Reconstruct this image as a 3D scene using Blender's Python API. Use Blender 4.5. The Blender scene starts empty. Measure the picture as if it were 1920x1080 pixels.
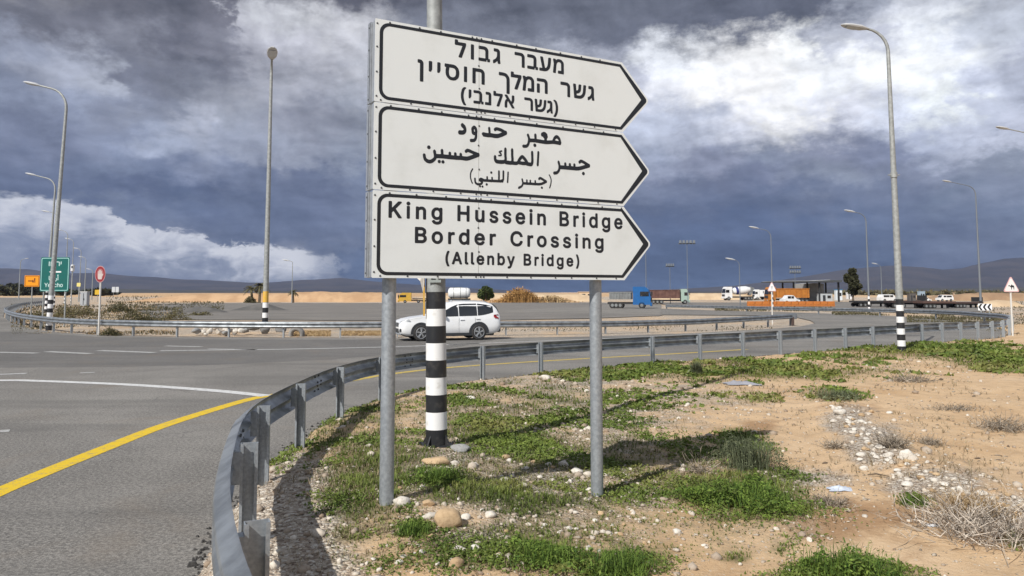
import bpy, bmesh, math, random, json
import numpy as np
from mathutils import Vector, Matrix, Euler
C = bpy.context.scene.collection
SC = bpy.context.scene
R = math.radians
random.seed(7)
rng = np.random.default_rng(11)

# ------------------------------------------------------------------ camera
FPX, CX, CY, HOR, CZ = 1400.0, 960.0, 440.0, 548.0, 2.1
TH = math.atan((HOR - CY) / FPX)
cam = bpy.data.cameras.new('camera')
cam.sensor_width = 36; cam.lens = 36 * FPX / 1920
cam.shift_y = (CY - 540) / 1920
cam.clip_start = 0.05; cam.clip_end = 60000
cam_ob = bpy.data.objects.new('camera', cam); C.objects.link(cam_ob)
cam_ob.location = (0, 0, CZ); cam_ob.rotation_euler = (math.pi / 2 + TH, 0, 0)
SC.camera = cam_ob

# ------------------------------------------------------------------ light and sky
SUN_EL = R(41); SUN_AZ = math.atan2(-0.56, -0.83)          # direction towards the sun, from +Y towards +X
d = Vector((math.sin(SUN_AZ) * math.cos(SUN_EL), math.cos(SUN_AZ) * math.cos(SUN_EL), math.sin(SUN_EL)))
sl = bpy.data.lights.new('sun', 'SUN'); sl.energy = 4.6; sl.angle = R(0.5); sl.color = (1.0, 0.965, 0.905)
so = bpy.data.objects.new('sun', sl); C.objects.link(so); so.rotation_euler = (-d).to_track_quat('-Z', 'Y').to_euler()
SC.view_settings.view_transform = 'Standard'; SC.view_settings.look = 'None'
SC.view_settings.exposure = 0.12; SC.view_settings.gamma = 1
try: SC.view_settings.use_curve_mapping = False
except Exception: pass
SC.cycles.volume_bounces = 0; SC.cycles.max_bounces = 6; SC.cycles.transparent_max_bounces = 8

def lin(c):
    c = c / 255.0
    return c / 12.92 if c <= 0.04045 else ((c + 0.055) / 1.055) ** 2.4
def L3(r, g, b): return (lin(r), lin(g), lin(b), 1)

class NT:
    """short-hand for building node trees"""
    def __init__(s, tree): s.t = tree; s.n = tree.nodes; s.l = tree.links
    def new(s, typ, **kw):
        n = s.n.new(typ)
        for k, v in kw.items(): setattr(n, k, v)
        return n
    def put(s, sock, v):
        if hasattr(v, 'is_linked') or isinstance(v, bpy.types.NodeSocket): s.l.new(v, sock)
        else: sock.default_value = v
    def math(s, op, a, b=0.0, clamp=False):
        n = s.new('ShaderNodeMath', operation=op, use_clamp=clamp); s.put(n.inputs[0], a); s.put(n.inputs[1], b); return n.outputs[0]
    def mapr(s, v, a, b, c=0.0, e=1.0, smooth=True):
        n = s.new('ShaderNodeMapRange', interpolation_type='SMOOTHSTEP' if smooth else 'LINEAR')
        for i, q in enumerate((v, a, b, c, e)): s.put(n.inputs[i], q)
        return n.outputs[0]
    def noise(s, vec, scale, detail=4, rough=0.55, dist=0.0, out=0):
        n = s.new('ShaderNodeTexNoise'); 
        if vec is not None: s.l.new(vec, n.inputs['Vector'])
        n.inputs['Scale'].default_value = scale; n.inputs['Detail'].default_value = detail
        n.inputs['Roughness'].default_value = rough; n.inputs['Distortion'].default_value = dist
        return n.outputs[out]
    def mix(s, f, a, b, mode='MIX'):
        n = s.new('ShaderNodeMix', data_type='RGBA', blend_type=mode)
        s.put(n.inputs[0], f); s.put(n.inputs[6], a); s.put(n.inputs[7], b); return n.outputs[2]
    def ramp(s, f, stops, interp='LINEAR'):
        n = s.new('ShaderNodeValToRGB'); cr = n.color_ramp; cr.interpolation = interp
        while len(cr.elements) > 1: cr.elements.remove(cr.elements[-1])
        cr.elements[0].position = stops[0][0]; cr.elements[0].color = stops[0][1]
        for p, c in stops[1:]:
            e = cr.elements.new(p); e.color = c
        s.put(n.inputs[0], f); return n.outputs[0]

def build_world():
    w = bpy.data.worlds.new('World'); SC.world = w; w.use_nodes = True
    t = NT(w.node_tree); w.node_tree.nodes.clear()
    out = t.new('ShaderNodeOutputWorld')
    tc = t.new('ShaderNodeTexCoord'); dirv = tc.outputs['Generated']
    sx = t.new('ShaderNodeSeparateXYZ'); t.l.new(dirv, sx.inputs[0])
    X, Y, Z = sx.outputs
    az = t.math('MULTIPLY', t.math('ARCTAN2', X, Y), 180 / math.pi)
    el = t.math('MULTIPLY', t.math('ARCSINE', Z), 180 / math.pi)
    # clouds are stretched sideways towards the horizon: noise space is (azimuth, elevation) plus a big warp
    vn = t.new('ShaderNodeCombineXYZ')
    t.put(vn.inputs[0], t.math('MULTIPLY', az, 0.10)); t.put(vn.inputs[1], t.math('MULTIPLY', el, 0.19)); vn.inputs[2].default_value = 3.7
    V = vn.outputs[0]
    n1 = t.new('ShaderNodeTexNoise'); t.l.new(V, n1.inputs['Vector']); n1.inputs['Scale'].default_value = 1.1; n1.inputs['Detail'].default_value = 7; n1.inputs['Roughness'].default_value = 0.58
    sc1 = t.new('ShaderNodeSeparateColor'); t.l.new(n1.outputs['Color'], sc1.inputs[0])
    aw = t.math('ADD', az, t.math('MULTIPLY', t.math('SUBTRACT', sc1.outputs[0], 0.5), 10.0))
    ew = t.math('ADD', el, t.math('MULTIPLY', t.math('SUBTRACT', sc1.outputs[1], 0.5), 4.6))
    v4 = t.new('ShaderNodeCombineXYZ'); t.put(v4.inputs[0], t.math('MULTIPLY', az, 0.11)); t.put(v4.inputs[1], t.math('MULTIPLY', el, 0.17)); v4.inputs[2].default_value = 6.1
    n6 = t.new('ShaderNodeTexNoise'); t.l.new(v4.outputs[0], n6.inputs['Vector']); n6.inputs['Scale'].default_value = 3.6; n6.inputs['Detail'].default_value = 9; n6.inputs['Roughness'].default_value = 0.62
    sc6 = t.new('ShaderNodeSeparateColor'); t.l.new(n6.outputs['Color'], sc6.inputs[0])
    aw = t.math('ADD', aw, t.math('MULTIPLY', t.math('SUBTRACT', sc6.outputs[0], 0.5), 9.0)); ew = t.math('ADD', ew, t.math('MULTIPLY', t.math('SUBTRACT', sc6.outputs[1], 0.5), 5.5))
    fac = t.math('DIVIDE', t.math('ADD', aw, 40.0), 80.0, True)
    def ae(px, py):
        u = (px - CX) / FPX; v = (CY - py) / FPX
        x, y, z = u, math.cos(TH) - v * math.sin(TH), math.sin(TH) + v * math.cos(TH)
        return math.degrees(math.atan2(x, y)), math.degrees(math.atan2(z, math.hypot(x, y)))
    prev = None
    rows = SKY_ROWS
    for i, (py, stops) in enumerate(rows):
        st = [((ae(px, 400)[0] + 40) / 80, L3(*c)) for px, c in stops]
        col = t.ramp(fac, st, 'EASE')
        if prev is None: prev = col; continue
        e0 = ae(960, rows[i - 1][0])[1]; e1 = ae(960, py)[1]
        prev = t.mix(t.mapr(ew, e1, e0, 1.0, 0.0), prev, col)
    base = prev
    # finer billows: light and dark folds riding on the field
    # second cloud space, flatter towards the horizon, so that far cloud rows lie closer together
    ve = t.new('ShaderNodeCombineXYZ'); t.put(ve.inputs[0], t.math('MULTIPLY', az, 0.085)); t.put(ve.inputs[1], t.math('MULTIPLY', t.math('POWER', t.math('MAXIMUM', el, 0.2), 0.78), 0.30)); ve.inputs[2].default_value = 8.3
    VE = ve.outputs[0]
    def lit(scale, detail, rough, dx, dy, dist=0.25):
        """sun-side minus shade-side of the same billows"""
        m1 = t.new('ShaderNodeVectorMath', operation='ADD'); t.l.new(VE, m1.inputs[0]); m1.inputs[1].default_value = (dx, dy, 0)
        return t.math('SUBTRACT', t.noise(VE, scale, detail, rough, dist), t.noise(m1.outputs[0], scale, detail, rough, dist))
    n2 = t.noise(VE, 1.5, 9, 0.58, 0.3); n3 = t.noise(V, 0.9, 5, 0.5, 0.2)
    e1 = lit(1.15, 9, 0.55, 0.10, 0.14); e2 = lit(3.4, 8, 0.58, 0.03, 0.045)
    fold = t.math('ADD', t.mapr(n2, 0.3, 0.72, 0.80, 1.20, False), t.math('MULTIPLY', t.math('SUBTRACT', n3, 0.5), 0.22))
    fold = t.math('ADD', fold, t.math('ADD', t.math('MULTIPLY', e1, 1.2), t.math('MULTIPLY', e2, 1.15)))
    vs_ = t.new('ShaderNodeCombineXYZ'); t.put(vs_.inputs[0], t.math('MULTIPLY', az, 0.05)); t.put(vs_.inputs[1], t.math('ADD', t.math('MULTIPLY', el, 0.42), t.math('MULTIPLY', az, -0.012))); vs_.inputs[2].default_value = 1.9
    ns = t.noise(vs_.outputs[0], 1.5, 7, 0.55, 0.5)
    fold = t.math('ADD', fold, t.math('MULTIPLY', t.mapr(ns, 0.36, 0.66, -0.11, 0.14, False), t.mapr(el, 3.0, 14.0, 1.0, 0.35)))
    fold = t.math('MAXIMUM', fold, 0.45)
    fv = t.new('ShaderNodeCombineColor')
    for k in range(3): t.put(fv.inputs[k], fold)
    base = t.mix(1.0, base, fv.outputs[0], 'MULTIPLY')
    # bright cumulus bank low on the western side, its top edge against the dark cloud
    eb = t.ramp(fac, [((ae(px, 400)[0] + 40) / 80, (lambda q: (q, q, q, 1))((ae(px, py)[1]) / 20.0)) for px, py in BANK], 'LINEAR')
    ebs = t.math('MULTIPLY', eb, 20.0)
    n4 = t.noise(V, 5.0, 6, 0.6, 0.3)
    gap = t.math('SUBTRACT', t.math('ADD', ebs, t.math('MULTIPLY', t.math('SUBTRACT', n4, 0.5), 1.5)), el)
    mask = t.mapr(gap, -0.05, 0.32)
    depth = t.mapr(gap, 0.0, 3.6, 0, 1)
    n5 = t.noise(V, 3.4, 7, 0.6, 0.5)
    lum = t.math('ADD', t.math('MULTIPLY', depth, 0.75), t.math('MULTIPLY', t.math('SUBTRACT', n5, 0.5), 1.7), True)
    bank = t.ramp(lum, [(0, L3(226, 227, 231)), (0.25, L3(196, 199, 208)), (0.55, L3(150, 156, 170)), (1, L3(112, 120, 140))])
    mask = t.math('MULTIPLY', mask, t.mapr(az, -16.5, -11.5, 1, 0))
    front = t.mix(mask, base, bank)
    # the rest of the sky (behind the camera): broken cloud over the clear-air sky
    sky = t.new('ShaderNodeTexSky', sky_type='NISHITA'); sky.sun_disc = False
    sky.sun_elevation = SUN_EL; sky.sun_rotation = SUN_AZ % (2 * math.pi)
    bg1 = t.new('ShaderNodeBackground'); t.l.new(sky.outputs[0], bg1.inputs[0]); bg1.inputs[1].default_value = 0.09
    bg2 = t.new('ShaderNodeBackground')
    nb = t.noise(dirv, 2.2, 6, 0.6)
    cl = t.ramp(nb, [(0.35, L3(120, 126, 140)), (0.6, L3(205, 208, 214))])
    frontness = t.mapr(t.math('ABSOLUTE', az), 44, 62, 1, 0)
    low = t.mapr(el, 24, 42, 1, 0)
    inview = t.math('MULTIPLY', frontness, low)
    over = t.mix(t.mapr(el, 24, 50, 0, 0.5), cl, L3(128, 133, 146))
    t.l.new(t.mix(inview, over, front), bg2.inputs[0]); bg2.inputs[1].default_value = 0.92
    mx = t.new('ShaderNodeMixShader')
    cover = t.math('MAXIMUM', inview, t.mapr(nb, 0.42, 0.6, 0.45, 1.0))
    t.put(mx.inputs[0], cover); t.l.new(bg1.outputs[0], mx.inputs[1]); t.l.new(bg2.outputs[0], mx.inputs[2])
    t.l.new(mx.outputs[0], out.inputs[0])

SKY_ROWS = [
 (0, [(0,(114,114,120)),(80,(122,122,129)),(160,(107,107,114)),(320,(99,100,108)),(640,(101,101,110)),(900,(104,107,118)),(1200,(106,110,122)),(1440,(101,105,118)),(1560,(112,115,127)),(1620,(170,172,181)),(1700,(184,185,193)),(1760,(165,168,179)),(1820,(127,131,144)),(1880,(145,149,160)),(1920,(165,168,177))]),
 (60, [(0,(136,136,142)),(100,(126,126,132)),(180,(112,112,120)),(320,(98,99,107)),(420,(111,111,120)),(450,(186,187,195)),(520,(203,205,211)),(600,(217,218,223)),(680,(202,203,210)),(800,(128,132,144)),(1200,(109,113,126)),(1440,(100,104,117)),(1560,(101,105,118)),(1640,(156,161,174)),(1700,(202,206,216)),(1760,(223,227,236)),(1850,(180,184,195)),(1920,(195,199,210))]),
 (120, [(0,(110,111,119)),(160,(113,114,123)),(250,(133,135,145)),(320,(109,110,120)),(400,(126,127,137)),(480,(173,174,184)),(560,(199,200,209)),(690,(205,207,215)),(900,(173,178,190)),(1190,(187,191,205)),(1240,(242,246,253)),(1440,(255,255,255)),(1510,(253,255,255)),(1570,(192,196,208)),(1680,(205,209,222)),(1760,(244,248,254)),(1850,(210,216,228)),(1920,(208,214,226))]),
 (180, [(0,(154,160,177)),(100,(171,176,191)),(190,(175,180,193)),(245,(124,127,140)),(320,(126,129,139)),(400,(152,155,165)),(480,(161,163,172)),(560,(176,178,188)),(690,(187,191,202)),(1190,(216,220,234)),(1260,(244,246,253)),(1350,(255,255,255)),(1440,(255,255,255)),(1560,(246,249,253)),(1640,(253,255,255)),(1760,(250,253,255)),(1850,(230,235,246)),(1920,(195,200,216))]),
 (240, [(0,(139,147,167)),(100,(150,158,178)),(200,(134,140,157)),(280,(137,142,156)),(370,(181,185,198)),(440,(156,161,173)),(560,(145,148,160)),(690,(156,161,173)),(1190,(193,200,217)),(1320,(193,199,215)),(1440,(238,241,252)),(1500,(255,255,255)),(1560,(236,239,250)),(1680,(231,237,252)),(1800,(250,255,255)),(1860,(216,222,238)),(1920,(197,203,220))]),
 (300, [(0,(117,124,144)),(100,(125,132,153)),(200,(132,140,161)),(320,(165,173,192)),(440,(158,164,180)),(560,(156,161,175)),(690,(144,152,167)),(1190,(164,172,191)),(1320,(151,156,176)),(1440,(145,153,171)),(1560,(149,154,173)),(1680,(140,147,170)),(1760,(181,188,207)),(1860,(202,208,225)),(1920,(219,224,241))]),
 (345, [(0,(104,112,133)),(100,(106,115,136)),(200,(118,128,149)),(320,(112,121,143)),(400,(135,143,164)),(500,(110,118,138)),(600,(103,111,132)),(690,(119,128,148)),(1190,(123,131,150)),(1320,(111,118,138)),(1440,(115,121,142)),(1560,(145,152,166)),(1680,(128,134,151)),(1800,(140,146,163)),(1920,(146,153,167))]),
 (390, [(0,(94,103,124)),(240,(89,98,121)),(330,(87,98,121)),(420,(92,101,124)),(500,(102,111,131)),(600,(110,118,139)),(690,(120,129,148)),(1190,(99,108,128)),(1320,(96,105,126)),(1440,(94,104,125)),(1560,(110,118,137)),(1700,(110,118,137)),(1800,(120,130,146)),(1920,(132,139,155))]),
 (440, [(0,(123,131,146)),(460,(104,113,133)),(600,(108,117,137)),(690,(111,120,140)),(1190,(85,98,124)),(1440,(83,96,122)),(1600,(89,102,125)),(1750,(104,113,132)),(1920,(119,128,144))]),
 (490, [(0,(135,140,152)),(400,(146,150,162)),(500,(138,143,156)),(560,(120,127,143)),(640,(93,105,127)),(690,(87,100,123)),(1190,(74,88,112)),(1440,(76,89,112)),(1600,(80,93,114)),(1750,(100,108,126)),(1920,(112,119,134))]),
 (542, [(0,(137,142,155)),(400,(122,129,146)),(560,(93,105,128)),(690,(82,95,120)),(1190,(76,91,116)),(1440,(81,94,117)),(1750,(91,102,122)),(1920,(104,112,129))]),
]
BANK = [(-60,358),(0,362),(60,366),(110,374),(190,392),(236,400),(246,416),(300,428),(322,436),(336,428),(400,440),(418,452),(436,462),(462,452),(490,462),(540,468),(600,476),(700,520)]
build_world()

# ------------------------------------------------------------------ picture <-> place
def raydir(px, py):
    u = (px - CX) / FPX; v = (CY - py) / FPX
    return np.array([u, math.cos(TH) - v * math.sin(TH), math.sin(TH) + v * math.cos(TH)])
def proj(x, y, z):
    z = z - CZ; dd = y * math.cos(TH) + z * math.sin(TH); v = -y * math.sin(TH) + z * math.cos(TH)
    dd = np.where(dd > 0.05, dd, np.nan)
    return CX + FPX * x / dd, CY - FPX * v / dd
def onz(px, py, z=0.0):
    r = raydir(px, py); k = (z - CZ) / r[2]; return Vector((r[0] * k, r[1] * k, z))
def aty(px, py, Y):
    r = raydir(px, py); k = Y / r[1]; return Vector((r[0] * k, Y, CZ + r[2] * k))

# value noise
_tab = rng.random((256, 256))
def vnoise(x, y):
    xi = np.floor(x).astype(int); yi = np.floor(y).astype(int); fx = x - xi; fy = y - yi
    fx = fx * fx * (3 - 2 * fx); fy = fy * fy * (3 - 2 * fy)
    g = lambda a, b: _tab[a & 255, b & 255]
    return (g(xi, yi) * (1 - fx) + g(xi + 1, yi) * fx) * (1 - fy) + (g(xi, yi + 1) * (1 - fx) + g(xi + 1, yi + 1) * fx) * fy
def fbm(x, y, o=4):
    s = 0; a = 0.5
    for i in range(o):
        s = s + a * vnoise(x + 17.3 * i, y + 9.1 * i); x = x * 2.03; y = y * 2.03; a *= 0.5
    return s / (1 - 0.5 ** o)

def catmull(P, per=8):
    P = np.array(P, float); Q = np.vstack([2 * P[0] - P[1], P, 2 * P[-1] - P[-2]]); o = []
    for i in range(1, len(Q) - 2):
        p0, p1, p2, p3 = Q[i - 1:i + 3]
        for s in np.linspace(0, 1, per + 1)[:-1]:
            o.append(.5 * (2 * p1 + (p2 - p0) * s + (2 * p0 - 5 * p1 + 4 * p2 - p3) * s * s + (3 * p1 - p0 - 3 * p2 + p3) * s ** 3))
    o.append(Q[-2]); return np.array(o)

# ------------------------------------------------------------------ materials
MATS = {}
def mat(name, col, rough=0.7, metal=0.0, col2=None, scale=4.0, amt=0.5, bump=0.0, bscale=None, detail=5, spec=None, lo=0.35, hi=0.65, alpha=None):
    if name in MATS: return MATS[name]
    m = bpy.data.materials.new(name); m.use_nodes = True; t = NT(m.node_tree)
    b = m.node_tree.nodes['Principled BSDF']
    b.inputs['Roughness'].default_value = rough; b.inputs['Metallic'].default_value = metal
    if spec is not None: b.inputs['Specular IOR Level'].default_value = spec
    tc = t.new('ShaderNodeTexCoord'); v = tc.outputs['Object']
    c4 = tuple(col) + (1,)
    if col2 is not None:
        n = t.noise(v, scale, detail, 0.6)
        f = t.mapr(n, lo, hi, 0, amt)
        t.l.new(t.mix(f, c4, tuple(col2) + (1,)), b.inputs['Base Color'])
        if metal == 0: t.put(b.inputs['Roughness'], t.mapr(n, 0.3, 0.7, rough - 0.06, min(1, rough + 0.06)))
    else: b.inputs['Base Color'].default_value = c4
    if bump:
        bn = t.new('ShaderNodeBump'); bn.inputs['Strength'].default_value = bump; bn.inputs['Distance'].default_value = 0.02
        t.l.new(t.noise(v, bscale or scale * 6, 4, 0.6), bn.inputs['Height']); t.l.new(bn.outputs[0], b.inputs['Normal'])
    if alpha is not None: b.inputs['Alpha'].default_value = alpha
    MATS[name] = m; return m

galv = mat('galvanised_steel', (0.40, 0.43, 0.455), 0.5, 0.55, (0.27, 0.295, 0.32), 34, 0.75, 0.05, 60)
galv_rail = mat('galvanised_rail', (0.39, 0.415, 0.435), 0.42, 0.70, (0.20, 0.215, 0.23), 3.5, 0.85, 0.10, 24)
galv_dull = mat('weathered_pole', (0.36, 0.375, 0.37), 0.62, 0.25, (0.24, 0.25, 0.245), 9, 0.8, 0.05, 40)
white_p = mat('white_paint', (0.80, 0.80, 0.80), 0.5, 0, (0.50, 0.47, 0.42), 7, 0.8, lo=0.52, hi=0.78)
black_p = mat('black_paint', (0.018, 0.019, 0.022), 0.42, 0, (0.075, 0.07, 0.062), 7, 0.8, lo=0.5, hi=0.78)
yellow_p = mat('yellow_paint', (0.72, 0.40, 0.03), 0.5, 0, (0.6, 0.42, 0.15), 9, 0.6)
dark_p = mat('dark_plastic', (0.03, 0.032, 0.036), 0.5)
sign_w = mat('sign_sheeting', (0.745, 0.78, 0.78), 0.42, 0, (0.57, 0.59, 0.57), 2.6, 0.55, lo=0.46, hi=0.82)
sign_b = mat('sign_black', (0.012, 0.014, 0.018), 0.38)
rivet_m = mat('rivet_metal', (0.10, 0.105, 0.11), 0.5, 0.4)
alu = mat('aluminium_frame', (0.52, 0.54, 0.56), 0.38, 0.6, (0.36, 0.38, 0.4), 20, 0.6)
glass_d = mat('dark_glass', (0.012, 0.015, 0.019), 0.06, 0, spec=0.8)
rubber = mat('rubber', (0.02, 0.02, 0.021), 0.85, 0, (0.055, 0.05, 0.045), 12, 0.6)
rim_m = mat('alloy_rim', (0.48, 0.49, 0.5), 0.32, 0.7)
car_w = mat('car_white', (0.80, 0.81, 0.82), 0.22, 0, (0.70, 0.69, 0.66), 3, 0.35, spec=0.6)
red_l = mat('red_lens', (0.35, 0.015, 0.02), 0.2)
clear_l = mat('clear_lens', (0.62, 0.65, 0.68), 0.12, 0.3)

# ------------------------------------------------------------------ mesh helpers
class MB:
    def __init__(s): s.v = []; s.f = []; s.m = []; s.mats = []
    def mi(s, m):
        if m not in s.mats: s.mats.append(m)
        return s.mats.index(m)
    def add(s, V, Fs, m):
        o = len(s.v); k = s.mi(m); s.v += [tuple(p) for p in V]
        for f in Fs: s.f.append(tuple(o + i for i in f)); s.m.append(k)
    def box(s, c, size, m, yaw=0.0, bev=0.0, top=None):
        hx, hy, hz = size[0] / 2, size[1] / 2, size[2] / 2
        tx, ty = (1, 1) if top is None else top
        if bev:
            b = bev; V = []; F = []
            def ring(z, ex, kx=1, ky=1):
                X, Yy = (hx) * kx - ex, (hy) * ky - ex
                cc = min(b, X * .9, Yy * .9)
                return [(X, -Yy + cc, z), (X, Yy - cc, z), (X - cc, Yy, z), (-X + cc, Yy, z), (-X, Yy - cc, z), (-X, -Yy + cc, z), (-X + cc, -Yy, z), (X - cc, -Yy, z)]
            rs = [ring(-hz, b), ring(-hz + b, 0), ring(hz - b, 0, tx, ty), ring(hz, b, tx, ty)]
            for r_ in rs: V += r_
            for k in range(3):
                for i in range(8): F.append((k * 8 + i, k * 8 + (i + 1) % 8, k * 8 + 8 + (i + 1) % 8, k * 8 + 8 + i))
            F.append(tuple(range(7, -1, -1))); F.append(tuple(range(24, 32)))
        else:
            V = [(-hx, -hy, -hz), (hx, -hy, -hz), (hx, hy, -hz), (-hx, hy, -hz), (-hx * tx, -hy * ty, hz), (hx * tx, -hy * ty, hz), (hx * tx, hy * ty, hz), (-hx * tx, hy * ty, hz)]
            F = [(3, 2, 1, 0), (4, 5, 6, 7), (0, 1, 5, 4), (1, 2, 6, 5), (2, 3, 7, 6), (3, 0, 4, 7)]
        cy, sy = math.cos(yaw), math.sin(yaw)
        s.add([(c[0] + x * cy - y * sy, c[1] + x * sy + y * cy, c[2] + z) for x, y, z in V], F, m); return s
    def tube(s, path, rad, m, n=12, caps=True, mats=None):
        P = [Vector(p) for p in path]; k = len(P)
        if not hasattr(rad, '__len__'): rad = [rad] * k
        rings = []; up = None
        for i in range(k):
            tg = (P[min(i + 1, k - 1)] - P[max(i - 1, 0)])
            if tg.length < 1e-9: tg = Vector((0, 0, 1))
            tg.normalize()
            if up is None: up = Vector((1, 0, 0)) if abs(tg.x) < 0.9 else Vector((0, 1, 0))
            a = (up - tg * up.dot(tg)).normalized(); b = tg.cross(a); up = a
            rings.append([P[i] + (a * math.cos(2 * math.pi * j / n) + b * math.sin(2 * math.pi * j / n)) * rad[i] for j in range(n)])
        o = len(s.v)
        for r_ in rings: s.v += [tuple(p) for p in r_]
        for i in range(k - 1):
            kk = s.mi(mats[i] if mats else m)
            for j in range(n):
                s.f.append((o + i * n + j, o + i * n + (j + 1) % n, o + (i + 1) * n + (j + 1) % n, o + (i + 1) * n + j)); s.m.append(kk)
        if caps:
            s.f.append(tuple(o + j for j in range(n - 1, -1, -1))); s.m.append(s.mi(mats[0] if mats else m))
            s.f.append(tuple(o + (k - 1) * n + j for j in range(n))); s.m.append(s.mi(mats[-1] if mats else m))
        return s
    def loft(s, rings, m, caps=True, closed=True):
        n = len(rings[0]); o = len(s.v); k = s.mi(m)
        for r_ in rings: s.v += [tuple(p) for p in r_]
        for i in range(len(rings) - 1):
            for j in range(n if closed else n - 1):
                s.f.append((o + i * n + j, o + i * n + (j + 1) % n, o + (i + 1) * n + (j + 1) % n, o + (i + 1) * n + j)); s.m.append(k)
        if caps:
            s.f.append(tuple(o + j for j in range(n - 1, -1, -1))); s.m.append(k)
            s.f.append(tuple(o + (len(rings) - 1) * n + j for j in range(n))); s.m.append(k)
        return s
    def prism(s, poly, y0, y1, m):
        """polygon in (x,z) pulled along y"""
        n = len(poly); V = [(x, y0, z) for x, z in poly] + [(x, y1, z) for x, z in poly]
        F = [tuple(range(n)), tuple(range(2 * n - 1, n - 1, -1))] + [((i + 1) % n, i, n + i, n + (i + 1) % n) for i in range(n)]
        s.add(V, F, m); return s
    def cyl(s, a, b, r, m, n=16, r2=None): return s.tube([a, b], [r, r if r2 is None else r2], m, n)
    def build(s, name, parent=None, smooth=False, loc=None, ang=40):
        me = bpy.data.meshes.new(name); me.from_pydata(s.v, [], s.f); me.update()
        for m in s.mats: me.materials.append(m)
        me.polygons.foreach_set('material_index', s.m)
        bm = bmesh.new(); bm.from_mesh(me); bmesh.ops.recalc_face_normals(bm, faces=bm.faces[:]); bm.to_mesh(me); bm.free()
        if smooth:
            me.polygons.foreach_set('use_smooth', [True] * len(me.polygons))
            try: me.set_sharp_from_angle(angle=R(ang))
            except Exception: pass
        o = bpy.data.objects.new(name, me); C.objects.link(o)
        if parent: o.parent = parent
        if loc is not None: o.location = loc
        return o
def raw(name, V, Fq, mats, midx=None, parent=None, smooth=False, col=None):
    """big numpy mesh; Fq list of index arrays (quads or tris)"""
    me = bpy.data.meshes.new(name); V = np.asarray(V, np.float32)
    loops = np.concatenate([f.ravel() for f in Fq]).astype(np.int32)
    tot = np.concatenate([np.full(len(f), f.shape[1], np.int32) for f in Fq]); st = np.concatenate([[0], np.cumsum(tot)[:-1]]).astype(np.int32)
    me.vertices.add(len(V)); me.vertices.foreach_set('co', V.ravel())
    me.loops.add(len(loops)); me.loops.foreach_set('vertex_index', loops)
    me.polygons.add(len(tot)); me.polygons.foreach_set('loop_start', st); me.polygons.foreach_set('loop_total', tot)
    for m in mats: me.materials.append(m)
    if midx is not None: me.polygons.foreach_set('material_index', np.asarray(midx, np.int32))
    if smooth: me.polygons.foreach_set('use_smooth', np.ones(len(tot), bool))
    if col is not None:
        at = me.color_attributes.new('cover', 'FLOAT_COLOR', 'POINT'); at.data.foreach_set('color', np.asarray(col, np.float32).ravel())
    me.update(calc_edges=True); me.validate()
    o = bpy.data.objects.new(name, me); C.objects.link(o)
    if parent: o.parent = parent
    return o
def tag(o, label=None, cat=None, group=None, kind=None):
    if label: o['label'] = label
    if cat: o['category'] = cat
    if group: o['group'] = group
    if kind: o['kind'] = kind
    return o
def thing(name, label, cat, loc=(0, 0, 0), yaw=0.0, group=None):
    o = bpy.data.objects.new(name, None); C.objects.link(o); o.location = loc; o.rotation_euler = (0, 0, yaw); o.empty_display_size = 0.2
    return tag(o, label, cat, group)
def structure(o): o['kind'] = 'structure'; return o
def dup(root, loc, yaw=None, scale=None, label=None, group=None):
    r_ = root.copy(); C.objects.link(r_); r_.location = loc
    if yaw is not None: r_.rotation_euler = (0, 0, yaw)
    if scale is not None: r_.scale = (scale,) * 3 if not hasattr(scale, '__len__') else scale
    if label: r_['label'] = label
    if group: r_['group'] = group
    for ch in list(root.children):
        c = ch.copy(); C.objects.link(c); c.parent = r_
        for g in list(ch.children):
            e = g.copy(); C.objects.link(e); e.parent = c
    return r_
def outlines(name, loops, m, z=0.0, thick=0.0012, s=0.001, parent=None, off=(0, 0), mirror=False):
    """flat lettering from closed outlines given in thousandths, filled even-odd; local x right, z up, facing -y"""
    cu = bpy.data.curves.new(name, 'CURVE'); cu.dimensions = '2D'; cu.fill_mode = 'FRONT'
    for L in loops:
        P = np.array(L, float).reshape(-1, 2) * s + np.array(off)
        sp = cu.splines.new('POLY'); sp.points.add(len(P) - 1)
        for i, (x, y) in enumerate(P): sp.points[i].co = (x, y, 0, 1)
        sp.use_cyclic_u = True
    o = bpy.data.objects.new(name + '_tmp', cu); C.objects.link(o)
    dg = bpy.context.evaluated_depsgraph_get(); me = bpy.data.meshes.new_from_object(o.evaluated_get(dg))
    bpy.data.objects.remove(o); bpy.data.curves.remove(cu)
    me.name = name; me.transform(Matrix(((1, 0, 0, 0), (0, 0, -1, z), (0, 1, 0, 0), (0, 0, 0, 1))))
    me.materials.clear(); me.materials.append(m)
    ob = bpy.data.objects.new(name, me); C.objects.link(ob)
    if parent: ob.parent = parent
    return ob

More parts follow.
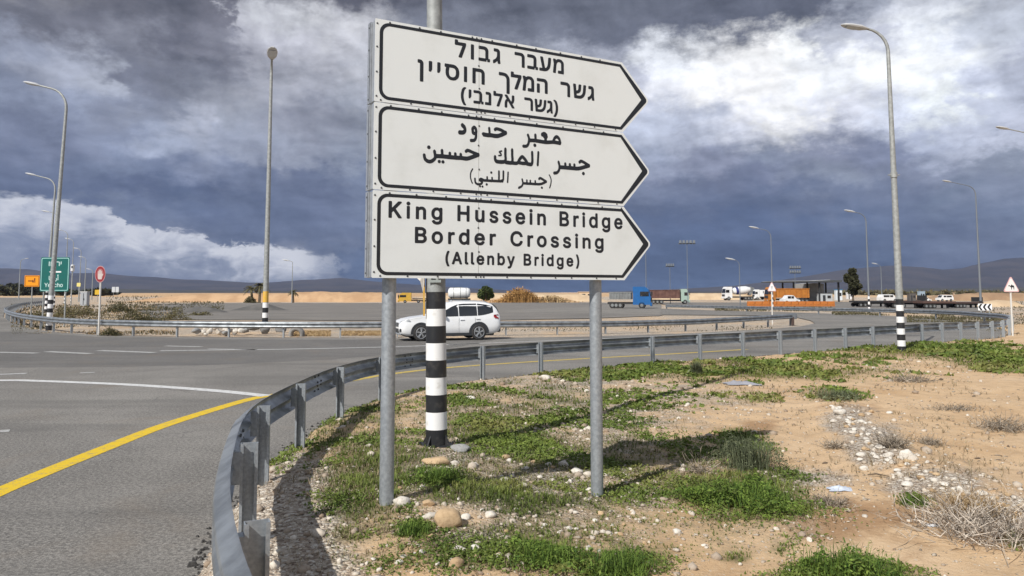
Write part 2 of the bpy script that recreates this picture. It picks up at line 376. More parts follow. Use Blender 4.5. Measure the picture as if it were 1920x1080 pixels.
TEXT = json.loads("""{"latin":[[1736,94,1750,93,1760,95,1770,100,1776,106,1779,112,1781,122,1781,196,1780,200,1776,202,1764,202,1758,199,1750,203,1736,203,1728,201,1719,194,1714,188,1709,178,1707,168,1707,156,1710,144,1713,138,1718,132,1728,125,1738,122,1748,122,1758,126,1759,124,1759,122,1756,117,1752,114,1748,113,1740,113,1736,114,1728,122,1725,123,1723,123,1715,119,1712,116,1710,112,1714,106,1718,102,1728,95],
[1216,94,1228,94,1232,95,1239,98,1245,104,1254,124,1280,192,1281,198,1278,201,1274,202,1264,202,1262,202,1260,200,1246,162,1244,158,1242,158,1240,162,1229,194,1226,200,1223,202,1220,202,1211,202,1206,200,1205,196,1205,194,1229,134,1231,126,1230,120,1227,116,1224,114,1218,115,1215,113,1213,110,1210,100,1212,96],
[647,104,660,103,662,105,664,108,652,140,649,156,649,176,651,188,658,212,664,226,662,231,660,232,658,233,650,233,646,232,644,230,640,224,632,202,629,190,627,176,627,156,630,138,637,119,643,106],
[1917,104,1928,103,1932,104,1934,106,1945,130,1948,142,1950,154,1950,176,1946,200,1941,214,1935,228,1932,232,1928,233,1918,233,1914,231,1913,228,1924,198,1928,178,1928,170,1929,166,1928,154,1925,140,1921,128,1913,110,1914,106],
[942,120,958,120,966,122,976,129,982,136,984,140,984,144,982,148,970,151,965,150,962,144,958,141,954,140,948,140,940,143,937,146,935,150,936,152,938,153,980,153,984,154,986,158,986,168,985,175,980,188,977,192,972,196,964,201,958,203,942,203,938,202,930,198,922,190,918,186,914,176,913,172,912,162,913,152,915,144,918,138,922,133,928,126,936,122],
[1141,120,1154,120,1160,121,1168,126,1172,128,1176,134,1182,144,1184,154,1184,168,1183,175,1181,180,1175,192,1172,195,1164,200,1160,202,1154,203,1142,203,1134,200,1132,200,1132,220,1131,224,1126,227,1116,227,1112,224,1111,220,1111,126,1113,122,1116,121,1126,121,1132,124],
[1630,120,1644,120,1654,124,1660,121,1670,121,1674,122,1676,126,1676,220,1675,224,1672,227,1660,227,1656,224,1655,220,1654,200,1652,200,1644,203,1632,203,1626,202,1618,197,1613,192,1609,188,1605,180,1603,170,1603,154,1606,142,1609,136,1616,127,1622,123],
[1841,120,1856,120,1864,122,1874,128,1879,132,1883,140,1883,144,1880,148,1870,151,1868,151,1864,150,1861,144,1858,142,1852,140,1846,140,1842,142,1838,145,1835,148,1835,152,1836,153,1878,153,1882,154,1885,158,1885,168,1884,175,1879,188,1876,192,1872,196,1862,201,1856,203,1842,203,1836,202,1828,198,1820,190,1816,184,1812,170,1812,152,1813,146,1817,138,1820,133,1828,126,1838,121],
[689,122,702,121,706,123,709,126,715,146,716,147,718,148,748,148,749,146,756,126,759,122,763,121,774,121,776,122,778,124,779,128,777,134,751,206,744,222,740,226,738,227,726,227,722,226,720,222,685,128,686,124],
[817,122,832,121,836,124,837,128,836,136,834,138,830,141,826,142,825,144,825,222,824,225,820,227,810,227,807,226,804,225,803,220,803,140,804,134,806,129,811,124],
[874,122,889,122,892,123,893,126,893,130,891,139,888,141,882,142,881,144,881,222,880,225,876,227,866,227,864,226,862,225,860,220,860,136,861,132,864,127,868,124],
[1017,122,1030,121,1032,122,1034,125,1034,170,1035,176,1038,179,1040,182,1046,183,1050,183,1054,182,1056,179,1058,176,1058,128,1059,124,1062,122,1064,121,1074,121,1079,124,1080,128,1080,178,1078,186,1075,192,1068,199,1062,202,1056,203,1044,203,1034,199,1028,202,1020,202,1016,201,1014,200,1013,196,1013,128,1014,124],
[1372,122,1412,121,1420,122,1424,123,1432,127,1437,130,1441,136,1444,142,1445,146,1445,158,1444,162,1441,168,1434,176,1441,188,1441,204,1438,212,1435,216,1430,221,1418,226,1410,227,1374,227,1372,226,1369,224,1368,220,1368,128,1369,124],
[1481,122,1494,121,1496,122,1498,125,1498,170,1499,176,1504,181,1508,182,1518,182,1522,184,1523,188,1523,198,1522,200,1519,202,1512,204,1504,203,1498,200,1492,202,1482,202,1480,201,1478,198,1477,128,1478,124],
[1554,122,1568,121,1570,123,1572,126,1572,196,1570,200,1566,202,1554,202,1552,200,1550,196,1550,128,1551,124],
[1144,140,1140,142,1134,148,1132,156,1132,168,1133,173,1138,180,1144,183,1150,183,1154,181,1160,176,1162,168,1162,156,1159,146,1154,142,1150,140],
[1636,140,1630,143,1627,148,1625,154,1624,162,1625,170,1630,179,1636,183,1642,183,1648,181,1652,176,1655,164,1655,158,1653,150,1649,144,1642,140],
[1392,142,1390,144,1390,162,1392,165,1406,165,1414,164,1420,161,1423,156,1423,148,1421,146,1418,144,1412,142],
[1742,142,1736,144,1731,150,1729,156,1729,168,1731,176,1735,180,1740,183,1748,183,1753,180,1757,176,1759,168,1759,156,1758,151,1754,146,1750,143],
[726,169,724,172,731,190,732,192,740,170,738,169],
[938,173,936,174,936,176,940,180,942,182,948,183,952,183,956,182,962,176,962,174,960,173],
[1836,173,1836,174,1835,176,1840,180,1842,182,1846,183,1852,183,1856,182,1860,178,1861,175,1860,173],
[1392,185,1390,188,1390,204,1391,206,1410,206,1415,205,1418,202,1420,196,1418,190,1416,187,1408,185],
[1559,205,1562,204,1570,207,1574,214,1574,220,1572,225,1568,228,1562,230,1556,229,1554,227,1550,224,1548,218,1548,214,1550,210,1554,206],
[2160,254,2182,253,2196,256,2204,260,2210,265,2214,270,2219,278,2221,290,2221,382,2220,387,2216,390,2200,390,2196,389,2192,385,2182,390,2178,391,2162,391,2156,390,2148,387,2138,380,2130,370,2125,360,2122,348,2122,332,2123,326,2128,312,2133,306,2138,301,2146,295,2154,291,2168,289,2178,290,2184,291,2190,295,2193,294,2193,290,2191,284,2186,280,2180,278,2170,277,2162,278,2156,282,2148,289,2144,290,2130,284,2128,281,2126,278,2127,274,2130,270,2138,263,2150,256],
[549,287,556,286,570,288,578,292,584,296,594,305,597,310,602,320,604,328,604,349,601,360,597,368,592,375,582,384,572,389,562,391,546,391,540,390,531,386,524,382,514,373,511,368,505,356,503,344,503,334,504,326,509,312,516,302,526,294,534,290,542,287],
[790,287,798,286,806,287,818,293,824,288,840,288,844,290,846,294,846,414,844,418,840,421,824,421,822,420,819,418,818,414,818,386,816,386,810,389,802,391,786,391,778,389,770,385,765,380,757,372,751,362,748,351,747,336,748,328,750,318,755,308,763,299,772,292,780,288],
[939,287,946,286,956,287,966,290,974,295,984,304,988,312,989,316,986,320,984,322,976,324,968,325,964,323,960,318,956,314,950,312,942,311,932,313,928,316,924,320,922,324,921,326,922,328,984,328,988,330,991,334,990,352,987,362,983,370,978,377,970,384,962,388,950,391,934,391,928,390,916,385,910,380,904,374,899,368,895,360,892,347,892,332,893,324,896,316,902,306,910,297,920,291,932,287],
[1549,287,1556,286,1570,288,1578,292,1584,296,1594,305,1597,310,1601,318,1604,330,1604,348,1603,354,1600,362,1594,372,1586,380,1582,384,1572,389,1562,391,1546,391,1540,390,1531,386,1524,382,1514,373,1511,368,1505,356,1503,344,1503,334,1505,322,1509,312,1516,302,1526,294,1534,290,1542,287],
[1684,287,1692,286,1701,287,1712,290,1718,293,1722,296,1728,302,1731,308,1733,314,1733,324,1732,330,1729,334,1722,342,1711,348,1682,354,1678,356,1677,358,1677,362,1679,364,1688,367,1695,367,1701,365,1704,362,1708,356,1712,354,1725,356,1730,360,1731,364,1731,366,1725,376,1715,386,1709,389,1700,391,1682,391,1672,389,1662,384,1654,376,1651,372,1649,366,1648,360,1649,352,1652,346,1654,342,1660,337,1670,331,1698,325,1703,323,1705,320,1705,316,1703,314,1699,312,1692,311,1686,311,1678,313,1674,316,1671,322,1666,325,1662,325,1652,323,1647,320,1646,316,1646,312,1651,302,1658,296,1670,289,1678,287],
[1813,287,1820,286,1830,287,1840,290,1846,293,1850,296,1856,302,1860,308,1862,314,1862,324,1861,330,1858,334,1850,342,1840,348,1812,354,1808,356,1806,358,1806,362,1808,364,1818,367,1824,367,1830,365,1833,362,1836,356,1840,354,1854,356,1859,360,1860,364,1860,366,1854,376,1844,386,1838,389,1828,391,1810,391,1802,389,1792,384,1784,376,1780,372,1778,366,1777,360,1778,352,1781,346,1783,342,1788,337,1800,331,1826,325,1832,323,1834,320,1834,316,1832,314,1828,312,1820,311,1814,311,1806,313,1803,316,1800,322,1796,325,1790,325,1780,323,1776,320,1775,316,1775,312,1780,302,1786,296,1798,289,1806,287],
[1289,288,1310,287,1316,288,1326,291,1338,297,1344,302,1352,312,1357,320,1360,330,1359,334,1354,338,1336,338,1332,335,1329,326,1323,320,1318,316,1306,313,1296,313,1284,317,1275,324,1270,330,1267,338,1265,349,1265,360,1266,366,1268,374,1271,380,1277,388,1282,392,1296,396,1306,396,1316,394,1325,388,1329,382,1332,374,1334,372,1338,371,1354,371,1358,374,1360,376,1359,382,1355,392,1348,402,1343,408,1338,412,1328,417,1318,421,1312,422,1292,422,1284,421,1274,417,1264,412,1254,403,1248,396,1242,384,1238,372,1237,364,1237,344,1238,338,1242,324,1248,314,1258,302,1268,295,1276,291],
[362,288,416,288,426,289,434,291,444,296,449,300,455,306,458,312,461,318,461,334,460,338,456,347,445,358,446,360,451,364,455,372,456,378,456,388,454,396,450,404,443,411,438,414,428,419,414,421,364,421,360,420,358,418,357,414,357,296,358,291],
[655,288,672,288,675,290,677,292,678,296,678,354,680,358,686,364,692,365,704,365,708,366,710,368,711,372,711,384,710,388,706,390,704,391,690,391,686,390,678,386,672,390,658,390,654,389,651,386,650,382,650,296,652,291],
[1041,288,1058,288,1061,290,1063,292,1064,296,1064,356,1066,360,1072,364,1078,365,1090,365,1094,366,1096,368,1097,372,1097,384,1096,388,1092,390,1090,391,1076,391,1072,390,1064,386,1056,390,1044,390,1040,389,1037,386,1036,382,1036,296,1038,291],
[1411,288,1428,288,1431,290,1433,292,1434,296,1434,354,1436,358,1443,364,1448,365,1461,365,1464,366,1466,368,1467,372,1467,384,1466,388,1463,390,1460,391,1447,391,1442,390,1434,386,1428,390,1414,390,1410,389,1407,386,1406,382,1406,296,1408,291],
[1913,288,1930,288,1934,290,1936,294,1936,382,1934,388,1930,390,1914,390,1910,388,1908,384,1908,296,1910,291],
[1991,288,2007,288,2011,290,2013,292,2014,296,2014,354,2016,358,2019,362,2023,365,2030,366,2037,366,2042,364,2046,360,2048,356,2049,348,2049,296,2050,292,2052,289,2056,288,2070,288,2073,289,2075,292,2076,296,2076,360,2074,368,2070,376,2060,385,2052,389,2043,391,2030,391,2022,389,2014,385,2010,389,2006,390,1992,390,1990,389,1987,386,1986,382,1986,296,1988,291],
[552,311,542,314,536,320,533,326,532,330,531,342,534,354,538,361,542,364,548,366,558,366,566,364,570,360,573,356,576,347,576,332,573,322,568,316,562,312,556,311],
[796,311,786,314,780,320,776,330,775,340,777,352,780,358,783,362,788,365,792,366,802,366,808,364,815,358,818,349,819,336,816,322,812,317,804,312],
[1552,311,1542,314,1536,320,1533,326,1532,330,1531,342,1534,354,1538,361,1542,364,1548,366,1558,366,1566,364,1571,358,1573,356,1576,346,1576,332,1573,322,1568,316,1562,312,1556,311],
[388,314,386,316,386,340,388,343,416,343,426,340,430,337,432,334,433,330,433,324,431,320,426,316,418,314],
[2170,314,2160,317,2154,323,2151,328,2150,334,2150,346,2153,356,2158,362,2166,366,2176,366,2184,363,2190,356,2193,347,2193,334,2191,326,2186,319,2180,315,2174,314],
[924,353,922,354,922,356,927,362,932,365,938,366,948,366,952,364,958,360,960,354,958,353],
[388,368,386,370,386,392,388,395,416,395,423,392,428,387,428,380,427,376,424,372,420,370,413,368],
[1918,394,1924,393,1930,395,1936,400,1939,406,1939,412,1936,418,1932,421,1926,424,1918,424,1912,421,1908,418,1905,412,1905,406,1907,402,1913,396],
[547,446,550,446,562,447,578,452,584,456,591,464,595,470,597,475,598,480,598,580,596,585,592,588,576,588,570,583,562,587,556,589,540,589,530,587,519,580,510,572,504,562,500,550,499,542,499,530,501,518,505,509,510,502,518,494,530,487,538,485,546,484,560,486,568,490,570,490,570,482,568,478,564,474,558,472,544,472,538,473,532,478,526,484,522,485,520,485,509,479,505,476,504,472,505,468,511,461,518,454,532,448,538,447],
[2249,446,2252,446,2268,448,2280,453,2285,456,2293,464,2298,474,2299,480,2299,580,2298,585,2294,588,2278,588,2276,587,2272,583,2262,588,2256,589,2240,589,2230,586,2223,582,2214,574,2208,564,2203,552,2202,544,2202,528,2203,522,2205,514,2210,505,2217,496,2228,489,2240,485,2248,484,2258,485,2262,486,2270,490,2272,490,2272,486,2270,479,2266,475,2260,472,2246,472,2240,473,2236,476,2229,484,2224,485,2222,484,2210,478,2207,476,2206,472,2209,466,2220,455,2226,452,2234,448],
[1070,482,1080,481,1088,482,1096,484,1104,488,1108,492,1114,498,1118,505,1120,512,1120,518,1118,526,1114,532,1108,538,1102,542,1092,546,1068,551,1065,554,1063,556,1063,558,1066,562,1076,565,1086,563,1090,560,1093,554,1098,551,1112,554,1117,558,1118,560,1117,564,1111,574,1102,583,1094,587,1086,589,1068,589,1060,587,1052,583,1047,580,1040,572,1037,566,1035,558,1036,548,1038,544,1040,540,1048,532,1058,527,1084,521,1088,519,1091,518,1091,512,1089,510,1084,507,1076,506,1068,507,1064,509,1061,512,1058,518,1054,521,1050,521,1038,519,1034,516,1033,511,1034,506,1039,496,1044,492,1048,488,1056,484],
[1198,482,1208,481,1216,482,1226,485,1232,488,1240,496,1247,509,1247,522,1244,530,1238,537,1226,544,1216,547,1200,550,1195,552,1191,554,1191,558,1193,562,1199,564,1205,565,1215,562,1218,560,1221,554,1226,551,1240,554,1245,558,1246,562,1242,570,1238,576,1228,584,1222,587,1214,589,1197,589,1188,587,1178,582,1170,574,1166,570,1163,560,1163,552,1164,548,1169,538,1173,534,1180,530,1188,526,1213,521,1216,519,1219,518,1219,512,1218,510,1212,507,1204,506,1197,507,1192,509,1189,512,1186,518,1182,521,1178,521,1166,519,1162,516,1161,512,1161,508,1166,498,1172,492,1176,488,1184,484],
[1333,482,1342,481,1350,482,1362,486,1371,492,1377,498,1381,504,1384,511,1383,514,1380,517,1364,521,1358,519,1354,512,1350,509,1344,507,1334,507,1328,508,1323,512,1320,514,1318,518,1317,522,1317,524,1318,525,1378,525,1382,526,1385,530,1385,548,1382,560,1377,570,1367,580,1362,583,1356,586,1346,589,1330,589,1324,588,1312,583,1306,578,1301,574,1294,564,1290,554,1288,544,1288,526,1289,520,1294,508,1298,501,1307,492,1312,488,1326,482],
[2101,482,2110,481,2118,482,2130,488,2136,483,2150,483,2154,485,2157,488,2157,612,2156,617,2152,620,2136,620,2134,619,2131,616,2130,612,2130,583,2128,583,2120,588,2114,589,2098,589,2090,587,2078,580,2074,576,2067,566,2064,560,2061,552,2060,544,2060,526,2064,511,2068,503,2072,498,2079,490,2088,485,2093,483],
[2389,482,2398,481,2406,482,2420,487,2428,492,2433,498,2437,504,2440,511,2439,514,2436,517,2420,521,2416,519,2410,512,2406,509,2400,507,2390,507,2382,510,2378,513,2375,518,2373,522,2374,525,2434,525,2438,526,2441,530,2441,546,2440,552,2438,560,2433,570,2423,580,2418,583,2412,586,2402,589,2386,589,2380,588,2370,584,2364,580,2355,570,2351,564,2346,552,2344,540,2344,530,2346,518,2350,508,2356,498,2362,493,2368,488,2380,483],
[929,482,942,482,950,484,958,488,960,488,964,484,968,483,980,483,984,484,986,486,987,490,987,580,986,584,984,587,980,588,966,588,963,586,961,584,960,580,960,528,959,520,958,516,954,512,950,509,946,508,936,508,932,509,930,512,926,518,925,524,925,580,924,584,922,587,918,588,904,588,902,587,899,584,898,580,898,516,899,509,902,502,906,495,910,491,919,486],
[136,484,154,483,156,484,159,486,160,490,160,528,162,530,172,539,175,537,214,484,218,483,236,483,240,484,242,486,243,490,240,496,193,558,193,560,198,566,242,610,243,614,240,618,236,620,216,620,212,619,162,568,160,567,160,612,159,616,156,619,152,620,138,620,134,619,132,617,131,612,131,490,132,486],
[290,484,306,483,310,486,312,490,312,580,310,586,306,588,290,588,287,586,285,582,285,490,287,486],
[368,484,384,483,388,484,390,488,391,490,391,550,394,558,397,560,409,564,416,563,420,561,423,558,425,554,426,546,426,490,427,486,430,484,434,483,446,483,450,484,452,486,453,490,453,558,451,566,448,572,444,576,438,582,430,587,420,589,406,589,396,586,392,583,390,583,386,587,382,588,370,588,366,587,364,584,363,580,363,490,364,486],
[738,484,756,483,759,484,762,488,762,538,763,540,765,540,817,540,818,538,818,490,819,486,822,484,826,483,840,483,842,484,844,486,846,490,846,612,845,616,843,618,838,620,826,620,822,619,819,616,818,612,818,568,817,566,816,566,763,566,762,568,762,612,761,616,759,619,755,620,740,620,736,619,734,617,733,612,733,490,734,486],
[1435,484,1453,483,1456,486,1458,490,1458,580,1456,586,1452,588,1436,588,1432,586,1430,582,1430,490,1432,486],
[1512,484,1528,483,1532,484,1534,488,1535,490,1535,550,1537,554,1540,560,1544,562,1552,564,1562,562,1567,558,1569,552,1569,490,1570,486,1572,484,1576,483,1590,483,1594,484,1596,486,1597,490,1597,552,1596,560,1591,572,1586,579,1580,584,1574,587,1564,589,1550,589,1540,586,1536,583,1534,583,1530,587,1526,588,1514,588,1510,587,1508,584,1507,580,1507,490,1508,486],
[1744,484,1796,483,1812,485,1820,488,1828,494,1834,500,1838,506,1841,514,1842,522,1841,532,1836,544,1832,549,1825,554,1826,556,1833,564,1836,572,1836,588,1832,600,1828,604,1820,612,1808,618,1794,620,1746,620,1742,619,1740,616,1739,612,1739,490,1740,486],
[1892,484,1908,483,1912,484,1914,488,1915,490,1915,552,1918,558,1924,562,1930,563,1942,562,1945,563,1947,565,1948,570,1948,582,1947,586,1944,588,1940,589,1926,589,1914,584,1908,588,1894,588,1890,587,1888,584,1887,580,1887,490,1888,486],
[1993,484,2010,483,2013,486,2015,490,2015,580,2013,586,2009,588,1994,588,1990,586,1988,582,1988,490,1990,486],
[2104,507,2098,509,2096,512,2090,520,2088,528,2088,544,2090,552,2092,556,2098,561,2106,564,2112,564,2120,561,2127,554,2130,540,2130,530,2127,518,2124,514,2120,510,2114,507],
[1768,509,1767,512,1767,538,1768,540,1794,540,1800,539,1808,536,1812,530,1814,524,1814,522,1812,516,1808,512,1802,510,1794,509],
[544,510,538,512,531,518,529,522,527,532,527,540,530,552,534,559,542,563,546,564,552,564,558,563,562,560,568,552,571,538,570,528,567,518,564,514,560,512,554,510],
[2246,510,2238,514,2233,520,2230,530,2230,544,2233,554,2238,560,2244,563,2248,564,2254,564,2262,561,2266,558,2269,554,2272,544,2272,530,2270,522,2268,518,2262,512,2256,510],
[1318,549,1318,550,1318,552,1322,558,1326,562,1334,564,1342,564,1350,561,1353,558,1356,552,1355,550,1354,549],
[2374,549,2374,552,2379,558,2382,562,2392,564,2398,564,2406,561,2409,558,2412,552,2411,550,2410,549],
[1768,565,1767,568,1767,592,1768,594,1792,594,1802,592,1807,588,1809,582,1809,578,1807,572,1802,568,1792,565],
[293,592,302,592,306,593,312,598,315,602,316,608,314,614,308,620,304,623,296,623,292,622,285,616,282,612,282,604,284,600,289,594],
[1438,592,1448,592,1452,593,1457,598,1461,604,1461,610,1458,616,1455,620,1449,623,1440,623,1434,620,1430,616,1427,610,1427,604,1430,598,1433,596],
[1996,592,2005,592,2009,593,2015,598,2018,604,2018,610,2016,616,2011,620,2006,623,1998,623,1994,622,1988,616,1985,612,1985,604,1987,600,1992,594]],"hebrew":[[790,1478,804,1477,808,1479,809,1482,809,1486,800,1498,793,1513,788,1531,785,1552,785,1566,786,1576,791,1600,798,1616,807,1624,809,1628,808,1633,806,1634,802,1635,792,1635,788,1634,777,1626,773,1620,768,1610,764,1598,760,1578,759,1566,760,1541,764,1521,768,1509,775,1494,783,1482,786,1479],
[1686,1478,1698,1477,1703,1478,1707,1482,1713,1490,1720,1503,1727,1523,1731,1548,1731,1570,1730,1580,1726,1598,1722,1610,1718,1620,1715,1624,1706,1632,1703,1634,1698,1635,1686,1635,1682,1633,1681,1630,1682,1626,1692,1616,1695,1612,1701,1594,1705,1570,1705,1548,1701,1524,1696,1510,1688,1494,1682,1486,1681,1483,1682,1479],
[1612,1504,1618,1504,1626,1508,1638,1517,1646,1525,1648,1525,1649,1523,1650,1512,1652,1508,1654,1506,1658,1505,1668,1505,1672,1506,1673,1508,1674,1512,1670,1543,1670,1598,1668,1606,1666,1610,1660,1616,1656,1619,1646,1621,1624,1621,1620,1620,1618,1618,1617,1614,1617,1604,1618,1600,1619,1598,1624,1596,1642,1596,1644,1594,1644,1564,1642,1556,1638,1548,1634,1543,1622,1534,1611,1528,1610,1523,1610,1510,1611,1506],
[883,1505,940,1505,944,1507,945,1511,945,1518,948,1520,950,1520,951,1518,951,1510,954,1506,958,1505,968,1505,972,1506,974,1507,975,1512,975,1522,974,1527,970,1530,962,1530,961,1532,961,1592,956,1605,954,1608,948,1614,938,1619,926,1621,886,1621,882,1620,879,1618,878,1614,878,1604,879,1600,881,1597,886,1596,926,1596,932,1592,934,1590,935,1584,934,1531,932,1530,886,1530,881,1529,878,1523,878,1511,880,1507],
[993,1505,1042,1505,1046,1506,1048,1508,1049,1512,1049,1598,1046,1608,1044,1612,1040,1616,1036,1618,1026,1621,1002,1621,996,1620,995,1618,994,1614,994,1604,995,1600,996,1598,1002,1596,1020,1596,1023,1594,1023,1532,1022,1531,1020,1530,996,1530,990,1528,988,1523,988,1511,990,1507],
[1106,1505,1122,1505,1127,1507,1161,1602,1161,1616,1159,1620,1154,1621,1096,1621,1095,1624,1095,1634,1093,1638,1088,1639,1074,1639,1070,1637,1069,1632,1069,1604,1070,1600,1071,1598,1076,1596,1130,1596,1131,1594,1101,1512,1102,1507],
[1185,1505,1200,1505,1205,1507,1206,1512,1206,1546,1208,1556,1210,1560,1213,1563,1215,1562,1252,1507,1256,1505,1272,1505,1276,1506,1278,1507,1278,1510,1277,1515,1258,1543,1259,1545,1267,1553,1269,1556,1273,1564,1276,1576,1277,1584,1277,1614,1276,1618,1275,1620,1270,1621,1258,1621,1254,1620,1252,1618,1251,1614,1251,1584,1250,1576,1248,1569,1246,1566,1244,1565,1207,1619,1202,1621,1186,1621,1182,1620,1180,1619,1180,1616,1181,1610,1199,1584,1188,1572,1184,1564,1181,1553,1180,1546,1180,1512,1182,1507],
[1446,1505,1462,1505,1466,1507,1467,1511,1467,1588,1466,1594,1463,1604,1458,1610,1453,1615,1438,1620,1432,1621,1384,1621,1380,1620,1378,1618,1377,1614,1377,1602,1380,1597,1384,1596,1430,1596,1436,1594,1439,1590,1441,1582,1441,1512,1443,1507],
[1498,1505,1542,1505,1550,1506,1562,1509,1568,1512,1578,1518,1584,1525,1591,1533,1595,1541,1601,1560,1603,1572,1607,1614,1606,1618,1605,1620,1600,1621,1588,1621,1584,1620,1582,1619,1580,1612,1577,1572,1575,1560,1572,1552,1567,1544,1559,1536,1554,1533,1542,1530,1518,1530,1517,1531,1516,1542,1518,1544,1532,1548,1539,1551,1546,1556,1552,1564,1555,1570,1558,1582,1561,1612,1560,1618,1558,1620,1554,1621,1542,1621,1536,1619,1534,1610,1533,1590,1531,1580,1529,1576,1526,1573,1522,1570,1516,1569,1514,1570,1513,1574,1511,1606,1510,1614,1509,1618,1506,1620,1502,1621,1490,1621,1486,1619,1484,1614,1484,1608,1485,1604,1485,1596,1487,1580,1487,1574,1490,1546,1492,1516,1494,1507],
[837,1543,844,1543,848,1545,856,1560,858,1566,858,1614,856,1620,852,1621,838,1621,834,1619,832,1614,832,1550,834,1545],
[391,1630,413,1629,416,1631,418,1634,418,1787,417,1793,414,1800,404,1811,396,1814,390,1815,372,1815,368,1813,366,1810,366,1789,370,1786,372,1785,384,1785,387,1780,387,1636,388,1632],
[1202,1630,1224,1629,1228,1631,1230,1634,1230,1754,1228,1769,1225,1778,1222,1784,1216,1792,1208,1800,1201,1806,1190,1811,1174,1814,1164,1815,1126,1815,1123,1812,1122,1808,1122,1790,1126,1786,1128,1785,1164,1785,1172,1784,1182,1781,1189,1776,1192,1772,1196,1764,1198,1753,1198,1636,1199,1632],
[668,1678,690,1677,704,1680,710,1682,718,1688,730,1699,734,1704,739,1714,741,1720,744,1740,744,1752,743,1762,739,1777,734,1788,730,1793,720,1802,714,1807,700,1813,682,1815,612,1815,609,1812,608,1810,608,1790,609,1788,612,1785,620,1785,621,1783,617,1760,617,1736,620,1720,623,1712,630,1700,643,1688,652,1682,660,1679],
[2060,1678,2064,1677,2074,1682,2086,1690,2098,1702,2100,1703,2101,1702,2103,1686,2105,1682,2108,1680,2126,1679,2128,1680,2131,1684,2131,1690,2127,1721,2127,1785,2126,1792,2122,1801,2114,1810,2109,1813,2098,1815,2070,1815,2068,1814,2064,1810,2064,1790,2067,1786,2070,1785,2093,1785,2095,1782,2096,1779,2096,1752,2095,1745,2091,1734,2085,1725,2078,1718,2072,1714,2062,1710,2056,1704,2056,1682],
[791,1680,812,1679,814,1681,817,1684,817,1808,816,1812,812,1815,792,1815,790,1813,787,1810,787,1686,788,1682],
[871,1680,893,1679,896,1681,898,1684,898,1782,899,1784,900,1785,940,1785,946,1783,950,1780,953,1775,954,1768,954,1684,958,1680,960,1679,980,1679,984,1682,985,1686,985,1776,983,1787,980,1794,976,1799,968,1807,960,1812,950,1814,940,1815,874,1815,871,1814,868,1812,867,1808,867,1686,868,1682],
[1282,1680,1304,1679,1308,1682,1311,1686,1349,1791,1349,1810,1346,1814,1342,1815,1274,1815,1272,1818,1272,1830,1268,1835,1266,1836,1246,1836,1242,1832,1241,1830,1241,1791,1242,1789,1244,1786,1248,1785,1312,1785,1313,1783,1278,1688,1278,1684],
[1364,1680,1386,1679,1388,1680,1391,1684,1392,1688,1398,1752,1403,1772,1408,1780,1412,1784,1420,1788,1428,1789,1434,1788,1442,1784,1446,1779,1448,1773,1449,1766,1449,1712,1449,1710,1447,1709,1420,1709,1416,1708,1413,1704,1413,1684,1416,1680,1420,1679,1474,1679,1476,1680,1479,1682,1480,1686,1480,1768,1479,1779,1477,1787,1473,1795,1463,1806,1459,1810,1449,1815,1438,1817,1420,1817,1414,1816,1406,1813,1394,1805,1394,1806,1391,1812,1386,1815,1366,1815,1362,1812,1361,1807,1369,1772,1369,1764,1360,1686,1360,1683],
[1511,1680,1532,1679,1536,1681,1538,1684,1538,1758,1537,1761,1532,1765,1512,1765,1510,1763,1507,1760,1507,1686,1508,1682],
[1594,1680,1616,1679,1618,1681,1621,1684,1621,1775,1620,1784,1615,1796,1604,1808,1596,1812,1586,1814,1576,1815,1511,1814,1507,1810,1507,1791,1508,1788,1512,1785,1576,1785,1582,1783,1587,1779,1589,1775,1590,1768,1590,1686,1591,1682],
[1835,1680,1856,1679,1860,1681,1862,1684,1862,1776,1860,1788,1858,1793,1854,1798,1845,1807,1834,1813,1816,1815,1762,1815,1758,1812,1757,1808,1757,1790,1758,1788,1762,1785,1818,1785,1824,1783,1829,1778,1831,1769,1831,1686,1832,1682],
[1910,1680,1960,1679,1978,1681,1984,1683,1998,1690,2004,1694,2014,1704,2021,1713,2026,1724,2030,1733,2032,1742,2034,1752,2039,1805,2039,1810,2036,1814,2033,1815,2014,1815,2012,1814,2009,1812,2007,1802,2003,1756,2001,1744,1998,1736,1993,1726,1987,1720,1983,1716,1975,1712,1962,1709,1936,1709,1935,1710,1934,1714,1934,1722,1936,1725,1952,1729,1960,1733,1969,1740,1976,1748,1980,1757,1982,1768,1986,1808,1986,1811,1983,1814,1980,1815,1961,1815,1957,1812,1954,1805,1952,1776,1950,1766,1946,1759,1940,1756,1932,1754,1931,1756,1930,1760,1928,1789,1926,1811,1922,1814,1920,1815,1900,1815,1896,1812,1895,1810,1895,1804,1900,1754,1905,1690,1906,1684],
[674,1705,666,1707,658,1712,654,1718,650,1729,648,1745,648,1754,651,1777,652,1782,654,1785,682,1785,696,1782,702,1779,704,1776,708,1770,711,1762,712,1754,712,1737,708,1721,704,1714,700,1711,690,1706,682,1705],
[469,1724,480,1724,484,1725,487,1728,496,1746,496,1808,495,1812,490,1815,471,1815,468,1813,465,1810,465,1730,466,1728],
[545,1724,556,1724,558,1725,563,1729,571,1745,571,1808,570,1812,566,1815,546,1815,544,1813,541,1810,541,1730,542,1728],
[1068,1884,1072,1883,1086,1890,1094,1897,1106,1908,1108,1908,1111,1890,1116,1885,1132,1885,1134,1886,1138,1890,1138,1896,1134,1926,1134,1990,1133,1996,1131,2002,1127,2008,1122,2013,1116,2017,1104,2019,1078,2019,1076,2018,1072,2014,1072,1995,1076,1991,1078,1990,1096,1990,1102,1989,1103,1987,1104,1979,1104,1963,1103,1954,1100,1943,1092,1931,1085,1924,1068,1915,1064,1910,1064,1888],
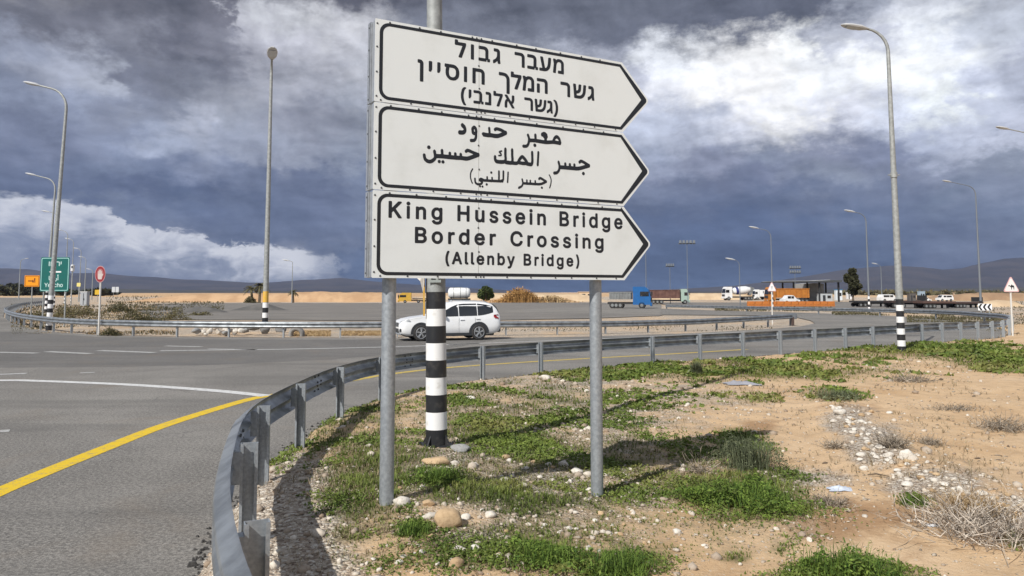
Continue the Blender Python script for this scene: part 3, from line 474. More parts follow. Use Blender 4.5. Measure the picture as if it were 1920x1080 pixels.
[740,1886,763,1885,765,1886,768,1890,806,1995,806,2014,802,2018,800,2019,732,2019,730,2022,730,2034,726,2038,724,2039,706,2039,701,2035,700,2032,700,1996,700,1994,704,1991,706,1990,770,1990,771,1988,736,1894,736,1890],
[855,1886,876,1885,879,1887,881,1890,881,2013,880,2015,876,2019,856,2019,854,2017,851,2014,851,1892,852,1888],
[928,1886,996,1885,998,1886,1002,1890,1002,1900,1004,1902,1006,1902,1008,1900,1008,1890,1012,1885,1030,1885,1032,1886,1036,1890,1036,1910,1032,1914,1022,1914,1020,1916,1020,1982,1018,1994,1013,2002,1006,2010,1002,2013,988,2018,976,2019,930,2019,928,2018,924,2014,924,1995,928,1990,970,1990,978,1989,984,1987,986,1984,989,1978,990,1971,990,1915,988,1914,928,1914,925,1910,924,1908,924,1890],
[1356,1886,1376,1885,1380,1887,1382,1890,1382,1984,1378,1998,1374,2003,1366,2011,1354,2017,1338,2019,1284,2019,1280,2015,1279,2013,1279,1995,1280,1994,1284,1990,1334,1990,1344,1988,1348,1986,1349,1983,1352,1972,1352,1892,1353,1888],
[1412,1886,1480,1885,1482,1886,1485,1890,1485,1900,1488,1902,1492,1901,1492,1890,1496,1885,1514,1885,1516,1886,1520,1890,1520,1910,1516,1914,1506,1914,1504,1916,1504,1978,1502,1991,1497,2002,1488,2011,1482,2015,1471,2018,1459,2019,1414,2019,1412,2018,1408,2014,1408,1995,1412,1990,1454,1990,1462,1989,1470,1985,1472,1980,1473,1974,1472,1915,1471,1914,1412,1914,1409,1910,1408,1908,1408,1890],
[1537,1886,1580,1885,1584,1886,1592,1886,1606,1889,1616,1893,1624,1898,1637,1912,1643,1920,1648,1932,1653,1954,1658,2006,1658,2014,1654,2018,1652,2019,1634,2019,1628,2014,1627,2011,1623,1962,1622,1954,1618,1939,1613,1930,1609,1924,1602,1920,1596,1918,1594,1920,1592,1926,1573,2014,1568,2018,1566,2019,1548,2019,1543,2015,1542,2014,1542,2010,1564,1916,1564,1915,1562,1914,1538,1914,1534,1910,1533,1908,1533,1890],
[1682,1886,1703,1885,1705,1886,1708,1890,1715,1958,1718,1972,1722,1982,1727,1987,1736,1992,1742,1993,1752,1992,1757,1990,1761,1986,1764,1978,1765,1966,1765,1916,1764,1915,1762,1914,1736,1914,1734,1913,1730,1908,1730,1890,1734,1886,1736,1885,1788,1885,1791,1886,1794,1888,1795,1892,1795,1980,1794,1987,1790,1998,1786,2002,1774,2014,1766,2018,1754,2021,1736,2021,1727,2019,1719,2015,1712,2009,1711,2010,1708,2015,1704,2019,1684,2019,1680,2015,1679,2014,1679,2007,1686,1976,1686,1967,1678,1900,1678,1890]],"arabic":[[941,782,946,782,951,786,953,790,953,792,952,796,948,800,948,802,960,807,967,814,970,820,972,825,972,836,976,834,1000,834,1006,835,1054,835,1058,836,1088,836,1092,837,1118,837,1122,838,1138,837,1150,839,1162,839,1164,840,1167,842,1169,846,1169,852,1175,862,1176,868,1177,936,1176,940,1174,944,1170,947,1166,947,1163,946,1160,940,1159,934,1159,871,1156,869,1152,867,1138,861,1134,861,1133,863,1134,902,1133,906,1133,936,1131,940,1128,944,1126,944,1122,944,1120,942,1117,938,1116,934,1116,904,1117,890,1116,884,1116,862,1114,860,1068,859,1067,860,1066,864,1066,874,1065,878,1062,882,1058,883,1054,881,1050,876,1050,870,1051,861,1050,859,1046,858,1020,858,1019,860,1019,874,1018,880,1014,885,1008,885,1006,883,1003,880,1003,864,1004,860,1002,858,990,857,982,857,974,861,960,866,952,867,944,865,938,861,932,856,930,851,929,847,930,840,932,837,936,834,944,830,952,828,952,826,952,825,948,823,938,819,926,818,916,820,908,826,905,829,904,834,903,854,902,858,898,863,896,864,892,863,888,859,887,852,889,829,891,820,894,814,902,806,914,800,922,798,936,798,934,792,935,788],
[963,782,970,782,975,786,976,790,976,794,974,798,970,800,966,801,964,800,958,796,957,792,958,788,960,784],
[1318,794,1322,794,1324,795,1342,803,1354,812,1362,822,1367,834,1368,836,1430,836,1434,837,1492,837,1498,838,1518,838,1536,840,1550,843,1572,851,1606,868,1610,874,1610,882,1607,888,1604,890,1560,911,1552,915,1544,917,1536,917,1532,916,1528,912,1521,906,1519,900,1519,894,1521,890,1524,887,1528,887,1534,889,1538,894,1544,894,1574,880,1575,878,1575,878,1570,874,1548,866,1528,862,1516,861,1497,861,1496,863,1496,871,1495,880,1492,884,1488,885,1483,884,1480,880,1480,863,1479,861,1472,860,1448,860,1446,861,1445,866,1445,876,1444,880,1440,884,1436,885,1432,882,1429,878,1429,874,1430,868,1430,861,1422,859,1414,859,1411,860,1410,880,1406,884,1402,885,1398,884,1395,880,1395,861,1394,859,1372,859,1369,860,1363,884,1361,888,1356,891,1354,891,1349,888,1347,880,1354,855,1354,848,1352,839,1348,831,1343,826,1318,814,1314,810,1313,806,1313,800,1315,796],
[1005,802,1008,801,1013,804,1015,806,1017,810,1017,814,1016,818,1012,822,1008,823,1004,823,1000,821,996,814,996,810,997,806,1000,803],
[868,808,872,808,874,810,876,812,876,816,867,833,861,852,858,868,858,884,860,898,863,908,878,934,878,938,877,940,872,942,868,940,855,918,851,908,847,888,847,866,850,849,856,830,865,812],
[1554,810,1558,809,1562,811,1566,814,1567,818,1567,822,1566,825,1562,829,1560,831,1554,831,1552,830,1548,826,1546,824,1546,818,1547,814,1550,812],
[1635,820,1638,819,1642,822,1653,850,1658,876,1659,886,1659,896,1657,908,1654,918,1648,930,1638,945,1634,947,1631,946,1628,944,1628,940,1638,924,1642,916,1646,906,1648,892,1646,871,1642,853,1631,825,1632,822],
[1207,838,1211,838,1214,840,1216,842,1217,848,1217,857,1219,876,1219,888,1220,892,1220,906,1221,910,1221,926,1222,932,1220,938,1218,940,1215,940,1212,940,1209,938,1207,930,1206,896,1205,892,1205,880,1204,876,1204,865,1202,846,1204,840],
[1046,908,1054,908,1058,911,1060,914,1061,918,1060,924,1056,927,1054,929,1046,928,1042,926,1040,922,1040,918,1040,914,1042,911],
[1683,948,1688,948,1711,952,1719,955,1726,960,1736,970,1743,980,1749,992,1751,1002,1752,1003,1768,1003,1774,1004,1926,1004,1952,1007,1976,1013,2068,1043,2074,1048,2076,1052,2077,1058,2077,1064,2076,1068,2073,1074,2068,1077,2064,1079,2060,1079,2035,1091,2014,1100,1990,1109,1984,1110,1974,1110,1967,1108,1964,1106,1950,1094,1948,1088,1948,1082,1953,1074,1957,1071,1962,1070,1968,1073,1977,1081,1983,1081,1996,1077,2018,1067,2020,1066,2017,1063,1959,1045,1936,1041,1924,1041,1918,1040,1916,1042,1916,1050,1914,1062,1908,1068,1906,1069,1902,1069,1896,1066,1892,1062,1891,1056,1892,1046,1892,1041,1890,1040,1884,1040,1868,1042,1867,1043,1866,1058,1864,1064,1858,1068,1852,1068,1847,1066,1843,1060,1842,1054,1843,1046,1842,1042,1834,1040,1820,1040,1817,1042,1817,1056,1814,1066,1808,1070,1802,1070,1797,1068,1793,1062,1792,1056,1793,1051,1793,1042,1792,1040,1766,1040,1756,1039,1754,1040,1752,1042,1750,1052,1744,1072,1742,1076,1736,1080,1730,1080,1725,1076,1723,1074,1722,1068,1722,1062,1730,1038,1731,1030,1731,1018,1728,1003,1722,992,1713,983,1704,980,1684,977,1678,972,1675,966,1675,958,1678,953],
[466,952,475,951,484,951,494,953,509,960,520,969,531,980,538,990,542,999,544,1000,552,1000,556,1001,576,1001,580,1002,639,1002,644,1001,726,1001,730,1002,750,1002,755,1003,776,1003,782,1002,808,1001,824,1003,842,1008,930,1045,934,1049,937,1054,938,1060,938,1066,937,1070,934,1076,928,1080,920,1080,870,1094,848,1102,828,1106,824,1106,816,1104,812,1102,801,1092,798,1086,798,1080,800,1074,804,1070,808,1068,812,1068,820,1072,824,1076,828,1077,844,1073,876,1063,877,1062,874,1059,838,1044,826,1040,816,1038,786,1038,776,1039,774,1042,774,1050,772,1058,767,1064,763,1065,759,1065,755,1063,751,1058,749,1052,750,1046,750,1042,749,1039,744,1038,726,1038,724,1039,723,1054,722,1058,718,1063,712,1066,704,1064,700,1058,699,1054,700,1039,698,1037,675,1038,674,1039,673,1054,672,1058,670,1062,666,1064,660,1066,654,1063,650,1058,649,1054,649,1046,650,1042,649,1038,606,1038,604,1040,602,1070,601,1074,598,1079,595,1082,592,1083,588,1083,586,1082,582,1079,578,1075,577,1070,580,1042,580,1039,568,1037,552,1037,542,1036,540,1037,539,1038,535,1060,533,1064,526,1070,524,1071,520,1071,516,1068,512,1065,510,1057,510,1050,516,1024,517,1008,514,1003,505,994,494,987,488,984,477,982,470,983,462,986,456,990,449,996,447,1002,444,1022,442,1026,438,1029,434,1031,428,1031,424,1028,420,1022,419,1014,422,996,426,982,430,974,440,964,448,959,454,955],
[597,960,602,959,606,961,609,964,613,968,614,974,613,978,610,983,608,986,602,988,596,988,591,986,587,982,585,974,585,972,588,964,590,962],
[561,960,570,960,576,964,579,968,580,976,579,980,576,985,570,988,564,988,560,987,555,984,552,978,552,972,553,968,556,963],
[1999,966,2005,966,2012,970,2016,974,2018,982,2017,988,2014,992,2009,996,2005,998,1998,998,1992,994,1988,990,1986,982,1987,976,1990,971,1992,969],
[1108,1002,1128,1001,1148,1001,1170,1004,1182,1008,1190,1003,1198,1002,1210,1002,1215,1001,1240,1001,1250,1003,1290,1003,1300,1004,1308,1007,1320,1014,1322,1012,1328,1011,1360,1008,1378,1009,1394,1011,1400,1007,1426,1004,1443,1004,1449,1005,1457,1010,1462,1016,1467,1027,1470,1042,1471,1050,1471,1076,1470,1082,1470,1110,1469,1116,1469,1130,1468,1136,1466,1140,1462,1144,1460,1145,1456,1145,1452,1144,1448,1140,1445,1132,1445,1110,1446,1104,1447,1054,1445,1042,1443,1039,1436,1038,1416,1040,1410,1052,1403,1062,1392,1074,1375,1090,1368,1095,1360,1098,1354,1098,1344,1095,1339,1090,1331,1082,1314,1060,1307,1043,1303,1038,1298,1036,1292,1035,1272,1035,1270,1036,1270,1038,1270,1058,1267,1088,1267,1126,1266,1138,1264,1144,1260,1148,1254,1150,1250,1149,1246,1144,1244,1142,1242,1132,1242,1124,1243,1118,1243,1084,1246,1054,1246,1040,1244,1038,1242,1036,1236,1035,1228,1035,1224,1036,1211,1036,1203,1037,1201,1038,1202,1043,1202,1060,1200,1076,1200,1136,1198,1142,1195,1147,1190,1150,1186,1150,1182,1148,1178,1144,1176,1136,1175,1088,1176,1082,1176,1072,1178,1056,1178,1048,1177,1042,1176,1041,1170,1039,1160,1037,1150,1036,1140,1036,1136,1035,1120,1035,1104,1037,1099,1042,1099,1057,1098,1064,1095,1070,1090,1074,1086,1074,1082,1074,1077,1068,1074,1057,1075,1050,1074,1044,1075,1034,1077,1026,1081,1018,1087,1010,1096,1004,1102,1002],
[1510,1010,1516,1010,1521,1014,1524,1018,1525,1026,1525,1036,1526,1042,1526,1051,1527,1056,1527,1066,1528,1072,1528,1082,1529,1086,1529,1098,1530,1102,1530,1114,1531,1118,1531,1130,1532,1136,1528,1146,1526,1148,1522,1149,1518,1149,1514,1146,1511,1142,1510,1136,1509,1108,1508,1102,1508,1092,1507,1088,1507,1076,1506,1072,1506,1062,1505,1056,1505,1046,1504,1042,1503,1022,1505,1014],
[1356,1040,1338,1042,1336,1043,1346,1057,1354,1065,1356,1066,1358,1066,1362,1062,1378,1047,1381,1042,1380,1042,1378,1041,1372,1041,1366,1040],
[1120,1066,1124,1065,1142,1068,1148,1070,1152,1074,1153,1078,1153,1084,1152,1090,1148,1097,1141,1102,1141,1104,1153,1108,1156,1110,1157,1114,1157,1118,1154,1122,1148,1122,1134,1117,1127,1114,1122,1108,1122,1104,1123,1098,1128,1094,1136,1088,1138,1084,1138,1082,1134,1081,1124,1080,1118,1078,1116,1074,1116,1070],
[469,1070,475,1069,482,1073,486,1078,488,1084,488,1088,485,1094,481,1098,477,1101,470,1101,464,1099,459,1094,456,1086,457,1080,460,1074,464,1071],
[1364,1164,1374,1164,1394,1166,1406,1170,1411,1174,1418,1180,1424,1190,1430,1202,1434,1217,1436,1220,1459,1222,1494,1223,1500,1222,1514,1222,1536,1220,1554,1220,1560,1219,1574,1219,1580,1218,1602,1218,1624,1220,1670,1227,1688,1228,1693,1227,1705,1227,1710,1226,1721,1226,1748,1223,1754,1225,1758,1229,1763,1241,1764,1248,1756,1277,1750,1289,1744,1297,1734,1306,1723,1312,1718,1313,1711,1313,1702,1310,1695,1305,1686,1296,1678,1285,1668,1261,1616,1254,1612,1254,1611,1256,1611,1265,1612,1271,1617,1276,1620,1284,1620,1290,1617,1297,1616,1306,1612,1314,1605,1320,1598,1325,1588,1328,1580,1329,1574,1328,1556,1319,1552,1316,1550,1312,1548,1304,1548,1300,1550,1292,1554,1287,1556,1285,1562,1283,1568,1284,1574,1274,1576,1272,1582,1269,1583,1256,1582,1254,1580,1253,1570,1254,1556,1254,1550,1255,1516,1256,1505,1257,1504,1260,1503,1288,1502,1296,1498,1301,1494,1304,1492,1304,1486,1304,1484,1302,1481,1300,1478,1292,1479,1269,1480,1264,1480,1260,1479,1257,1438,1255,1436,1257,1433,1269,1423,1292,1418,1296,1414,1297,1408,1293,1404,1288,1403,1284,1404,1276,1413,1256,1414,1246,1413,1232,1409,1214,1404,1203,1398,1198,1396,1196,1388,1194,1368,1193,1364,1191,1360,1189,1357,1184,1356,1178,1359,1168],
[854,1166,856,1165,876,1167,886,1169,894,1173,900,1180,904,1184,908,1192,912,1202,915,1218,915,1248,917,1260,916,1274,912,1290,907,1300,900,1306,892,1311,885,1312,879,1310,874,1307,866,1299,859,1288,858,1280,858,1273,861,1260,861,1250,864,1240,868,1236,874,1231,885,1228,892,1228,893,1225,890,1211,886,1202,882,1198,874,1196,854,1194,847,1190,845,1184,845,1174,848,1170,851,1166],
[1481,1182,1486,1181,1492,1183,1498,1188,1500,1192,1500,1200,1499,1204,1496,1208,1488,1213,1482,1213,1476,1211,1471,1206,1469,1200,1469,1194,1471,1190,1476,1184],
[745,1220,763,1220,768,1221,774,1221,788,1224,798,1230,802,1234,809,1244,812,1252,813,1260,813,1272,811,1282,807,1293,801,1304,798,1307,783,1318,778,1322,772,1322,767,1318,761,1310,760,1306,760,1302,765,1289,783,1274,786,1268,786,1265,782,1261,776,1259,768,1258,750,1258,744,1256,740,1252,737,1248,736,1244,735,1238,736,1232,740,1225],
[998,1224,1024,1223,1034,1225,1058,1225,1080,1223,1096,1223,1106,1224,1120,1227,1156,1241,1198,1263,1201,1266,1204,1273,1205,1280,1204,1286,1200,1294,1196,1298,1192,1299,1186,1298,1162,1309,1144,1315,1116,1320,1104,1321,1096,1320,1090,1318,1078,1310,1075,1304,1074,1300,1074,1294,1076,1289,1080,1285,1084,1284,1088,1284,1094,1286,1100,1291,1104,1292,1114,1291,1140,1286,1152,1282,1153,1280,1152,1280,1122,1266,1100,1261,1074,1261,1068,1262,1046,1263,1044,1264,1043,1265,1043,1277,1040,1304,1039,1310,1034,1315,1030,1317,1028,1316,1024,1315,1022,1313,1018,1304,1022,1272,1022,1264,1021,1261,1016,1260,1012,1260,1008,1261,998,1261,978,1263,968,1262,962,1258,958,1250,958,1246,960,1240,965,1236,968,1230,970,1227,976,1225],
[888,1258,886,1260,883,1276,884,1278,887,1280,889,1279,891,1276,892,1268,892,1260,891,1258],
[1721,1260,1699,1262,1697,1264,1700,1270,1707,1277,1713,1281,1716,1281,1721,1279,1728,1272,1733,1266,1735,1261,1734,1260]],"town_hebrew":[[71,-12,138,-13,148,-7,155,8,155,463,148,482,132,490,73,488,62,482,55,468,55,13,59,-3],
[276,-12,342,-15,357,-8,363,3,365,382,368,391,378,395,523,395,568,383,582,369,595,333,597,3,603,-8,618,-15,672,-15,692,-7,700,13,700,328,688,392,669,433,653,450,612,473,548,490,288,490,267,482,260,463,260,13,264,-3],
[1236,-12,1302,-13,1312,-7,1320,8,1320,352,1313,388,1294,428,1277,448,1247,469,1202,485,1168,490,962,490,948,486,935,468,935,423,939,408,952,397,1142,395,1178,388,1203,372,1213,352,1220,323,1220,13,1224,-3],
[806,158,838,155,852,163,895,248,895,463,888,482,872,490,808,488,798,482,790,468,790,182,794,168],
[1431,158,1462,155,1478,163,1520,248,1520,463,1512,482,1498,490,1432,488,1422,482,1415,468,1415,182,1419,168]],"town_latin":[[665,-22,688,-25,732,-18,788,6,829,43,846,78,846,93,828,108,778,118,732,71,698,60,668,62,632,73,600,103,592,118,588,151,598,155,838,155,852,163,860,182,848,268,812,339,794,358,758,381,692,400,658,400,612,388,558,355,526,318,507,278,490,203,490,168,502,113,521,68,542,36,576,8,598,-4,638,-18],
[1490,-22,1512,-25,1547,-20,1602,1,1652,46,1678,98,1672,112,1662,118,1608,128,1598,122,1578,91,1562,76,1542,67,1507,60,1462,71,1427,113,1415,153,1415,227,1431,272,1462,304,1498,315,1527,315,1547,308,1575,288,1596,258,1612,250,1662,262,1675,272,1675,288,1664,313,1632,355,1572,388,1522,400,1488,400,1432,383,1382,350,1356,318,1337,278,1320,208,1320,168,1327,128,1358,56,1380,28,1408,6,1448,-13],
[2300,-22,2322,-25,2378,-13,2432,20,2462,51,2482,85,2498,132,2505,178,2493,262,2479,298,2452,339,2432,359,2388,384,2328,400,2298,400,2252,388,2212,369,2188,350,2156,308,2142,278,2125,198,2137,113,2168,51,2212,6,2252,-13],
[206,-12,262,-15,277,-8,283,3,287,212,464,498,465,512,452,523,387,525,368,514,238,302,228,310,103,514,82,525,27,525,12,521,5,512,6,498,188,208,190,13,194,-3],
[931,-12,982,-15,997,-8,1003,3,1007,258,1022,288,1042,303,1062,310,1112,310,1128,318,1135,333,1135,378,1128,392,1118,398,1068,398,1037,388,1007,372,988,391,972,395,932,393,917,378,915,13,919,-3],
[1186,-12,1247,-13,1257,-7,1265,8,1265,368,1257,387,1242,395,1188,393,1178,387,1170,372,1170,13,1174,-3],
[1751,-12,1802,-15,1817,-8,1823,3,1825,238,1832,268,1840,283,1862,304,1902,315,1942,308,1965,288,1973,272,1980,238,1980,13,1984,-3,2002,-15,2047,-15,2062,-7,2070,13,2070,258,2063,293,2049,328,2032,354,2018,369,1982,388,1942,400,1907,400,1882,393,1828,368,1825,502,1817,518,1797,525,1752,523,1739,512,1735,498,1735,13,1739,-3],
[2302,62,2268,71,2236,108,2220,153,2220,222,2232,262,2262,300,2298,315,2332,315,2368,300,2388,279,2399,258,2410,222,2410,153,2403,128,2389,98,2368,75,2322,60],
[592,236,588,248,605,283,628,304,663,315,692,315,718,308,750,278,760,248,758,238,748,235],
[1200,433,1228,430,1242,434,1262,450,1273,468,1275,492,1263,518,1228,538,1212,538,1188,529,1171,512,1162,492,1162,478,1171,453]],"town_arabic":[[730,-148,742,-148,778,-134,848,-90,884,-47,908,-3,920,38,920,93,903,153,878,203,868,211,848,209,818,193,809,182,811,168,838,113,845,88,845,48,834,8,798,-35,768,-54,712,-78,702,-74,679,-47,663,-40,643,-46,618,-63,592,-46,572,-42,548,-56,537,-72,535,-92,541,-107,568,-128,588,-128,618,-107,658,-130,668,-128,702,-110,717,-137],
[155,-17,238,-15,288,-3,412,51,456,3,498,-13,562,-19,602,-15,648,-1,684,28,705,78,705,138,693,188,676,238,668,248,658,252,616,238,602,222,630,122,630,78,618,65,562,56,503,67,493,78,510,93,510,122,508,134,498,146,438,162,382,194,338,213,288,225,262,225,228,218,202,207,195,188,208,148,222,140,292,145,328,138,363,124,368,113,332,92,272,72,183,56,148,62,128,71,120,88,115,148,115,252,110,278,110,382,103,423,88,438,47,438,34,428,30,413,30,303,35,278,35,168,40,143,42,73,56,28,81,3,118,-13],
[1000,-12,1042,-13,1056,-3,1060,13,1055,293,1050,318,1050,372,1042,388,1022,395,988,391,978,379,975,368,980,18,987,-3],
[956,408,972,405,1047,427,1068,437,1076,448,1078,463,1071,482,1062,491,1052,493,1017,484,1002,498,1004,508,1032,512,1049,528,1053,552,1039,568,988,568,966,558,946,538,935,508,947,468,938,448,942,423]],"digits":[[640,-17,718,-18,758,-4,788,15,818,46,844,93,858,132,870,182,875,238,870,328,858,378,839,428,812,469,789,492,742,519,708,530,658,530,628,523,565,488,546,468,516,418,490,333,485,222,490,178,507,113,536,52,568,20,602,-4],
[66,-12,378,-15,392,-11,403,3,403,52,387,68,193,73,195,83,220,113,300,192,363,271,388,323,393,342,395,398,379,443,342,490,292,518,248,530,197,530,158,518,103,485,76,453,62,423,50,368,57,353,73,345,118,345,132,352,155,413,178,434,208,445,238,445,272,434,298,408,305,382,305,352,298,333,267,286,56,57,50,43,50,8,57,-7],
[658,67,643,72,623,88,597,128,580,192,575,258,585,342,606,402,638,434,663,443,688,445,724,433,745,413,760,388,780,313,780,203,768,143,748,100,712,70,692,65]]}""")

# ------------------------------------------------------------------ terrain
def zmound(x, y):
    return 0.06 + 0.02 * np.exp(-np.abs(y) / 20) + 0.29 * np.exp(-(((x + 1.2) / 1.9) ** 2 + ((y - 6.5) / 3.2) ** 2)) + 0.068 * np.exp(-(x ** 2 + (y - 7) ** 2) / 90) + 0.06 * np.exp(-(((x - 0.5) / 3) ** 2 + ((y - 1.5) / 3) ** 2))
def onmound(px, py, up=0.0):
    z = 0.1
    for _ in range(25):
        p = onz(px, py, z + up); z = float(zmound(p.x, p.y))
    p = onz(px, py, z + up); return Vector((p.x, p.y, z))
# guard rail posts around the verge: tops seen near, feet seen farther on
RP = [(1.0, -0.2), (-0.15, 1.55)]
for px, py, zt in [(482, 980, 1.02), (468, 832, 1.05), (495, 762, 1.03)]:
    p = onz(px, py, zt); RP.append((p.x, p.y))
for px, py in [(562, 840), (637, 785), (716, 750), (808, 727), (905, 712), (1014, 700), (1122, 690), (1224, 682), (1313, 675), (1394, 670), (1464, 664), (1529, 659.5), (1586, 655.5), (1638, 651.5),
               (1688, 647.5), (1730, 643.5), (1768, 641), (1803, 639), (1835, 636.5), (1862, 634.5), (1882, 632), (1893, 629)]:
    p = onmound(px, py); RP.append((p.x, p.y))
# the loop swings round and runs back the other way
for px, py in [(1899, 622), (1894, 615), (1876, 610), (1846, 606.5), (1801, 601), (1755, 597.5), (1709, 595), (1650, 592.5), (1594, 590.5), (1535, 588.5), (1480, 586.5), (1400, 583.5), (1320, 581), (1250, 579)]:
    p = onz(px, py, 0.05); RP.append((p.x, p.y))
RP = np.array(RP); NEAR_N = 27
rail_path = catmull(RP, 6)
# verge polygon: the near run of the rail, moved 0.45 m towards the road, closed far to the east and behind
def offset_left(P, dist):
    T = np.gradient(P, axis=0); T /= np.linalg.norm(T, axis=1)[:, None]
    return P + np.stack([-T[:, 1], T[:, 0]], 1) * dist
edge = offset_left(catmull(RP[:30], 4), 0.42)
edge = edge[edge[:, 1] > -3]
verge_poly = np.vstack([edge, [[60, 70], [6000, 90], [6000, -6000], [4, -6000], [2.6, -3.0]]])
def inside_sd(x, y, poly):
    """signed distance to a polygon, positive inside"""
    sh = x.shape; x = x.ravel(); y = y.ravel(); dmin = np.full(x.shape, 1e9); ins = np.zeros(x.shape, bool)
    for a, b in zip(poly, np.roll(poly, -1, 0)):
        dx, dy = b - a; L2 = dx * dx + dy * dy + 1e-12
        t_ = np.clip(((x - a[0]) * dx + (y - a[1]) * dy) / L2, 0, 1)
        dmin = np.minimum(dmin, np.hypot(x - a[0] - t_ * dx, y - a[1] - t_ * dy))
        c = ((a[1] <= y) & (b[1] > y)) | ((b[1] <= y) & (a[1] > y))
        if c.any():
            xi = a[0] + (y - a[1]) * dx / (dy if abs(dy) > 1e-12 else 1e-12); ins ^= c & (x < xi)
    return (np.where(ins, dmin, -dmin)).reshape(sh)
def gz(x, y):
    x = np.asarray(x, float); y = np.asarray(y, float)
    sd = inside_sd(x, y, verge_poly) + (fbm(x * 2.2, y * 2.2, 3) - 0.5) * 0.30
    k = np.clip(sd / 0.45, 0, 1); k = k * k * (3 - 2 * k)
    near = np.exp(-np.hypot(x, y) / 60)
    bumps = (fbm(x * 0.8 + 40, y * 0.8, 4) - 0.5) * 0.09 + (fbm(x * 4 + 7, y * 4, 3) - 0.5) * 0.05
    ridge = 0.0
    for (ax, ay), (bx, by) in zip(RIDGE[:-1], RIDGE[1:]):
        t_ = np.clip(((x - ax) * (bx - ax) + (y - ay) * (by - ay)) / ((bx - ax) ** 2 + (by - ay) ** 2), 0, 1)
        ridge = np.maximum(ridge, 0.13 * np.exp(-(np.hypot(x - ax - t_ * (bx - ax), y - ay - t_ * (by - ay)) / 0.45) ** 2))
    h = zmound(x, y) + (bumps * near + ridge) * np.clip(sd / 0.8, 0, 1)
    return -0.05 + k * (0.05 + h)
RIDGE = [tuple(onmound(*p).xy) for p in [(1565, 768), (1610, 800), (1660, 850), (1705, 875), (1780, 905), (1880, 945)]]
def gz1(x, y): return float(gz(np.array([x]), np.array([y]))[0])
def G(px, py):
    """the point of the ground under a place in the photograph"""
    z = 0.1
    for _ in range(12):
        p = onz(px, py, z); z = 0.5 * z + 0.5 * gz1(p.x, p.y)
    p = onz(px, py, z); return Vector((p.x, p.y, gz1(p.x, p.y)))

# ground cover by patches (places given where they lie, with ragged edges)
GRASS = [(570, 805, 70, 45, .7), (700, 768, 120, 30, .65), (640, 800, 60, 40, .6), (520, 860, 40, 30, .6), (760, 850, 90, 45, .7), (700, 905, 90, 60, .5), (650, 960, 60, 60, .35),
 (930, 790, 90, 16, .5), (870, 745, 60, 22, .6), (1020, 758, 120, 18, .5), (985, 835, 150, 32, .95), (1110, 845, 120, 24, .75), (860, 820, 60, 25, .6),
 (830, 890, 80, 22, .55), (905, 922, 120, 30, 1.1), (1000, 945, 110, 26, 1.0), (1110, 965, 70, 30, .7), (1010, 1040, 170, 26, 1.05), (1150, 1055, 110, 30, 1.1), (850, 1035, 60, 20, .7), (775, 990, 40, 11, 1.0),
 (740, 1010, 60, 60, .35), (1385, 925, 120, 40, 1.35), (1310, 915, 70, 30, 1.0), (1470, 950, 80, 22, 1.1), (1370, 965, 90, 28, 1.0), (1230, 900, 90, 28, .65), (1240, 960, 80, 50, .5), (1290, 870, 60, 25, .55), (1385, 850, 70, 34, .8), (1390, 815, 60, 18, .6),
 (1720, 655, 170, 13, 1.0), (1860, 678, 90, 18, 1.0), (1790, 663, 120, 14, .9), (1480, 688, 130, 10, .7), (1600, 668, 110, 9, .7), (1560, 738, 60, 14, .7), (1600, 700, 50, 12, .6), (1325, 712, 60, 8, .75),
 (1180, 692, 150, 9, .8), (1060, 702, 80, 8, .7), (1395, 680, 100, 8, .7), (1420, 747, 45, 10, .6), (1320, 742, 70, 8, .5), (1590, 1078, 120, 22, 1.3), (1715, 938, 28, 8, 1.2), (1462, 1030, 20, 13, .9), (1380, 1046, 35, 10, .8),
 (1905, 1010, 25, 20, .8), (1000, 765, 320, 60, .60), (900, 800, 200, 60, .66), (650, 950, 55, 110, .75), (1180, 860, 220, 60, .72), (1300, 698, 340, 18, .75), (700, 880, 110, 130, .78), (950, 885, 280, 45, .7), (1100, 1010, 380, 60, .62), (620, 810, 90, 40, .75), (1130, 930, 200, 40, .7), (1480, 700, 240, 20, .6), (800, 1050, 200, 30, .6), (1560, 690, 200, 25, .4), (900, 1000, 250, 90, .12), (960, 715, 90, 12, .4)]
GRAVEL = [(440, 1040, 90, 130, 1.0), (1000, 860, 400, 180, .55), (1200, 750, 260, 60, .5), (1000, 720, 300, 40, .5), (1450, 980, 160, 80, .3), (560, 960, 90, 110, 1.0), (560, 1060, 120, 60, 1.0), (980, 890, 110, 30, .7), (1120, 790, 120, 40, .35), (1640, 835, 60, 40, .9), (1760, 905, 90, 30, .9), (1590, 790, 50, 30, .7), (1880, 960, 60, 30, .9), (830, 870, 60, 30, .8), (900, 1000, 140, 60, .45), (1500, 900, 120, 25, .6), (1180, 1000, 100, 40, .4), (1100, 715, 150, 14, .5), (1150, 770, 200, 50, .55), (1010, 730, 120, 30, .4), (1250, 820, 150, 40, .4), (1650, 690, 120, 20, .3)]
SOIL = [(1600, 975, 160, 50, .9), (1480, 920, 60, 40, .5), (1760, 1010, 160, 50, .6), (1420, 800, 40, 14, .9), (640, 940, 50, 120, .8), (1100, 990, 60, 40, .35), (1560, 960, 120, 60, .55), (840, 1000, 90, 60, .5), (1440, 790, 40, 20, .5), (1600, 760, 90, 12, .5), (1290, 850, 90, 30, .3)]
def blobs(L, px, py):
    v = np.zeros_like(px)
    for cx_, cy_, rx, ry, w in L: v = np.maximum(v, w * np.exp(-np.minimum(((px - cx_) / rx) ** 2 + ((py - cy_) / ry) ** 2, 40) * 0.8))
    return v
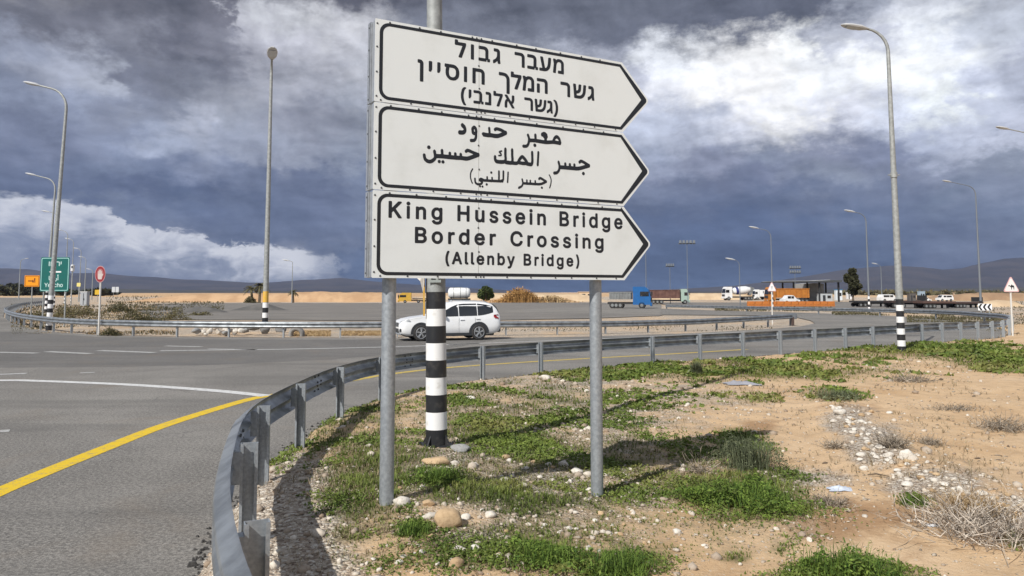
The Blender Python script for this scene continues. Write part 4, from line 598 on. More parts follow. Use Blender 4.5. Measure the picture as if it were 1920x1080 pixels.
def cover(x, y, z):
    px, py = proj(x, y, z); px = np.nan_to_num(px, nan=-9999); py = np.nan_to_num(py, nan=9999)
    n = fbm(x * 1.3 + 3, y * 1.3, 4); n2 = fbm(x * 5 + 30, y * 5, 3)
    g = blobs(GRASS, px, py) * (0.35 + 1.3 * n) * (0.55 + 0.9 * n2)
    out_ = (py > 1090) | (px < -50) | (px > 1960)
    g = np.where(out_, np.clip((n - 0.5) * 2.2, 0, 1), g)
    k = blobs(GRAVEL, px, py) * (0.5 + n); s = blobs(SOIL, px, py) * (0.4 + 1.2 * n)
    return g, k, s
def axis(segs, far, step, ratio=1.16):
    v = []
    for a, b, d_ in segs: v += list(np.arange(a, b, d_))
    lo, hi = v[0], segs[-1][1]; v.append(hi); s = segs[-1][2]; q = hi
    while q < far: s *= ratio; q += s; v.append(q)
    s = segs[0][2]; q = lo; pre = []
    while q > -far: s *= ratio; q -= s; pre.append(q)
    return np.array(pre[::-1] + v)
xs = axis([(-14, -4, 0.4), (-4, 9, 0.09), (9, 30, 0.25)], 16000, 1)
ys = axis([(-6, 2, 0.4), (2, 14, 0.09), (14, 42, 0.28)], 16000, 1)
XX, YY = np.meshgrid(xs, ys); ZZ = gz(XX, YY)
nx, ny = len(xs), len(ys)
gg, gk, gs = cover(XX, YY, ZZ)
sdv = inside_sd(XX, YY, verge_poly)
# far plain: paler and more orange strips
pxg, pyg = proj(XX, YY, ZZ); pxg = np.nan_to_num(pxg, nan=-999); pyg = np.nan_to_num(pyg, nan=999)
ORANGE = [(1890, 585, 60, 14, 1), (1780, 580, 60, 5, .8), (560, 555, 260, 9, .9), (1280, 556, 200, 7, .6), (1500, 566, 160, 6, .8), (1860, 562, 90, 6, .7), (250, 565, 160, 10, .5)]
go = blobs(ORANGE, pxg, pyg) * (sdv < 1)
outm = (sdv < -0.2) & (np.hypot(XX, YY) < 400); wv_ = 0.4 + 1.0 * fbm(XX * .35 + 5, YY * .35, 4)
gk = np.where(outm, .55 * wv_, gk); gs = np.where(outm, np.maximum(gs, .62 * fbm(XX * .22 + 60, YY * .22, 4) * 1.25), gs)
col = np.stack([np.clip(gg, 0, 1), np.clip(gk, 0, 1), np.clip(gs, 0, 1), np.ones_like(gg)], -1).reshape(-1, 4)
col[:, 3] = np.clip(go, 0, 1).ravel()
idx = np.arange(nx * ny).reshape(ny, nx)
quads = np.stack([idx[:-1, :-1], idx[:-1, 1:], idx[1:, 1:], idx[1:, :-1]], -1).reshape(-1, 4)

def ground_material():
    m = bpy.data.materials.new('verge_ground'); m.use_nodes = True; t = NT(m.node_tree); b = m.node_tree.nodes['Principled BSDF']
    v = t.new('ShaderNodeTexCoord').outputs['Object']
    a = t.new('ShaderNodeVertexColor', layer_name='cover'); sc = t.new('ShaderNodeSeparateColor'); t.l.new(a.outputs[0], sc.inputs[0])
    g_, k_, s_ = sc.outputs[0], sc.outputs[1], sc.outputs[2]; o_ = a.outputs['Alpha']
    nb = t.noise(v, 0.55, 6, 0.6); nm = t.noise(v, 3.2, 6, 0.65); nf = t.noise(v, 26, 5, 0.7); nff = t.noise(v, 90, 3, 0.6)
    sand = t.ramp(nb, [(0.3, (0.50, 0.325, 0.175, 1)), (0.5, (0.60, 0.42, 0.25, 1)), (0.72, (0.63, 0.46, 0.295, 1))])
    sand = t.mix(t.mapr(nm, 0.42, 0.7, 0, 0.6), sand, (0.40, 0.27, 0.16, 1))
    sand = t.mix(t.mapr(nf, 0.45, 0.75, 0, 0.5), sand, (0.70, 0.55, 0.38, 1))
    sand = t.mix(t.mapr(nff, 0.52, 0.75, 0, 0.55), sand, (0.24, 0.165, 0.10, 1))
    sand = t.mix(t.math('MULTIPLY', o_, 0.85), sand, (0.47, 0.27, 0.12, 1))
    soil = t.mix(nf, (0.22, 0.125, 0.065, 1), (0.42, 0.25, 0.13, 1))
    c = t.mix(t.mapr(t.math('ADD', s_, t.math('MULTIPLY', t.math('SUBTRACT', nm, 0.5), 0.8)), 0.3, 0.75, 0, 0.8), sand, soil)
    # gravelly ground: mixed small stones
    vo = t.new('ShaderNodeTexVoronoi'); t.l.new(v, vo.inputs['Vector']); vo.inputs['Scale'].default_value = 42
    sv = t.new('ShaderNodeSeparateColor'); t.l.new(vo.outputs['Color'], sv.inputs[0])
    st = t.ramp(sv.outputs[0], [(0, (0.22, 0.17, 0.13, 1)), (0.35, (0.39, 0.315, 0.245, 1)), (0.7, (0.51, 0.44, 0.355, 1)), (1, (0.68, 0.63, 0.55, 1))])
    st = t.mix(t.mapr(vo.outputs['Distance'], 0.012, 0.02, 0, 0.0), st, (0.12, 0.09, 0.07, 1))
    kf = t.mapr(t.math('ADD', k_, t.math('MULTIPLY', t.math('SUBTRACT', nm, 0.5), 0.7)), 0.2, 0.6)
    c = t.mix(kf, c, st)
    # scattered single pebbles everywhere
    v2 = t.new('ShaderNodeTexVoronoi'); t.l.new(v, v2.inputs['Vector']); v2.inputs['Scale'].default_value = 17; v2.inputs['Randomness'].default_value = 1
    s2 = t.new('ShaderNodeSeparateColor'); t.l.new(v2.outputs['Color'], s2.inputs[0])
    pm = t.math('MULTIPLY', t.mapr(v2.outputs['Distance'], 0.16, 0.24, 1, 0), t.mapr(s2.outputs[1], 0.7, 0.78, 0, 1))
    c = t.mix(t.math('MULTIPLY', pm, 0.7), c, (0.55, 0.49, 0.40, 1))
    # thin green film and dead litter between the plants
    gfac = t.mapr(t.math('ADD', g_, t.math('MULTIPLY', t.math('SUBTRACT', nf, 0.5), 0.9)), 0.2, 0.85, 0, 0.82)
    gcol = t.mix(nm, (0.075, 0.085, 0.03, 1), (0.16, 0.14, 0.07, 1))
    c = t.mix(gfac, c, gcol)
    t.l.new(c, b.inputs['Base Color']); b.inputs['Roughness'].default_value = 0.92; b.inputs['Specular IOR Level'].default_value = 0.15
    h = t.math('ADD', t.math('MULTIPLY', nf, 0.6), t.math('ADD', t.math('MULTIPLY', nff, 0.25), t.math('MULTIPLY', t.math('MULTIPLY', vo.outputs['Distance'], kf), -1.2)))
    bp = t.new('ShaderNodeBump'); bp.inputs['Strength'].default_value = 0.75; bp.inputs['Distance'].default_value = 0.03
    t.l.new(h, bp.inputs['Height']); t.l.new(bp.outputs[0], b.inputs['Normal'])
    return m
ground = raw('ground', np.stack([XX, YY, ZZ], -1).reshape(-1, 3), [quads], [ground_material()], smooth=True, col=col)
structure(ground)

# ------------------------------------------------------------------ road surfaces
def asphalt_material(name, c0, c1, stone):
    m = bpy.data.materials.new(name); m.use_nodes = True; t = NT(m.node_tree); b = m.node_tree.nodes['Principled BSDF']
    v = t.new('ShaderNodeTexCoord').outputs['Object']
    nb = t.noise(v, 0.22, 6, 0.62, 0.6); nm = t.noise(v, 1.7, 6, 0.65); nf = t.noise(v, 60, 3, 0.7); nff = t.noise(v, 140, 2, 0.6)
    c = t.mix(t.mapr(nb, 0.32, 0.68), c0, c1)
    c = t.mix(t.mapr(nm, 0.45, 0.75, 0, 0.35), c, (c0[0] * 0.72, c0[1] * 0.72, c0[2] * 0.72, 1))
    c = t.mix(t.mapr(nf, 0.48, 0.68, 0, stone), c, (0.40, 0.385, 0.36, 1))
    c = t.mix(t.mapr(nff, 0.5, 0.7, 0, stone), c, (0.055, 0.055, 0.055, 1))
    nc = t.noise(v, 26, 5, 0.85); c = t.mix(t.mapr(nc, 0.5, 0.60, 0, stone * .8), c, (0.07, 0.067, 0.064, 1)); c = t.mix(t.mapr(nc, 0.5, 0.40, 0, stone * .7), c, (0.36, 0.34, 0.31, 1))
    nd = t.noise(v, 0.5, 5, 0.6, 0.8); c = t.mix(t.mapr(nd, 0.52, 0.75, 0, 0.45), c, (0.20, 0.165, 0.13, 1))
    # long soft tyre-polished streaks
    mp = t.new('ShaderNodeMapping'); t.l.new(v, mp.inputs[0]); mp.inputs['Scale'].default_value = (0.05, 0.5, 1); mp.inputs['Rotation'].default_value = (0, 0, 0.1)
    c = t.mix(t.mapr(t.noise(mp.outputs[0], 1.4, 5, 0.6), 0.48, 0.66, 0, 0.34), c, (0.085, 0.083, 0.08, 1))
    # hairline cracks
    vc = t.new('ShaderNodeTexVoronoi', feature='DISTANCE_TO_EDGE'); wv = t.new('ShaderNodeVectorMath', operation='ADD')
    t.l.new(v, wv.inputs[0]); nz = t.new('ShaderNodeTexNoise'); t.l.new(v, nz.inputs['Vector']); nz.inputs['Scale'].default_value = 1.2; nz.inputs['Detail'].default_value = 5
    t.l.new(nz.outputs['Color'], wv.inputs[1]); t.l.new(wv.outputs[0], vc.inputs['Vector']); vc.inputs['Scale'].default_value = 0.33
    cr = t.math('MULTIPLY', t.mapr(vc.outputs['Distance'], 0.0, 0.006, 1, 0), t.mapr(nb, 0.5, 0.62, 0, 0.5))
    c = t.mix(cr, c, (0.04, 0.04, 0.04, 1))
    t.l.new(c, b.inputs['Base Color']); b.inputs['Roughness'].default_value = 0.86; b.inputs['Specular IOR Level'].default_value = 0.25
    bp = t.new('ShaderNodeBump'); bp.inputs['Strength'].default_value = 0.45; bp.inputs['Distance'].default_value = 0.012
    t.l.new(t.math('ADD', nf, t.math('MULTIPLY', nff, 0.5)), bp.inputs['Height']); t.l.new(bp.outputs[0], b.inputs['Normal'])
    return m
asph = asphalt_material('asphalt', (0.145, 0.136, 0.125, 1), (0.262, 0.247, 0.225, 1), 0.8)
asph2 = asphalt_material('worn_asphalt', (0.20, 0.188, 0.17, 1), (0.27, 0.25, 0.222, 1), 0.4)
yard_m = asphalt_material('yard_gravel', (0.165, 0.152, 0.138, 1), (0.225, 0.205, 0.182, 1), 0.5)
def sheet(name, pxpoly, z, m, world=None, rag=0.0):
    P = [onz(x, y, z) for x, y in pxpoly] if world is None else [Vector((x, y, z)) for x, y in world]
    if rag:
        Q = []
        for a, b in zip(P, P[1:] + P[:1]):
            k = max(1, min(60, int((b - a).length / (rag * 3))))
            for i in range(k):
                p = a.lerp(b, i / k); q = (vnoise(np.array([p.x / rag / 2]), np.array([p.y / rag / 2]))[0] - .5) * 2 * rag
                Q.append(Vector((p.x + q, p.y + q * .6, z)))
        P = Q
    from mathutils.geometry import delaunay_2d_cdt
    cv, ce, cf = delaunay_2d_cdt([Vector((p.x, p.y)) for p in P], [], [list(range(len(P)))], 1, 1e-4)[:3]
    bm = bmesh.new(); vs = [bm.verts.new((q.x, q.y, z)) for q in cv]
    for f in cf:
        try: bm.faces.new([vs[i] for i in f])
        except ValueError: pass
    bm.normal_update()
    for f in bm.faces:
        if f.normal.z < 0: f.normal_flip()
    me = bpy.data.meshes.new(name); bm.to_mesh(me); bm.free(); me.materials.append(m)
    o = bpy.data.objects.new(name, me); C.objects.link(o); return structure(o)
# main carriageway and slip road (its near side runs under the verge), with the island left out
near_edge = [tuple(p) for p in offset_left(catmull(RP[:27], 3), -0.6)]
main_px = [(1846, 608), (1800, 603), (1720, 595), (1600, 589.5), (1500, 586), (1340, 582), (1240, 578.5), (1240, 590), (1480, 592), (1520, 601), (1528, 606), (1500, 612), (1450, 616), (1300, 624.5), (1100, 631), (900, 634), (700, 634), (500, 633), (320, 632), (190, 628.5),
           (110, 623), (57, 616.5), (22, 605), (6, 594), (8, 586), (30, 578), (90, 570), (90, 559), (0, 558), (-600, 557)]
wp = [(p.x, p.y) for p in (onz(x, y, 0) for x, y in main_px)]
ne = near_edge
road = sheet('road', None, 0.0, asph, world=[(-45, -40), (2.0, -40)] + ne + wp)
dark_asph = asphalt_material('newer_asphalt', (0.105, 0.101, 0.098, 1), (0.150, 0.143, 0.136, 1), 0.55)
sheet('road_turning_lane', [(-700, 622), (30, 622), (190, 632), (500, 636.5), (760, 638), (930, 637), (860, 650), (760, 662), (620, 674), (400, 684), (200, 688), (-100, 690), (-700, 694)], 0.002, dark_asph, rag=0.05)
yard = sheet('gravel_yard', [(255, 585), (300, 569), (480, 568), (740, 568), (1100, 567), (1236, 571), (1238, 592), (1100, 597), (930, 600), (720, 601), (320, 599), (270, 594)], -0.004, yard_m, rag=0.8)
far_road = sheet('far_road', [(1240, 578), (1240, 571), (1180, 569), (1060, 577), (900, 584), (1100, 587), (1239, 590)], 0.004, asph2)
lot = sheet('lorry_park', [(1236, 567), (1400, 567), (1600, 566), (1830, 568), (1850, 584), (1720, 585.5), (1560, 580), (1400, 575), (1250, 573)], -0.008, yard_m, rag=1.0)

# painted markings: thin sheets on the asphalt, worn through in places
def paint_material(name, c, wear):
    m = bpy.data.materials.new(name); m.use_nodes = True; t = NT(m.node_tree); b = m.node_tree.nodes['Principled BSDF']
    v = t.new('ShaderNodeTexCoord').outputs['Object']
    n = t.noise(v, 9, 6, 0.7); n2 = t.noise(v, 70, 3, 0.7)
    f = t.mapr(t.math('ADD', n, t.math('MULTIPLY', t.math('SUBTRACT', n2, 0.5), 0.7)), wear, wear + 0.22, 0, 0.85)
    t.l.new(t.mix(f, c, (0.21, 0.20, 0.185, 1)), b.inputs['Base Color']); b.inputs['Roughness'].default_value = 0.7
    bp = t.new('ShaderNodeBump'); bp.inputs['Strength'].default_value = 0.3; bp.inputs['Distance'].default_value = 0.01
    t.l.new(n2, bp.inputs['Height']); t.l.new(bp.outputs[0], b.inputs['Normal']); return m
yel = paint_material('road_yellow', (0.70, 0.475, 0.012, 1), 0.51); wht = paint_material('road_white', (0.62, 0.62, 0.61, 1), 0.50)
wht2 = paint_material('road_white_worn', (0.46, 0.46, 0.45, 1), 0.42)
def ribbon(name, pts, w, m, z=0.004, px=True):
    P = np.array([(lambda p: (p.x, p.y))(onz(x, y, z)) for x, y in pts]) if px else np.array(pts)
    P = catmull(P, 8) if len(P) > 2 else P
    a = offset_left(P, w / 2); b = offset_left(P, -w / 2); n = len(P)
    V = [(x, y, z) for x, y in a] + [(x, y, z) for x, y in b]
    o = MB(); o.add(V, [(i, n + i, n + i + 1, i + 1) for i in range(n - 1)], m); o = o.build(name)
    pass
    return structure(o)
ribbon('road_marking_yellow', [(-330, 1075), (-150, 990), (0, 921), (100, 879), (200, 839), (300, 800), (400, 768), (470, 748), (520, 739), (590, 726), (650, 715)], 0.25, yel)
yel2 = paint_material('road_yellow_worn', (0.60, 0.43, 0.05, 1), 0.44)
ribbon('road_marking_yellow', [(650, 715), (720, 703), (800, 693), (880, 686), (1000, 678), (1120, 671), (1250, 664), (1400, 655)], 0.22, yel2)
ribbon('road_marking_white', [(-200, 716), (0, 713), (70, 714), (240, 721), (400, 732), (500, 742)], 0.30, wht, 0.006)
for pts, w in [([(-60, 704), (50, 700)], .3), ([(-60, 813), (18, 807)], .22), ([(-40, 659.5), (70, 662)], .32), ([(88, 659), (170, 663)], .32), ([(185, 657), (290, 661)], .32), ([(310, 648.5), (378, 650)], .3), ([(150, 699), (178, 698)], .2),
               ([(300, 657.5), (420, 656), (540, 654.5), (740, 650), (900, 644)], .32), ([(390, 654), (480, 655.5)], .25), ([(840, 646), (1000, 640), (1200, 632), (1400, 622)], .3)]:
    ribbon('road_marking_dash', pts, w, wht2, 0.0055)
# broken black asphalt lip along the verge
lip = MB(); lm = mat('broken_asphalt', (0.045, 0.043, 0.042), 0.95, 0, (0.10, 0.095, 0.09), 20, 0.8, 0.8, 60)
EP = offset_left(catmull(RP[2:17], 10), 0.36); n = len(EP)
for i in range(n):
    for k in range(6):
        p = EP[i] + rng.normal(0, 0.045, 2); s_ = rng.uniform(.008, .026) * (1.0 if rng.random() < .9 else 1.7)
        lip.box((p[0], p[1], 0.005 + s_ * .25), (s_ * rng.uniform(.8, 2), s_ * rng.uniform(.8, 1.6), s_ * .8), lm, rng.uniform(0, 3), top=(.6, .6))
tag(lip.build('asphalt_rubble'), kind='stuff')

# ------------------------------------------------------------------ the direction sign
SX, SY, SZ, SYAW, SW, STIP = -1.1037, 5.8773, 2.2104, 0.4944, 2.4573, 0.3249
HS = [0.7020, 0.7114, 0.6867]                       # from the bottom panel up
sign = thing('direction_sign', 'tall white three-panel arrow sign on two grey posts, lettered in Hebrew, Arabic and English', 'road sign', (SX, SY, 0), SYAW)
def arrow_poly(left, margin, h, shoulder, tip, rl, rt):
    """outline of an arrow-ended panel of height h: rounded at the left, pointed at the right"""
    P = []
    def arc(cx_, cz_, r, a0, a1, n=8):
        for k in range(n):
            q = a0 + (a1 - a0) * k / (n - 1); P.append((cx_ + r * math.cos(q), cz_ + r * math.sin(q)))
    arc(left + rl, margin + rl, rl, -math.pi / 2, -math.pi); arc(left + rl, h - margin - rl, rl, math.pi, math.pi / 2)
    P.append((shoulder, h - margin)); a = math.atan2(h / 2 - margin, tip - shoulder); b0 = math.pi / 2 - a
    arc(tip - rt / math.cos(b0), h / 2, rt, b0, -b0); P.append((shoulder, margin)); return P
z0 = 0.0; face_y = 0.0
LETTER = [('latin', 0.0, 'lettering_latin'), ('arabic', HS[0], 'lettering_arabic'), ('hebrew', HS[0] + HS[1], 'lettering_hebrew')]
sign_z = SZ
for k in range(3):
    h = HS[k]; g = 0.003
    mb = MB(); mb.prism([(x, z + z0 + g) for x, z in arrow_poly(0.0, 0.0, h - 2 * g, SW, SW + STIP, 0.008, 0.04)], 0.0, 0.0035, sign_w)
    # folded edge channel on the back
    mb.box((SW / 2, 0.028, z0 + 0.03), (SW - 0.06, 0.045, 0.035), alu); mb.box((SW / 2, 0.028, z0 + h - 0.03), (SW - 0.06, 0.045, 0.035), alu)
    panel = mb.build('panel', sign, loc=(0, 0, sign_z))
    fr = MB(); fr.box((0.016, 0.045, z0 + h / 2), (0.024, 0.075, h - 0.02), alu); fr.box((0.006, 0.125, z0 + h / 2), (0.03, 0.07, h - 0.012), alu); fr.box((-0.0075, 0.105, z0 + h / 2), (0.004, 0.012, h - 0.03), dark_p)
    for q in (.06, .34, .66, .93): fr.cyl((-0.012, 0.128, z0 + h * q), (-0.007, 0.128, z0 + h * q), 0.008, rivet_m, 8)
    fr.build('side_frame', panel)
    # black border: outer outline minus inner outline
    bd = MB(); tipk = STIP
    A_ = arrow_poly(0.038, 0.025, h, SW - 0.015, SW + STIP - 0.022, 0.085, 0.035); B_ = arrow_poly(0.067, 0.051, h, SW - 0.030, SW + STIP - 0.100, 0.062, 0.004)
    nn = len(A_); V = [(x, -0.0012, z + z0) for x, z in A_] + [(x, -0.0012, z + z0) for x, z in B_]
    bd.add(V, [(i, (i + 1) % nn, nn + (i + 1) % nn, nn + i) for i in range(nn)], sign_b); bd.build('border', panel)
    key, off, nm = LETTER[k]
    lo = outlines('lettering', TEXT[key], sign_b, z=-0.0012, parent=panel)
    # seam between the two sheets, and the rivets along the edges
    sm = MB(); us = 0.93
    sm.box((us, -0.0006, z0 + h / 2), (0.0025, 0.001, h - 0.012), mat('seam_dark', (0.30, 0.30, 0.28), 0.6)); sm.build('seam', panel)
    rv = MB(); rv.tube([(0, 0, 0), (0, -0.004, 0)], [0.009, 0.006], rivet_m, 8); rv0 = None
    spots = [(0.018, z0 + q * h) for q in (.07, .36, .66, .94)]
    for i in range(11):
        u = 0.06 + i * 0.232 + rng.normal(0, 0.02)
        spots += [(u, z0 + 0.019), (u + 0.07, z0 + h - 0.019)]
    spots += [(us - .022, z0 + .019), (us + .022, z0 + .019), (us - .022, z0 + h - .019), (us + .022, z0 + h - .019), (us + .004, z0 + h * .33), (us - .002, z0 + h * .62), (us + .003, z0 + h * .86)]
    for u, z in spots:
        if u > SW - .02: continue
        if rv0 is None: rv0 = rv.build('rivet', panel); o = rv0
        else: o = rv0.copy(); C.objects.link(o)
        o.location = (u, 0, z)
    z0 += h
for u in (0.185, 2.205):
    wx = SX + u * math.cos(SYAW) - 0.115 * math.sin(SYAW); wy = SY + u * math.sin(SYAW) + 0.115 * math.cos(SYAW)
    gzp = gz1(wx, wy)
    mb = MB(); mb.tube([(u, 0.115, gzp - 0.15), (u, 0.115, SZ + 0.6), (u, 0.115, SZ + 2.02)], 0.057, galv, 20)
    mb.tube([(u, 0.115, SZ + 2.02), (u, 0.115, SZ + 2.035)], [0.061, 0.055], dark_p, 20)
    mb.build('post', sign, smooth=True)
    for q in (0.12, 0.6, 0.84, 1.3, 1.55, 1.98):
        cb = MB(); cb.box((u, 0.058, SZ + q), (0.16, 0.006, 0.03), alu); cb.tube([(u + .059 * math.cos(w), 0.115 + .059 * math.sin(w), SZ + q) for w in np.linspace(0, 2 * math.pi, 17)], 0.006, alu, 6); cb.build('bracket', sign)

# ------------------------------------------------------------------ guard rails
PROF = [(0.0, .312), (.014, .300), (.072, .264), (.083, .236), (.074, .206), (.016, .166), (.004, .156), (.016, .146), (.074, .106), (.083, .076), (.072, .048), (.014, .012), (0.0, 0.0)]
def sweep(mb, P, prof, z_of, m, side=1.0, off0=0.0, th=0.005):
    """W-shaped beam along a path; side=+1 bulges to the left of travel"""
    T = np.gradient(P, axis=0); T /= np.linalg.norm(T, axis=1)[:, None]; N = np.stack([-T[:, 1], T[:, 0]], 1) * side
    full = prof + [(o - th, z) for o, z in prof[::-1]]
    rings = []
    for p, nn_, i in zip(P, N, range(len(P))):
        zb = z_of(i); rings.append([(p[0] + nn_[0] * (o + off0), p[1] + nn_[1] * (o + off0), zb + z) for o, z in full])
    mb.loft(rings, m)
def c_post(h, w=0.115, dpt=0.06, t_=0.006, lip=0.02):
    """channel post, web facing +x, flanges along y"""
    P = [(-dpt / 2, -w / 2), (dpt / 2, -w / 2), (dpt / 2, w / 2), (-dpt / 2, w / 2), (-dpt / 2, w / 2 - lip), (-dpt / 2 + t_, w / 2 - lip), (-dpt / 2 + t_, w / 2 - t_), (dpt / 2 - t_, w / 2 - t_), (dpt / 2 - t_, -w / 2 + t_), (-dpt / 2 + t_, -w / 2 + t_), (-dpt / 2 + t_, -w / 2 + lip), (-dpt / 2, -w / 2 + lip)]
    n = len(P); mb = MB(); V = [(x, y, -0.2) for x, y in P] + [(x, y, h) for x, y in P]
    F = [((i + 1) % n, i, n + i, n + (i + 1) % n) for i in range(n)]
    # end caps split into simple quads
    for o in (0, n): F += [(o + 1, o + 2, o + 7, o + 8), (o + 0, o + 1, o + 8, o + 9), (o + 2, o + 3, o + 6, o + 7), (o + 0, o + 9, o + 10, o + 11), (o + 3, o + 4, o + 5, o + 6)]
    mb.add(V, F, galv); return mb
def guard_rail(label, P, per, side, group, ground_z, top, spacing_idx, name='guard_rail', post_h=None):
    root = thing(name, label, 'guard rail', (0, 0, 0), 0, group)
    fine = catmull(P, per)
    tops = catmull(np.stack([top, top], 1), per)[:, 0]
    mb = MB(); sweep(mb, fine, PROF, lambda i: tops[i] - 0.312, galv_rail, side, 0.10)
    # splice laps: a second thickness of sheet and its bolts every second bay
    beam = mb.build('rail', root, smooth=True, ang=60)
    T = np.gradient(P, axis=0)
    first = None
    for i in spacing_idx:
        a = math.atan2(T[i][1], T[i][0]); g = ground_z(P[i])
        h = top[i] - g + 0.005
        if first is None:
            first = c_post(1.0).build('post', root); o = first
        else: o = first.copy(); C.objects.link(o)
        yaw = a + math.pi / 2 if side > 0 else a - math.pi / 2
        o.location = (P[i][0], P[i][1], g); o.rotation_euler = (0, 0, a + (math.pi if rng.random() < 0.0 else 0)); o.scale = (1, 1, h)
        s_ = MB(); nx_, ny_ = -math.sin(a) * side, math.cos(a) * side
        s_.box((P[i][0] + nx_ * 0.085, P[i][1] + ny_ * 0.085, top[i] - 0.156), (0.075, 0.055, 0.22), galv, a)
        s_.build('spacer', root)
    Tn = np.gradient(fine, axis=0); Tn /= np.linalg.norm(Tn, axis=1)[:, None]
    for j in range(per + per // 2 + 1, len(fine) - 1, per * 2):
        i0 = j; p = fine[j]; t_ = Tn[j]; 
        if np.hypot(*p) > 30: break
        q = np.array([p - t_ * 0.17, p, p + t_ * 0.17]); jt = MB(); sweep(jt, q, PROF, lambda i, j=j: tops[j] - 0.312, galv_rail, side, 0.106, 0.014); sp_ = jt.build('splice', root, smooth=True, ang=60)
        if np.hypot(*p) < 16:
            for du in (-.11, .11):
                for dz in (.055, .13, .18, .255):
                    bb = MB(); nn2 = np.array([-t_[1], t_[0]]) * side; a_ = p + t_ * du; o0 = 0.10 + float(np.interp(dz, [q_[1] for q_ in PROF[::-1]], [q_[0] for q_ in PROF[::-1]])) - .016
                    bb.tube([(a_[0] + nn2[0] * o0, a_[1] + nn2[1] * o0, tops[j] - .312 + dz), (a_[0] + nn2[0] * (o0 - .018), a_[1] + nn2[1] * (o0 - .018), tops[j] - .312 + dz)], [.016, .012], rivet_m, 6); bb.build('bolt', sp_)
    return root
RG = [max(gz1(x, y), 0.0) for x, y in RP]
RPtop = np.array([1.00, 1.01, 1.02, 1.05, 1.03] + [0] * (len(RP) - 5))
for i in range(5, len(RP)):
    RPtop[i] = zmound(*RP[i]) + 0.76 if i < 26 else max(0.55, 0.84 - 0.02 * (i - 26))
RPtop[5:8] = [0.98, 0.92, 0.89]
guard_rail('long curved steel guard rail that sweeps round the verge behind the arrow sign', RP, 6, 1.0, None, lambda p: gz1(*p), RPtop, list(range(0, 29)) + list(range(30, len(RP), 2)))
# rail along the far side of the junction
def far_rail(label, pts, tops_px, side, step=1, end_plate=False):
    P = np.array([(lambda p: (p.x, p.y))(onz(x, y, 0)) for x, y in pts])
    # even 2 m posts
    F_ = catmull(P, 30); s = np.concatenate([[0], np.cumsum(np.hypot(*np.diff(F_, axis=0).T))]); k = int(s[-1] / 2.6)
    q = np.linspace(0, s[-1], k + 1); P2 = np.stack([np.interp(q, s, F_[:, 0]), np.interp(q, s, F_[:, 1])], 1)
    tp = np.interp(q, np.linspace(0, s[-1], len(tops_px)), tops_px)
    return P2, guard_rail(label, P2, 2, side, None, lambda p: -0.05, tp, range(len(P2)))
P2, _ = far_rail('low far guard rail bending round the island from the green sign to the white car', [(90, 571), (45, 578), (18, 588), (12, 597), (30, 607), (70, 616), (130, 623), (200, 627), (320, 630.5), (500, 632), (640, 632), (745, 631)], [0.74, 0.74, 0.76, .76, .76, .76, .76, .74, .72], -1.0)
P3, g3 = far_rail('low far guard rail with a bent end plate, running on beyond the white car', [(745, 630), (900, 628), (1000, 626.5), (1100, 625), (1200, 622.5), (1300, 619), (1400, 614), (1482, 609.5)], [0.70, .66, .62, .62, .66, .72], -1.0)
e_ = P3[-1]; eb_ = MB(); eb_.box((e_[0] + .25, e_[1] + .1, .56), (.5, .12, .36), galv_rail, 0.3, .03); eb_.box((e_[0] + .1, e_[1], .25), (.18, .25, .55), mat('rusty_steel', (0.09, 0.06, 0.05), 0.8), 0.3); eb_.build('end_plate', g3)

